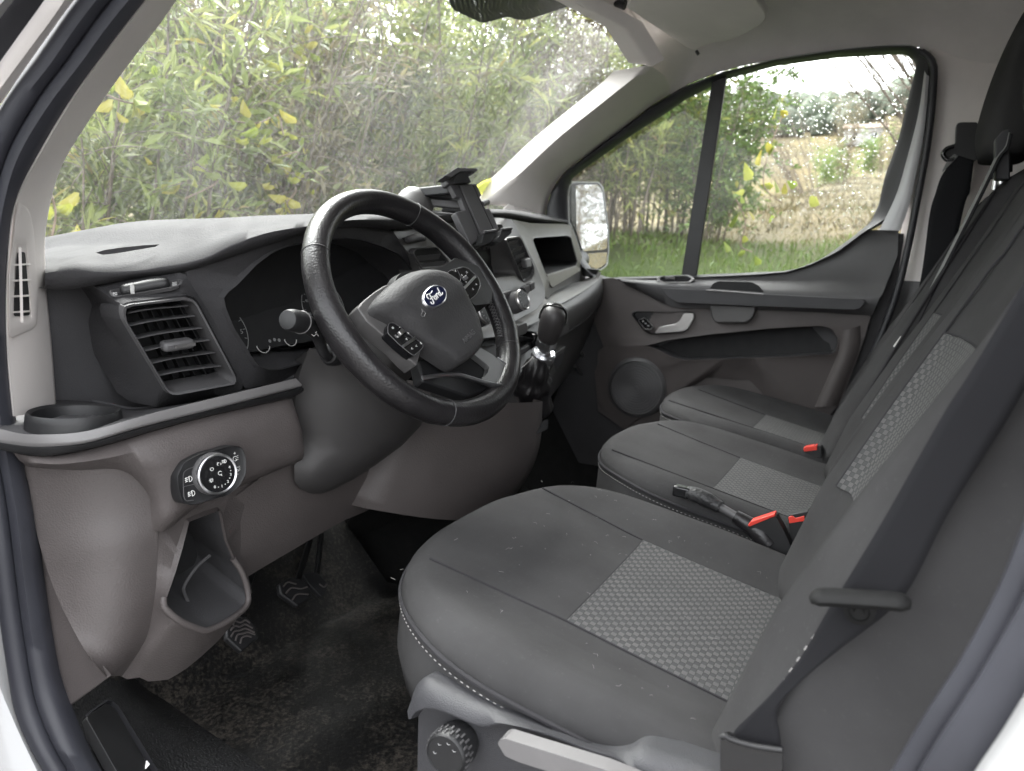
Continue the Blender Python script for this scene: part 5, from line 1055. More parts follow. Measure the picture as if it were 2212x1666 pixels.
# ------------------------------------------------------------------ steering wheel
def wheel():
    t = thing('steering_wheel', WC, 'black leather steering wheel turned a little to the left', 'steering wheel')
    r0, u0, n = axes_of(WN); q = math.radians(24); e1 = math.cos(q)*r0+math.sin(q)*u0; e2 = -math.sin(q)*r0+math.cos(q)*u0
    def L(a, b, h=0.): return WC+e1*a+e2*b+n*h
    def P2(pts, h, r=0, seg=5): return ats(rpoly(pts, r, seg) if r else pts, pl=(WC+n*h, n))
    def Z(pts): return [(650.6+.2409*x, 520.5+.2409*y) for x, y in pts]
    def rimp(a, R=.171): return L(R*math.cos(a), R*math.sin(a)*(.985 if math.sin(a) < -.7 else 1))
    def rimarc(name, a0, a1, mt, rad=.0168, m=40, lab=None):
        A = np.radians(np.linspace(a0, a1, m)); C = np.array([rimp(a) for a in A]); rows = []; k = np.linspace(0, 2*np.pi, 20, endpoint=False)
        for a, c in zip(A, C):
            d = unit(c-WC); s = rad*(1+.07*math.exp(-((math.degrees(a)-10)/14)**2)+.07*math.exp(-((math.degrees(a)-170)/14)**2)+.10*math.exp(-((math.degrees(a)-285)/16)**2)+.1*math.exp(-((math.degrees(a)-255)/16)**2))
            rows.append(c+s*np.cos(k)[:, None]*d+s*1.16*np.sin(k)[:, None]*n)
        return surf(name, rows, mt, t, closed=True, smooth=180, label=lab)
    segs = [(-53, 42), (42, 129), (129, 230), (230, 307)]
    for a0, a1 in segs: rimarc('rim', a0+.25, a1-.25, M['leather'], m=46)
    for a in (-53, 42, 129, 230):                            # seams between the leather pieces
        b = math.radians(a); c = rimp(b); d = unit(c-WC); k = np.linspace(0, 6.283, 30)
        tube('rim_seam', c+.0172*1.0*np.cos(k)[:, None]*d+.0172*1.14*np.sin(k)[:, None]*n, .0005, M['charcoal'], t, n=5)
    st = []
    for a in np.radians(np.arange(-48, 12, 2.05)):           # crossed stitching inside the right of the rim
        c = rimp(a); d = unit(c-WC); tg = np.cross(n, d)
        for s in (-1, 1): st.append(g_tube(np.array([c-d*.0158+tg*.0026*s+n*.0065, c-d*.0172-tg*.0012*s+n*.0015, c-d*.0165-tg*.0026*s-n*.004]), .0008, 4)[:2])
    V, F = join(st); obj('stitching', V, F, M['charcoal'], t, kind='stuff')
    # hub
    out = Z([(645, 585), (690, 500), (800, 390), (950, 292), (1100, 258), (1200, 265), (1290, 297), (1400, 380), (1500, 520), (1580, 680), (1630, 850), (1632, 925), (1590, 985), (1500, 1062), (1450, 1092), (1400, 1080), (1250, 980), (1050, 850), (850, 722), (700, 642), (655, 612)])
    O = spl(ats(out, pl=(WC+n*.034, n)), 80, True); c = O.mean(0)+e1*.005; rows = []
    def hh(p):
        b = (p-WC)@e2; a = (p-WC)@e1; return .010-.012*np.clip((-b-.012)/.03, 0, 1)**1.2*(1 if True else 0)+.004*math.cos(min(1.5, abs(a)*14))
    for s, h in ((1, -.03), (1.0, -.004), (.985, .001), (.955, .004), (.88, .007)): rows.append(c+(O-c)*s+n*h)
    rows[-1] = np.array([p+n*(hh(p)*.35) for p in rows[-1]])
    for s in (.75, .6, .45, .3, .15, .02): R_ = c+(O-c)*s; rows.append(np.array([p+n*(.006+hh(p)) for p in R_]))
    hub = surf('hub_pad', rows, M['hub'], t, closed=True, cap1=True, smooth=60)
    # badge
    
    def onhub(x, y, off):
        q_ = at(x, y, pl=(WC+n*.04, n))
        for _ in range(4): q_ = at(x, y, pl=(WC+n*(.034+.006+hh(q_)+off), n))
        return q_
    bc = onhub(940, 640, .0022); k = np.linspace(0, 2*np.pi, 48, endpoint=False); f1 = math.cos(-.02)*e1+math.sin(-.02)*e2; f2 = np.cross(n, f1)
    def ov(a, b, h): return bc+a*np.cos(k)[:, None]*f1+b*np.sin(k)[:, None]*f2+n*h
    bd = ring_loops('badge', [ov(.0285, .0142, -.006), ov(.0285, .0142, 0), ov(.0272, .0131, .0012), ov(.0258, .0120, .0002)], M['chrome'], hub, smooth=60)
    obj('badge_enamel', np.vstack([ov(.0259, .0121, .0003), [bc+n*.0009]]), [(i, (i+1) % 48, 48) for i in range(48)], M['blue'], bd, smooth=180)
    sc = .0235
    strokes = [[(-.70, .10), (-.74, .24), (-.60, .36), (-.40, .33), (-.18, .30), (.0, .36)], [(-.38, .32), (-.44, .10), (-.50, -.14), (-.62, -.30), (-.78, -.24), (-.74, -.12)], [(-.62, .03), (-.46, .05), (-.28, .08)],
               [(-.12, .04), (-.24, -.02), (-.25, -.16), (-.14, -.20), (-.05, -.10), (-.08, .03), (-.02, .02), (.06, .04)], [(.06, .06), (.08, -.08), (.07, -.2)], [(.08, -.06), (.14, .05), (.23, .06), (.26, .0)],
               [(.48, .03), (.38, .04), (.31, -.06), (.34, -.18), (.44, -.16), (.50, -.04)], [(.62, .33), (.55, .15), (.50, -.04), (.50, -.17), (.60, -.18), (.72, -.08)]]
    for s in strokes: tube('badge_letter', spl([bc+f1*x*sc+f2*y*sc*.92+n*.0012 for x, y in s], 16), .00085, M['print'], bd, n=5)
    text('lettering', 'AIRBAG', onhub(1013, 727, .0008), e1, e2, .0105, M['charcoal'], hub, .0006)
    hc = onhub(913, 676, .0008); tube('horn_symbol', [hc+f1*a*.004+f2*b*.004 for a, b in ((-1.4, -1), (-1.4, -.2), (.4, .3), (.8, 1.2), (1.2, -.6), (-.4, -1.2), (-1.4, -1))], .0006, M['charcoal'], hub, n=4)
    # spokes
    lathe('hub_back', WC-n*.03, n, [(.04, -.03), (.05, 0), (.055, .02), (.052, .035)], M['black'], t, 40)
    panel('spoke', P2(Z([(508, 600), (560, 535), (660, 455), (760, 392), (900, 420), (930, 720), (1090, 920), (1040, 1120), (960, 1050), (850, 930), (720, 830), (590, 720)]), .021, 4), -n*.025, M['greyp'], t, .003, label='satin grey left spoke')
    panel('spoke', P2(Z([(1130, 262), (1290, 222), (1380, 150), (1590, 225), (1720, 450), (1700, 560), (1560, 580), (1420, 440)]), .018, 4), -n*.03, M['black'], t, .004, label='black right spoke')
    panel('spoke', P2(Z([(1050, 1080), (1250, 980), (1450, 1050), (1640, 990), (1760, 1040), (1870, 1150), (1895, 1230), (1850, 1320), (1660, 1345), (1500, 1400), (1300, 1330), (1090, 1260)]), -.006, 6), -n*.02, M['black'], t, .003, label='black lower spoke behind the silver insert')
    panel('spoke_insert', P2(Z([(1605, 955), (1720, 1022), (1848, 1132), (1876, 1200), (1855, 1260), (1790, 1298), (1612, 1236), (1668, 1196), (1690, 1130), (1640, 1088), (1550, 1015)]), .012, 5), -n*.01, M['insert'], t, .002)
    obj('spoke_opening', P2(Z([(1540, 1010), (1635, 1092), (1680, 1132), (1660, 1190), (1610, 1232), (1420, 1190), (1250, 1190), (1400, 1090)]), -.0035, 4), [tuple(range(40))], M['hole'], t)
    cs = spl(P2(Z([(1085, 1228), (1240, 1208), (1400, 1202), (1560, 1245), (1740, 1302), (1800, 1312), (1850, 1290), (1884, 1225), (1878, 1170), (1840, 1120), (1760, 1048)]), .011), 60); tube('chrome_strip', cs, np.interp(np.linspace(0, 1, 60), [0, .2, .5, .62, .75, .9, 1], [.0018, .0036, .004, .008, .008, .0030, .001]), M['chrome'], t, n=8, up=n, r2=.003)
    # switch pods
    def pod(out, bar, icons, lab):
        f = panel('switch_pod', P2(Z(out), .030, 4), -n*.014, M['gloss'], t, .0015, label=lab); O = P2(Z(out), .0302, 4)
        tube('pod_rim', np.vstack([O, O[:1]]), .0006, M['charcoal'], f, n=5)
        a, b = P2(Z(bar), .0315); V, F = g_box((a+b)/2, b-a, np.cross(n, b-a), n, (np.linalg.norm(b-a), .0036, .003)); obj('toggle_bar', V, F, M['chrome'], f)
        for (x, y, s) in icons: text('symbol', s, P2(Z([(x, y)]), .0312)[0], e1, e2, .0062, M['print'], f)
        return f
    pl_ = pod([(776, 775), (790, 735), (832, 735), (890, 775), (1000, 862), (1088, 922), (1095, 950), (1060, 990), (1010, 1030), (965, 1000), (870, 920), (778, 830)], [(914, 945), (1022, 872)], [(820, 778, 'o'), (868, 862, '='), (880, 772, '-'), (962, 830, '+'), (945, 880, 'v'), (995, 968, '<'), (1035, 945, '<'), (1072, 915, 'x')], 'left wheel switch pod with small white symbols')
    pr_ = pod([(1302, 300), (1335, 262), (1450, 232), (1500, 247), (1590, 332), (1610, 400), (1572, 480), (1512, 530), (1440, 450), (1370, 370)], [(1440, 448), (1560, 322)], [(1385, 272, '<'), (1442, 310, '='), (1395, 352, 'n'), (1480, 370, '>'), (1485, 282, '≡'), (1540, 430, 'c'), (1495, 485, '-'), (1572, 392, '+')], 'right wheel switch pod with small white symbols')
    for pts, f in (([(1400, 262), (1435, 330), (1420, 372)], pr_), ([(1380, 330), (1460, 395), (1500, 400)], pr_), ([(905, 800), (870, 820), (905, 838)], pl_), ([(930, 860), (985, 880), (1000, 862)], pl_)): tube('key_gap', P2(Z(pts), .0306), .0005, M['charcoal'], f, n=4)
    box('key', P2(Z([(895, 822)]), .033)[0], e1, e2, n, (.010, .006, .005), M['satin'], pl_, .001); box('key', P2(Z([(1470, 335)]), .033)[0], e1, e2, n, (.010, .006, .005), M['charcoal'], pr_, .001)
wheel()

# ------------------------------------------------------------------ gear lever
def gear():
    b0, b1 = at(1172, 772, Y=.625), at(1200, 668, Y=.585); ax = unit(b1-b0); t = thing('gear_lever', b0-[0, 0, .13], 'gear lever with black leather knob and chrome collar beside the wheel', 'gear lever')
    H = np.linalg.norm(b1-b0); r, u, n = axes_of(ax, up=(1, -.4, 0))
    prof = [(.0150, H*.36), (.0215, H*.39), (.0245, H*.46), (.026, H*.58), (.0268, H*.70), (.0265, H*.83), (.0232, H*.95), (.0145, H*1.02), (.004, H*1.04)]
    kn = lathe('knob', b0, ax, prof, M['knob'], t, 36, smooth=80, sx=.9)
    # gloss shift-pattern cap over the far side and top
    rows = []; th = np.linspace(-1.25, 1.25, 16); f = unit(np.array([.75, .25, .35])-ax*(np.array([.75, .25, .35])@ax)); g = np.cross(ax, f)
    for R_, h in [(.0263, H*.46), (.0277, H*.58), (.0287, H*.70), (.0284, H*.83), (.0250, H*.955), (.016, H*1.035), (.004, H*1.06)]:
        w_ = 1.0 if h > H*.6 else .55; rows.append([b0+ax*h+R_*(math.cos(a*w_)*f+math.sin(a*w_)*g) for a in th])
    cp = surf('shift_cap', rows, M['gloss'], kn, smooth=180, solid=-.0012)
    tube('cap_edge', np.vstack([np.array([q[0] for q in rows]), np.array([q[-1] for q in rows[::-1]])]), .0008, M['satin'], kn, n=5)
    c = b0+ax*H*.97+f*.012; tn = unit(ax+f*.9); r2, u2, n2 = axes_of(tn, up=ax); c = c+tn*.0085
    for s, x, y in (('1', -.005, .006), ('3', 0, .006), ('5', .005, .006), ('2', -.005, -.006), ('4', 0, -.006), ('6', .005, -.006), ('R', -.0095, .004)): text('numeral', s, c+r2*x+u2*y, r2, u2, .0042, M['print'], kn)
    for x in (-.005, 0, .005): tube('shift_line', [c+r2*x+u2*.0038, c+r2*x-u2*.0038], .0004, M['print'], kn, n=4)
    tube('shift_line', [c-r2*.005, c+r2*.005], .0004, M['print'], kn, n=4)
    lathe('collar', b0, ax, [(.0175, H*.23), (.0205, H*.25), (.0205, H*.385), (.018, H*.41)], M['chrome'], t, 12, cap1=True, smooth=20)
    lathe('shaft', b0, ax, [(.013, 0), (.013, H*.3)], M['chrome'], t, 20); lathe('ferrule', b0, ax, [(.023, -H*.05), (.0245, -.0), (.0245, H*.09), (.021, H*.125), (.0155, H*.10), (.014, H*.14)], M['chrome'], t, 32)
    rg = np.random.default_rng(3); rows = []; k = np.linspace(0, 2*np.pi, 40, endpoint=False)
    C = spl(np.array([b0+ax*.004, b0-ax*.018, at(1161, 797, Y=.632), at(1153, 825, Y=.645), at(1149, 850, Y=.655), at(1145, 878, Y=.665)]), 22)
    ra = np.interp(np.linspace(0, 1, 22), [0, .12, .3, .36, .5, .75, .9, 1], [.018, .021, .034, .029, .043, .046, .055, .05])
    for i, c in enumerate(C):
        s = i/21; w_ = ra[i]*(1+.07*np.sin(5*k+3*s)*s+.05*np.sin(9*k-7*s)+.03*np.sin(3*k+14*s)); d = unit(C[min(i+1, 21)]-C[max(i-1, 0)]); a, b, _ = axes_of(d, up=(0, 1, 0)); rows.append(c+w_[:, None]*(np.cos(k)[:, None]*a+.85*np.sin(k)[:, None]*b)+[0, 0, .004*math.sin(12*s)])
    surf('boot', rows, M['leather'], t, closed=True, smooth=80)
    rows = []
    for s, w_ in ((0, .046), (.25, .056), (.5, .06), (.8, .056), (1, .046)):
        c = at(1146, 862, Y=.66)*(1-s)+at(1138, 902, Y=.672)*s; rows.append(c+w_*(np.cos(k)[:, None]*np.array([1, .1, .25])+.75*np.sin(k)[:, None]*np.array([0, .9, -.3])))
    surf('boot_base', rows, M['leather'], t, closed=True, cap1=True, smooth=80)
    tube('boot_seam', spl(ats([(1151, 772), (1139, 784), (1126, 795)], Y=.60), 10), .0009, M['thread'], t, n=4)
gear()

# ------------------------------------------------------------------ phone holder
def holder():
    def Z(p): return [(845.8+.2157*x, 347+.2157*y) for x, y in p]
    p0 = at(1035, 460, Y=.745); n = unit([-.30, -.86, .36]); t = thing('phone_holder', p0-[0, 0, .1], 'black empty phone holder clamped on the dashboard top behind the wheel', 'phone holder')
    def P(pts, h=0., r=3): return ats(rpoly(Z(pts), r), pl=(p0+n*h, n))
    panel('back_plate', P([(583, 242), (848, 230), (905, 350), (882, 362), (965, 520), (760, 560), (690, 372), (650, 366)]), -n*.012, M['charcoal'], t, .002)
    panel('sleeve', P([(640, 520), (750, 488), (985, 478), (1080, 688), (1040, 705), (850, 812), (795, 852)], .003), -n*.016, M['charcoal'], t, .0025)
    panel('rail', P([(690, 246), (800, 240), (1012, 690), (905, 745)], .006), -n*.01, M['charcoal'], t, .001)
    for a, b in (((672, 246), (880, 745)), ((812, 240), (1022, 690))): q = P([a, b], .0045, 0); tube('groove', q, .0008, M['hole'], t, n=5)
    panel('top_jaw', P([(537, 150), (660, 75), (862, 85), (860, 108), (806, 132), (772, 162), (802, 218), (625, 236), (572, 240)], .004), -n*.02, M['charcoal'], t, .003)
    panel('top_jaw_lip', P([(535, 148), (660, 70), (862, 80), (858, 106), (690, 108), (600, 165)], .028, 2), -n*.028, M['charcoal'], t, .003)
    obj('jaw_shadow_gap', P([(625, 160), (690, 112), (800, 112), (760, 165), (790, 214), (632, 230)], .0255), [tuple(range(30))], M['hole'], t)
    for a, b, c, d, e in (((800, 850), (905, 822), (925, 718), (1045, 700), (1000, 812)), ((1010, 815), (1085, 752), (1098, 690), (1203, 680), (1130, 792))):
        o = P([a, b, c, d, (d[0]+2, d[1]+45), e, ((a[0]+e[0])/2, (a[1]+e[1])/2+22)], .022, 3); panel('lower_claw', o, -n*.02, M['black'], t, .004)
        tube('claw_edge', P([c, d], .0235, 0), .0028, M['charcoal'], t, n=8)
    box('joint', at(985, 447, Y=.83), (1, .2, 0), (0, 0, 1), (0, 1, 0), (.05, .03, .05), M['black'], t, .004)
    tube('clamp_knob', [at(1040, 441, Y=.75), at(1053, 437, Y=.75)], .006, M['charcoal'], t, n=10)
    for A, B, h, m in (((915, 436), (1000, 444), .011, 'charcoal'), ((912, 421), (990, 425), .008, 'black'), ((905, 417), (975, 410), .012, 'black')):
        a, b = at(*A, Y=.86), at(*B, Y=.79); box('arm', (a+b)/2, b-a, (0, 0, 1), np.cross(b-a, (0, 0, 1)), (np.linalg.norm(b-a), h*1.5, .022), M[m], t, .003)
    c = at(893, 436, Y=.87); lathe('suction_base', c-[0, 0, .008], (0, -.15, 1), [(.040, -.004), (.040, .004), (.034, .014), (.026, .026), (.016, .034), (.004, .037)], M['stack'], t, 40, smooth=60)
    panel('base_wing', ats(rpoly([(905, 416), (935, 414), (960, 408), (972, 412), (968, 428), (930, 428)], 3), Y=.87), (0, .03, 0), M['black'], t, .003)
holder()

# ------------------------------------------------------------------ pedals and floor mat
def mat_floor_piece():
    V = []; xs = np.linspace(.17, .86, 40); ys = list(np.linspace(-.1, .98, 50))+[1.03, 1.08, 1.14, 1.2]; rows = []
    for y in ys:
        z = .012+np.maximum(0, (y-.98))*.95; rows.append([(x, y, z+.010*max(0, abs((x-.515)/.345)**10)+.003*math.sin(14*x+3)*math.sin(11*y)) for x in xs])
    V, F, U = g_surf(rows); o = obj('floor_mat', V, F, M['mat'], None, smooth=60); tag(o, 'black rubber floor mat with dried mud under the pedals', 'floor mat')
mat_floor_piece()
def pedal(name, out, Y, arm, label, waves):
    n = unit([-.15, -.80, .58]); c0 = np.mean(out, 0); p0 = at(c0[0], c0[1], Y=Y); P = ats(rpoly(out, 4), pl=(p0, n)); t = thing(name, p0, label, 'pedal')
    panel('pad', P, -n*.014, M['black'], t, .003)
    A = spl([p0-n*.01]+[at(x, y, Y=yy) for x, y, yy in arm], 20); tube('arm', A, .012, M['black'], t, n=8, r2=.006)
    for w_ in waves: tube('ridge', spl(ats(w_, pl=(p0+n*.0012, n)), 24), .0016, M['brown'], t, n=6)
    return t
W3 = lambda dx, dy, k=1: [(506+dx, 1345+dy), (518+dx, 1344+dy), (526+dx*1.0, 1340+dy), (536+dx, 1345+dy)]
pedal('clutch_pedal', [(490, 1352), (508, 1334), (538, 1332), (553, 1352), (560, 1378), (522, 1410), (489, 1380)], .93, [(540, 1250, 1.0), (600, 1120, 1.1)], 'black clutch pedal with pale wavy tread below the knee pocket',
      [[(503, 1350), (508, 1342), (520, 1345), (530, 1340), (540, 1346)], [(498, 1362), (508, 1352), (518, 1354), (530, 1349), (546, 1357)], [(499, 1376), (507, 1364), (518, 1362), (531, 1358), (550, 1366)], [(509, 1384), (513, 1372), (524, 1369), (536, 1366), (551, 1371)], [(519, 1390), (523, 1378), (532, 1374), (543, 1376)]])
pedal('brake_pedal', [(603, 1262), (629, 1246), (660, 1252), (672, 1274), (675, 1289), (643, 1311), (606, 1284)], .96, [(660, 1200, 1.02), (690, 1090, 1.1)], 'dark brake pedal right of the clutch', [[(612, 1268), (622, 1258), (640, 1262)], [(618, 1282), (630, 1270), (650, 1272), (664, 1268)], [(632, 1296), (642, 1284), (666, 1284)]])
pedal('accelerator_pedal', [(652, 1238), (686, 1236), (708, 1260), (706, 1276), (695, 1290), (668, 1262)], 1.0, [(690, 1190, 1.05), (700, 1100, 1.12)], 'narrow dark accelerator pedal furthest right', [[(690, 1262), (700, 1268), (706, 1262)]])
# ------------------------------------------------------------------ seats
def seat(name, label, cx, hw, yf, yb, zf, side, insx, insy, back, zt, hrest=True, deep=.30, vis=True, bol=.03):
    """cushion, woven inserts, piping, seams, backrest and headrest; side = piping and thread on the visible side"""
    t = thing(name, (cx, .2, 0), label, 'seat', None)
    cyc = (yf+yb)/2; hl = (yf-yb)/2
    def Zc(y): s = (y-.1)/.4; return zf-.075+.075*s+.010*max(0, s)**2
    def h(x, y):
        a = (x-cx)/hw; e = max(0., abs(a)-.52)/.48
        return Zc(y)+bol*math.sin(min(1, e*1.15)*math.pi*.5)**1.5*np.clip(1.25-(y-.05)/.6, .35, 1)-.006*math.cos(a*1.4)
    n = 96; th = np.linspace(0, 2*np.pi, n, endpoint=False); O = []
    for a in th:
        c, s = math.cos(a), math.sin(a); p = 2.75+1.1*float(np.clip(c*3+.3, 0, 1))+4.0*min(1, max(0, -s)*4)
        k = (abs(c)**p+abs(s)**p)**(-1/p); x, y = c*k, s*k
        O.append((cx+hw*x*(1-.06*max(0, y)**3), cyc+hl*y-.03*abs(x)**3*max(0, y)))
    O = np.array(O); C0 = np.array([cx, cyc])
    def loop(s, dz): Q = C0+(O-C0)*s; return np.array([(x, y, h(x, y)+dz) for x, y in Q])
    rows = [loop(.001, 0), loop(.15, 0), loop(.3, 0), loop(.45, 0), loop(.58, 0), loop(.7, 0), loop(.8, 0), loop(.87, -.001), loop(.92, -.004), loop(.96, -.011), loop(.988, -.021), loop(1, -.034)]
    zb = deep
    low = rows[-1].copy(); r2 = low.copy(); r2[:, 2] -= .012; r3 = C0[None].repeat(n, 0)+(O-C0)*1.012; r3 = np.c_[r3, (low[:, 2]-.012)*.4+zb*.6]; r4 = np.c_[C0+(O-C0)*.985, np.full(n, zb)]
    surf('cushion', rows+[low+(np.c_[C0+(O-C0)*.994, low[:, 2]]-low)+[0, 0, -.005], r2, r3, r4], M['cloth'], t, closed=True, cap1=True, smooth=180)
    pipe = np.c_[C0+(O-C0)*1.004, rows[-1][:, 2]-.002]; tube('piping', pipe, .0030, M['cloth_side'], t, n=6, closed=True)
    pts = np.vstack([np.c_[C0+(O-C0)*1.007, rows[-1][:, 2]-.0105]]); D = lin(np.vstack([pts, pts[:1]]), 480, True); st = []
    for i in range(0, 480, 2):
        if D[i][1] > yb+.02: st.append(g_tube(np.array([D[i], D[(i+1) % 480]*.75+D[i]*.25]), .0006, 4)[:2])
    V, F = join(st); obj('thread', V, F, M['thread'], t, kind='stuff')
    # woven insert and the seams round it
    x0, x1 = insx; y0, y1 = insy
    def strip(xa, xb, ya, yc, dz, nx=14, ny=14): return [[(x, y, h(x, y)+dz) for x in np.linspace(xa, xb, nx)] for y in np.linspace(ya, yc, ny)]
    surf('woven_insert', strip(x0, x1, y0, y1, .0018), M['weave'], t, smooth=180)
    def seam(P): tube('seam', np.array([(x, y, h(x, y)+.0006) for x, y in P]), .0015, M['cloth_side'], t, n=5)
    seam([(x, y1) for x in np.linspace(x0-.0, x1, 16)]); seam([(x0, y) for y in np.linspace(y0, y1, 16)]); seam([(x1, y) for y in np.linspace(y0, y1, 16)])
    yfr = yf-.055
    seam([(x0+(.02 if 0 else -.0)*s-.018*s, y1+(yfr-y1)*s) for s in np.linspace(0, 1, 16)]); seam([(x1+.018*s, y1+(yfr-y1)*s) for s in np.linspace(0, 1, 16)])
    # backrest
    Y0, Z0, SL = back
    def Yc(z): return Y0-SL*(z-.42)-.03*max(0, (z-.7))**1.5
    rows = []; zs = np.linspace(Z0, zt, 26); ins = []
    for z in zs:
        s = (z-Z0)/(zt-Z0); w_ = hw*(1.0-.10*max(0, (s-.55)/.45)**2); B = np.interp(z, [.36, .5, .62, .75, .85, 1.0], [.8, 1.15, .95, .55, .35, .2]); tp = np.clip((zt-z)/.05, 0, 1)**.5
        base = [(-1, -.15), (-1.0, -.07), (-.995, .005), (-.93, .016*B), (-.78, .036*B), (-.62, .018*B), (-.5, .002), (-.25, -.004), (0, -.006), (.25, -.004), (.5, .004), (.62, .022*B), (.78, .036*B), (.93, .024*B), (.995, .004), (1, -.06), (1, -.15)]
        P = np.array([(cx+w_*a, Yc(z)+(o if o > -.05 else o*(.4+.6*tp))-(1-tp)*.03*(1 if o > -.05 else 0), z) for a, o in base]); rows.append(spl(P, 60))
    surf('backrest', rows+[[(cx+(p[0]-cx)*.9, Yc(zt)-.06+(p[1]-Yc(zt)+.06)*.3, zt+.012) for p in rows[-1]]], M['cloth'], t, closed=True, cap0=True, cap1=True, smooth=180)
    def bk(a, z, d=.0015):
        i = np.clip((z-Z0)/(zt-Z0)*25, 0, 24.999); j = int(i); R_ = np.asarray(rows[j])*(1-i+j)+np.asarray(rows[j+1])*(i-j); k = np.argmin(abs(R_[8:52, 0]-(cx+a*hw)))+8
        q = R_[k].copy(); q[0] = cx+a*hw; q[1] += d; return q
    za, zb2 = .515, .725
    surf('woven_insert', [[bk(a, z, .003) for a in np.linspace(-.60, .60, 18)] for z in np.linspace(za, zb2, 20)], M['weave'], t, smooth=180)
    tube('seam', np.array([bk(a, zb2, .003) for a in np.linspace(-.61, .61, 20)]), .0015, M['cloth_side'], t, n=5)
    for s in (-1, 1): tube('seam', np.array([bk(s*np.interp(z, [.44, .75, .98], [.61, .61, .48]), z, .003) for z in np.linspace(za, zt-.04, 30)]), .0016, M['cloth_side'], t, n=5)
    for s in (-1, 1):
        E_ = np.array([[cx+s*hw*(1.0-.10*max(0, ((z-Z0)/(zt-Z0)-.55)/.45)**2)*1.0, Yc(z)+.006, z] for z in np.linspace(Z0+.06, zt-.05, 40)]); tube('piping', E_, .0026, M['cloth_side'], t, n=6)
        if s < 0 and cx < .6:
            D = lin(E_+[-.0008, .0058, 0], 110); V, F = join([g_tube(np.array([D[i], D[i+1]*.7+D[i]*.3]), .0006, 4)[:2] for i in range(0, 108, 2)]); obj('thread', V, F, M['thread'], t, kind='stuff')
    if hrest:
        yh = Yc(zt)-(.055 if cx < .6 else -.005); rows = []
        for s in np.linspace(0, 1, 14):
            z = zt+.035+.27*s; w_ = .125*(1-.55*max(0, s-.6)**1.5*2)*(.75+.25*math.sin(min(1, s*3)*math.pi/2)); d = .058*(1-.5*s**3)*(.7+.3*math.sin(min(1, s*4)*math.pi/2)); k = np.linspace(0, 2*np.pi, 32, endpoint=False); c, s_ = np.cos(k), np.sin(k); e = .6
            rows.append(np.c_[cx+w_*np.sign(c)*np.abs(c)**e, yh-.02*s+d*np.sign(s_)*np.abs(s_)**e, np.full(32, z)])
        hd_ = surf('headrest', rows, M['cloth'], t, closed=True, cap0=True, cap1=True, smooth=180)
        for s in (-1, 1): tube('headrest_post', [(cx+s*.06, yh, zt-.02), (cx+s*.06, yh, zt+.06)], .006, M['chrome'], t, n=10)
        for s in (-1, 1): lathe('post_collar', (cx+s*.06, yh, zt+.008), (0, 0, 1), [(.016, -.004), (.015, .008), (.009, .011)], M['black'], t, 16)
    return t, h
DS, hD = seat('driver_seat', 'driver seat with dark cloth and grey woven centre panels', .385, .282, .518, .0, .426, True, (.262, .545), (.02, .288), (.052, .34, .40), 1.02, hrest=True, deep=.30)
MS, hM = seat('middle_seat', 'middle seat of the passenger bench next to the handbrake', .940, .243, .482, .0, .456, True, (.80, 1.055), (.0, .245), (.048, .38, .40), 1.0, deep=.30, bol=.022)
PS_, hP = seat('passenger_seat', 'outer passenger seat beside the far door', 1.400, .244, .497, .0, .470, True, (1.215, 1.475), (.0, .262), (.078, .40, .40), 1.0, deep=.31, bol=.024)
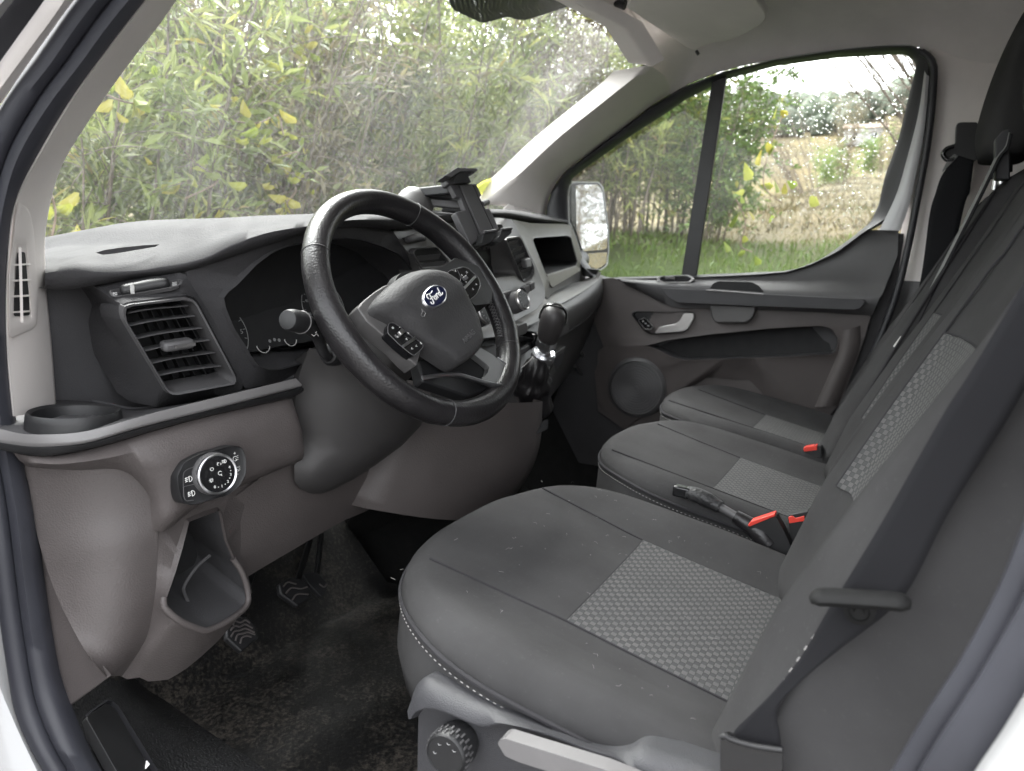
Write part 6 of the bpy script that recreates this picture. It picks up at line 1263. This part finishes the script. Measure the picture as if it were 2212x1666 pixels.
def seat_base():
    def T8(p): return [(737.4+x/3, 1110.4+y/3) for x, y in p]
    top = T8([(440, 1265), (470, 1150), (510, 1082), (560, 1066), (640, 1090), (900, 1212), (1100, 1292), (1500, 1460), (1700, 1522), (1850, 1527), (1950, 1502), (2212, 1590), (2500, 1690)])
    low = T8([(448, 1330), (480, 1285), (540, 1262), (600, 1266), (680, 1290), (900, 1375), (1060, 1362), (1350, 1428), (1600, 1525), (1760, 1575), (1900, 1650), (2212, 1800), (2500, 1900)])
    A, B = spl(ats(top, X=.098), 70), spl(ats(low, X=.079), 70)
    f = surf('side_valance', [A+[.03, 0, -.004], A+[.004, 0, 0], A, A*.7+B*.3+[-.004, 0, .003], A*.15+B*.85+[-.003, 0, 0], B, B+[.014, 0, -.005], B*[1, 1, 0]+[.016, 0, .24], B*[1, 1, 0]+[.012, 0, .05]], M['valance'], DS, smooth=60)
    pc = at(962, 1632, X=.062); k = np.linspace(0, 2*np.pi, 60, endpoint=False)
    kn = lathe('adjuster_knob', pc, (-1, -.02, .05), [(.019, -.03), (.0215, -.022), (.0215, -.004), (.0205, .0), (.0190, .0015), (.0185, .0003), (.004, .0006)], M['black'], DS, 48)
    nb = []
    for i in range(44):
        a = 2*math.pi*i/44; d = np.array([0, math.cos(a), math.sin(a)]); nb.append(g_box(pc+d*.0217+[.005+.006*(i % 2), 0, 0], (1, 0, 0), np.cross((1, 0, 0), d), d, (.0055, .0016, .0014)))
    V, F = join(nb); obj('knurling', V, F, M['charcoal'], kn, kind='stuff')
    for i, (a, b) in enumerate([(.4, .55), (-.2, .8), (.7, -.1), (-.6, .5)]):
        c = pc+[-.0012, a*.016, b*.016]; tube('embossed_mark', [c+[0, -.002, .001], c+[0, 0, 0], c+[0, .0015, .0015]], .0004, M['printdim'], kn, n=4)
    panel('height_lever', ats(rpoly(T8([(1012, 1490), (1025, 1465), (1062, 1455), (1700, 1655), (2300, 1900), (2200, 1950), (1500, 1720), (1150, 1610), (1060, 1570)]), 4), X=.060), (.016, 0, 0), M['strip'], DS, .003)
    q = T8([(2010, 1560), (2212, 1590), (2212, 1700), (2050, 1660)])
    # seat box under the cushion and the black buckle well on the inner side
    box('seat_pedestal', (.385, .18, .15), (1, 0, 0), (0, 1, 0), (0, 0, 1), (.48, .42, .29), M['black'], DS, .01)
    # recline lever
    q = rpoly([(1474.7+x/3, 1110.4+y/3) for x, y in [(810, 545), (832, 506), (905, 495), (1390, 520), (1480, 548), (1510, 580), (1480, 612), (1345, 634), (1200, 600), (870, 597), (818, 580)]], 4)
    rl = tube('recline_lever', spl(ats([(1752, 1295), (1775, 1290), (1860, 1294), (1940, 1300), (1968, 1306)], X=.064), 24), np.interp(np.linspace(0, 1, 24), [0, .08, .92, 1], [.003, .0056, .0056, .003]), M['lever'], DS, n=12, r2=np.interp(np.linspace(0, 1, 24), [0, .08, .92, 1], [.005, .010, .010, .005]))
    b = at(1856, 1320, X=.078); lathe('pivot_bolt', b, (-1, 0, 0), [(.011, -.01), (.0105, 0), (.007, .002), (.0065, .0005), (.0035, .0005), (.003, .002)], M['lever'], rl, 24)
seat_base()
def benches():
    box('seat_pedestal', (1.17, .15, .15), (1, 0, 0), (0, 1, 0), (0, 0, 1), (.86, .5, .30), M['black'], MS, .01)
    P = ats(rpoly([(944, 1174), (988, 1134), (1012, 1124), (1060, 1130), (1100, 1150), (952, 1240)], 3), X=.72); o = panel('seat_mount', P, (.02, 0, 0), M['valance'], DS, .001)
benches()
# ------------------------------------------------------------------ belts, buckles, handbrake
def ribbon(name, L, R_, mt, parent, n=50, th=.0012, wav=0):
    A, B = spl(L, n), spl(R_, n); rows = [A*(1-s)+B*s for s in np.linspace(0, 1, 6)]
    return surf(name, rows, mt, parent, smooth=60, solid=th)
def belts():
    t = thing('seat_belt', at(1620, 1620, X=.075), 'black driver belt running from the floor anchor up beside the driver seat', 'seat belt')
    Lp = ats([(1573, 1604), (1590, 1574), (1621, 1544), (1676, 1488), (1732, 1416), (1784, 1325), (1824, 1262), (1857, 1208), (1911, 1118), (2037, 896), (2101, 796), (2228, 583), (2346, 388)], X=.088)
    Rp = ats([(1690, 1626), (1684, 1580), (1680, 1528), (1735, 1468), (1808, 1407), (1870, 1360), (1918, 1322), (1970, 1262), (2048, 1110), (2141, 962), (2180, 900), (2270, 740), (2370, 560)], X=.086)
    ribbon('webbing', Lp, Rp, M['belt'], t, 70)
    panel('anchor', ats(rpoly([(1556, 1592), (1572, 1588), (1600, 1604), (1690, 1620), (1692, 1740), (1554, 1740)], 4), X=.076), (.006, 0, 0), M['gloss'], t, .002)
    tube('anchor_lip', spl(ats([(1557, 1594), (1566, 1589), (1580, 1598), (1630, 1612), (1690, 1621)], X=.075), 20), .0022, M['black'], t, n=8)
    # passenger belt
    t = thing('seat_belt', at(2060, 330, X=1.62), 'black passenger belt hanging from its guide on the rear pillar', 'seat belt')
    ribbon('webbing', ats([(2067, 335), (2035, 378), (2020, 420), (2008, 464), (1989, 601), (1960, 720)], X=1.60), ats([(2104, 347), (2098, 395), (2094, 420), (2082, 450), (2040, 640), (2010, 760)], X=1.60), M['belt'], t)
    panel('belt_guide', ats(rpoly([(2066, 268), (2074, 264), (2112, 264), (2116, 340), (2100, 350), (2062, 340), (2038, 342), (2036, 328), (2046, 318), (2064, 310)], 5), X=1.605), (.03, 0, 0), M['black'], t, .006)
    tube('guide_loop', spl(ats([(2060, 316), (2044, 322), (2037, 334), (2046, 346), (2060, 344)], X=1.60), 20), .005, M['gloss'], t, n=8)
    ribbon('turned_webbing', ats([(2062, 333), (2048, 345), (2036, 368)], X=1.597), ats([(2070, 337), (2056, 352), (2036, 372)], X=1.597), M['belt_l'], t, 12)
    # middle belt, edge on
    t = thing('seat_belt', at(2100, 450, X=1.17), 'thin grey middle belt stretched down between the seat backs', 'seat belt')
    Y0 = [(2176, 284), (2168, 315), (2150, 338), (2120, 400), (2060, 520), (2000, 640), (1968, 705)]
    ribbon('webbing', ats(Y0, X=1.175), ats([(x+9+.0*y, y+4) for x, y in Y0], X=1.16), M['belt_l'], t)
    ribbon('webbing', ats([(x+5, y+3) for x, y in Y0], X=1.16), ats([(x+11, y+5) for x, y in Y0], X=1.155), M['belt'], t)
    panel('belt_outlet', ats(rpoly([(2150, 300), (2166, 282), (2182, 278), (2182, 388), (2150, 388)], 5), X=1.17), (.03, 0, 0), M['valance'], t, .004)
    panel('clip', ats(rpoly([(1955, 712), (1966, 700), (1980, 704), (1970, 722), (1948, 740), (1942, 735)], 3), X=1.165), (.02, 0, 0), M['greyp'], t, .003)
    tube('tongue', ats([(1948, 728), (1932, 750)], X=1.163), .003, M['satin'], t, n=6)
belts()
def buckle(out, red, X, label, dx=.022):
    c = at(*np.mean(out, 0), X=X); t = thing('belt_buckle', c, label, 'belt buckle', 'belt buckles between the seats')
    panel('housing', ats(rpoly(out, 2), X=X), (dx, 0, 0), M['black'], t, .003); panel('release_button', ats(rpoly(red, 1.5), X=X-.002), (dx*.85, 0, 0), M['red'], t, .0015)
    return t
buckle([(1612, 1138), (1676, 1116), (1690, 1140), (1706, 1175), (1720, 1215), (1640, 1190)], [(1615, 1135), (1622, 1127), (1673, 1110), (1675, 1115), (1619, 1138)], .668, 'buckle with a red button nearest the driver seat cushion')
buckle([(1702, 1122), (1704, 1113), (1745, 1105), (1752, 1195), (1712, 1185)], [(1703, 1117), (1712, 1115), (1718, 1120), (1737, 1115), (1738, 1126), (1705, 1131)], .69, 'buckle with a red button half hidden by the driver backrest')
buckle([(1733, 972), (1760, 962), (1775, 965), (1775, 990), (1740, 980)], [(1735, 969), (1740, 966), (1765, 962), (1765, 973), (1737, 976)], 1.165, 'buckle with a red button between the two bench cushions')
def handbrake():
    P = spl(np.array([at(1484, 1064, X=.69), at(1500, 1068, X=.69), at(1520, 1076, X=.69), at(1545, 1090, X=.69), at(1590, 1116, X=.685), at(1640, 1150, X=.68), at(1660, 1175, X=.68)]), 40)
    t = thing('handbrake', P[-1]-[0, 0, .05], 'black handbrake lever lying between the driver and middle seats', 'handbrake')
    tube('grip', P[:16], np.interp(np.linspace(0, 1, 16), [0, .2, .6, 1], [.010, .0120, .0125, .010]), M['sillp'], t, n=14)
    tube('lever_bar', P[14:], .0070, M['charcoal'], t, n=10, r2=.0065); tube('gaiter', P[22:], np.linspace(.010, .018, 18), M['leather'], t, n=12)
    d = unit(P[0]-P[2]); r, u, n = axes_of(d); box('release_button', P[0]+d*.008, r, u, n, (.018, .018, .028), M['gloss'], t, .003)
    q = ats([(1602, 1175), (1640, 1178), (1745, 1200), (1752, 1240), (1700, 1230), (1640, 1200)], X=.70); panel('buckle_well', q, (.004, 0, 0), M['valance'], MS, .001)
handbrake()
def lint():
    st = []
    for _ in range(90):
        x = random.uniform(.14, .62); y = random.uniform(.06, .47); z = hD(x, y)+.0012; a = random.uniform(0, 6.28); L = random.uniform(.0015, .009); b = random.uniform(-1, 1)
        P = np.array([(x, y, z), (x+L*.5*math.cos(a), y+L*.5*math.sin(a), z+.0006), (x+L*math.cos(a+b), y+L*math.sin(a+b), z)]); st.append(g_tube(P, .00011, 3)[:2])
    V, F = join(st); o = obj('lint', V, F, M['thread'], None); tag(o, 'pale hairs and lint scattered over the driver seat cushion', 'lint', kind='stuff')
lint()
# ------------------------------------------------------------------ passenger door
def door():
    t = thing('passenger_door', (1.72, .5, .1), 'closed passenger door with grey panel, map pocket and divided window', 'door')
    def Z(p): return [(1290.4+.3089*q[0], 542.2+.3089*q[1])+tuple(q[2:]) for q in p]
    # window: black seal ring, pane, divider
    so = [(1179, 470), (1181, 447), (1194, 407), (1221, 370), (1271, 333), (1337, 283), (1404, 230), (1475, 188), (1558, 156), (1675, 128), (1808, 108), (1908, 99), (1968, 98), (2000, 110), (2016, 140), (2017, 167), (1996, 300), (1960, 420), (1930, 470), (1868, 503), (1812, 545), (1754, 570), (1701, 588), (1630, 595), (1503, 601), (1334, 604), (1290, 606), (1240, 560), (1195, 500)]
    si = [(1226, 480), (1224, 420), (1231, 384), (1257, 363), (1304, 330), (1371, 283), (1437, 241), (1475, 214), (1538, 182), (1566, 168), (1675, 139), (1808, 121), (1948, 113), (1971, 121), (1980, 140), (1965, 200), (1941, 300), (1911, 383), (1898, 443), (1881, 480), (1841, 513), (1785, 553), (1741, 577), (1691, 586), (1575, 591), (1501, 594), (1400, 597), (1310, 600), (1280, 590), (1250, 550)]
    si_ = dense(np.array(si, float), 150); so3 = cast([(a, b, XD-.004) for a, b in so], si_, (1600, 380)); Po = atv(so3, 'X'); Pi = ats(si_, X=1.70)
    f = ring_loops('window_seal', [Po+[.03, 0, 0], Po, Po*.75+ats(si_, X=XD-.004)*.25+[-.006, 0, 0], Po*.4+ats(si_, X=XD-.002)*.6+[.004, 0, 0], Pi*.85+Po*.15+[-.004, 0, 0], Pi, Pi+[.02, 0, 0]], M['rubber'], t, smooth=60)
    pn = obj('window_pane', Pi+[.004, 0, 0], [tuple(range(150))], M['pane'], t, label='rain dotted side window pane')
    panel('window_divider', ats([(1537, 178), (1569, 164), (1504, 598), (1471, 599)], X=1.688), (.012, 0, 0), M['black'], t, .002)
    # light grey painted frame seen behind the window seal at the rear
    band('painted_frame', ats([(1999, 150), (1985, 245), (1958, 350), (1935, 425), (1900, 497)], X=1.664), ats([(2007, 165), (1997, 280), (1978, 380), (1962, 450), (1944, 499)], X=1.655), (-1, -.4, 0), [(0, .002), (.3, .006), (.8, .006), (1, 0)], M['silver'], t, 24)
    tube('rear_seal', spl(ats([(1990, 112), (2012, 130), (2017, 170), (2005, 300), (1978, 450), (1958, 550), (1938, 630), (1905, 720), (1870, 800), (1830, 885), (1785, 985), (1740, 1080)], X=1.652), 70), .0085, M['rubber'], t, n=10)
    # inner panel, lower
    base = ats([(1275, 598), (1336, 602), (1500, 604), (1701, 594), (1812, 550), (1905, 500), (1952, 505), (1950, 600), (1925, 700), (1895, 760), (1850, 815), (1812, 900), (1755, 1015), (1500, 1040), (1250, 1000), (1190, 880), (1262, 700)], X=1.70); panel('door_shell', base, (.02, 0, 0), M['dark'], t, .001)
    A = Z([(-40, 190, 1.67), (140, 188, 1.665), (290, 270, 1.662), (430, 350, 1.66), (560, 398, 1.66), (1100, 405, 1.658), (1700, 436, 1.658), (1915, 448, 1.66), (1870, 600, 1.66), (1800, 800, 1.662), (1700, 1060, 1.665), (1500, 1290, 1.668), (1280, 1200, 1.668), (1100, 900, 1.665), (700, 880, 1.66), (430, 900, 1.66), (330, 1120, 1.66), (240, 1260, 1.66), (0, 1080, 1.668), (-20, 840, 1.668), (50, 690, 1.668), (-60, 400, 1.67)])
    B = Z([(345, 662, 1.652), (500, 622, 1.65), (800, 582, 1.648), (1200, 543, 1.648), (1560, 523, 1.65), (1640, 542, 1.652), (1688, 620, 1.654), (1676, 702, 1.652), (1640, 722, 1.648), (1300, 742, 1.640), (620, 765, 1.638), (520, 742, 1.642), (430, 695, 1.648)])
    o, pb, pk = surround('door_panel', A, B, M['brown'], t, (.05, 0, .0), 110, .97, lip=.004, ax='X', wall=M['dark'])
    lowp = ats(Z([(470, 900), (760, 868), (1110, 878), (1320, 900), (1600, 860), (1680, 740), (1690, 1060), (1520, 1300), (1200, 1250)]), X=1.665)
    panel('door_panel', ats(Z([(0, 700), (60, 660), (330, 640), (430, 700), (520, 765), (1100, 770), (1690, 715), (1640, 900), (1580, 1040), (1450, 1300), (300, 1330), (0, 1120)]), X=1.672), (.02, 0, 0), M['brown'], t, .002, label='lower part of the grey door panel')
    band('panel_ridge', ats(Z([(1705, 560), (1692, 640), (1672, 730), (1600, 900), (1515, 1090)]), X=1.655), ats(Z([(1850, 520), (1850, 640), (1815, 760), (1750, 920), (1680, 1080)]), X=1.655), (-1, 0, 0), [(0, -.02), (.03, .003), (.25, .012), (.5, .012), (.85, .003), (1, -.01)], M['brown'], t, 30)
    dk = ats(Z([(1090, 900), (1330, 885), (1590, 872), (1560, 960), (1500, 1085), (1380, 1010), (1200, 930)]), X=1.663); panel('lower_recess', dk, (.01, 0, 0), M['hole'], t, .001)
    # upper black section with the ledge
    r0 = spl(ats([(1334, 600), (1503, 600), (1630, 593.5), (1701, 587), (1754, 569), (1812, 543), (1868, 503), (1900, 498), (1941, 497)], X=1.688), 60)
    r1 = spl(ats(Z([(150, 195), (440, 200), (690, 195), (1100, 190), (1330, 185), (1500, 170), (1700, 140), (1900, 120), (2100, 30)]), X=1.675), 60)
    r2 = spl(ats(Z([(170, 205), (420, 232), (760, 250), (1150, 285), (1330, 296), (1500, 308), (1700, 312), (1900, 318), (1995, 300)]), X=1.632), 60)
    r3 = spl(ats(Z([(175, 212), (420, 248), (760, 268), (1150, 300), (1330, 315), (1500, 330), (1700, 345), (1880, 345), (1975, 325)]), X=1.630), 60)
    r4 = spl(ats(Z([(200, 235), (310, 285), (430, 350), (560, 397), (760, 402), (1100, 410), (1500, 425), (1750, 440), (1922, 450)]), X=1.648), 60)
    surf('upper_panel', [r0+[.01, 0, .002], r0, r0*.5+r1*.5+[-.002, 0, 0], r1, r1*.5+r2*.5, r2*.85+r1*.15+[0, 0, .002], r2, r3, r4, r4+[.03, 0, 0]], M['charcoal'], t, smooth=70)
    panel('hand_pull_recess', ats(rpoly(Z([(785, 262), (812, 225), (850, 212), (1080, 218), (1130, 245), (1165, 288)]), 3), X=1.629), (.006, 0, 0), M['hole'], t, .002)
    ar = panel('armrest_strip', ats(rpoly(Z([(442, 262), (760, 272), (1160, 302), (1862, 340), (1872, 358), (1838, 402), (1790, 412), (1100, 387), (560, 362), (500, 330)]), 3), X=1.612), (.03, 0, 0), M['dark'], t, .005)
    tube('strip_highlight', spl(ats(Z([(760, 274), (960, 288), (1160, 304)]), X=1.611), 12), .0022, M['strip'], ar, n=6)
    panel('pull_cup', ats(rpoly(Z([(782, 372), (800, 470), (825, 502), (1040, 504), (1085, 470), (1112, 388)]), 5), X=1.632), (.02, 0, 0), M['greyp'], t, .006)
    # handle
    hr = ats(rpoly(Z([(235, 440), (262, 421), (660, 425), (686, 436), (642, 552), (590, 578), (372, 583), (322, 555)]), 4), X=1.654); hb = ring_loops('handle_recess', [dense(hr, 60)+[-.002, 0, 0], scale_to(dense(hr, 60), .97)+[-.003, 0, 0], scale_to(dense(hr, 60), .92)+[.0045, 0, 0]], M['black'], t, cap=True, smooth=40)
    panel('door_handle', ats(rpoly(Z([(400, 574), (432, 532), (545, 510), (575, 488), (605, 437), (672, 436), (674, 470), (632, 545), (600, 562), (412, 577)]), 3), X=1.640), (.010, 0, 0), M['satin'], t, .004)
    lk = panel('lock_switch', ats(rpoly(Z([(286, 485), (332, 466), (392, 530), (372, 552), (330, 546)]), 3), X=1.647), (.006, 0, 0), M['gloss'], t, .001); LQ = ats(rpoly(Z([(286, 485), (332, 466), (392, 530), (372, 552), (330, 546)]), 3), X=1.646); tube('switch_rim', np.vstack([LQ, LQ[:1]]), .0012, M['satin'], lk, n=6)
    for x, y in ((320, 492), (338, 508), (356, 524)): c = at(*Z([(x, y)])[0], X=1.6455); box('key', c, (0, -1, 0), (0, .3, 1), (-1, 0, 0), (.006, .004, .001), M['printdim'], lk, .0004)
    sp = at(1374, 838, X=1.642); spk = lathe('speaker_grille', sp, (-1, .0, .0), [(.094, -.03), (.090, -.004), (.086, -.001), (.085, 0), (.080, .003), (.078, -.001)]+[(.077-.0038*i, -.002+.0012*(i % 2)) for i in range(20)], M['charcoal'], t, 64, smooth=20)
    sw = ats(rpoly(Z([(408, 202), (430, 180), (640, 172), (684, 196), (652, 224), (450, 226)]), 4), X=1.650); D = dense(sw, 40); ws_ = ring_loops('window_switch', [D+[.01, 0, -.002], D+[-.002, 0, .002], scale_to(D, .86)+[-.002, 0, .002], scale_to(D, .80)+[.003, 0, -.002]], M['satin'], t, cap=False); obj('switch_well', scale_to(D, .84)+[.0005, 0, 0], [tuple(range(40))], M['gloss'], ws_)
    box('switch_key', at(*Z([(510, 190)])[0], X=1.645), (0, 1, 0), (0, 0, 1), (1, 0, 0), (.03, .008, .008), M['greyp'], ws_, .002)
    # rain on the pane
    pp = []
    while len(pp) < 900:
        x = random.gauss(1790, 110); y = random.gauss(285, 95)
        if 1570 < x < 1972 and 125 < y < 585 and (y < 590-(x-1690)*.42 or x < 1700): pp.append(at(x, y, X=1.7025))
    drops('rain_drops', pp, lambda p: np.array([-1., 0, 0]), .0012, .0027, pn)
    # mirror on the outside of the door
    p0 = at(1272, 480, X=1.95); n = unit([-.38, -.92, .06])
    def W(p): return [(845.8+.2157*x, 347+.2157*y) for x, y in p]
    def P(pts, h=0, r=4): return ats(rpoly(W(pts), r), pl=(p0+n*h, n))
    h_ = P([(1735, 250), (1775, 208), (2080, 212), (2125, 270), (2180, 700), (2180, 900), (2165, 1050), (2100, 1098), (2000, 1118), (1930, 1060), (1905, 930), (1800, 640), (1740, 560)]); K = 70; D = dense(h_, K)
    mh = ring_loops('mirror_housing', [scale_to(D, .96)-n*.002, D-n*.0, D-n*.02, scale_to(D, .97)-n*.05, scale_to(D, .85)-n*.085, scale_to(D, .5)-n*.10], M['white'], t, cap=True, smooth=60)
    panel('mirror_bezel', P([(1800, 235), (1840, 218), (2076, 222), (2115, 280), (2174, 700), (2172, 895), (2155, 1045), (2095, 1088), (2010, 1100), (1940, 1040), (1908, 920), (1850, 720), (1800, 600)], .002), -n*.01, M['black'], mh, .002)
    panel('mirror_glass', P([(1845, 245), (2068, 240), (2106, 300), (2164, 690), (2158, 875), (2135, 892), (1925, 908), (1908, 880), (1852, 700)], .0035), -n*.002, M['mirror'], mh, 0)
    panel('mirror_glass', P([(1928, 935), (2160, 918), (2150, 1030), (2085, 1075), (2015, 1085), (1958, 1030)], .0035), -n*.002, M['mirror'], mh, 0, label='lower wide angle mirror glass')
    tube('mirror_arm', spl(np.array([at(1255, 560, X=1.90), at(1240, 575, X=1.80), at(1232, 585, X=1.72)]), 12), .03, M['black'], t, n=10)
    pp = [at(1231+72*random.random(), 402+140*random.random(), pl=(p0+n*.004, n)) for _ in range(110)]; drops('rain_drops', pp, lambda p: n, .0012, .0028, mh)
door()
# ------------------------------------------------------------------ roof fittings
def roof_bits():
    pl = (at(1500, 108, X=1.50), unit([-.10, .20, -1])); q = rpoly([(1352, 16), (1484, 104), (1500, 109), (1545, 91), (1566, 92), (1613, 73), (1648, 52), (1658, 34), (1646, 16), (1590, -60), (1390, -60)], [6, 6, 6, 8, 8, 10, 12, 12, 10, 4, 4]); P = ats(q, pl=pl); n = nface(P)
    t = thing('sun_visor', P.mean(0), 'grey padded sun visor folded against the roof on the passenger side', 'sun visor'); panel('visor_pad', P, -n*.016, M['visor'], t, .006)
    tube('visor_clip', ats([(1504, 110), (1509, 118)], X=1.49), .004, M['black'], t, n=6); 
    c = ats([(1300, -4), (1330, 6), (1350, 14)], X=1.33); tube('pivot_arm', c, .009, M['black'], t, n=8); box('pivot_mount', at(1338, 3, X=1.34), (1, 0, 0), (0, 1, 0), (0, 0, 1), (.03, .04, .016), M['black'], t, .004)
    P = spl(ats([(1697, 52), (1697, 30), (1706, 15), (1730, 8), (1790, 2), (1850, -4), (1866, 2), (1873, 14), (1874, 30)], X=1.59), 50)
    t = thing('grab_handle', P[25], 'grey roof grab handle above the passenger window', 'grab handle'); tube('handle_bar', P, np.interp(np.linspace(0, 1, 50), [0, .1, .25, .75, .9, 1], [.016, .014, .010, .010, .014, .016]), M['visor'], t, n=12)
roof_bits()
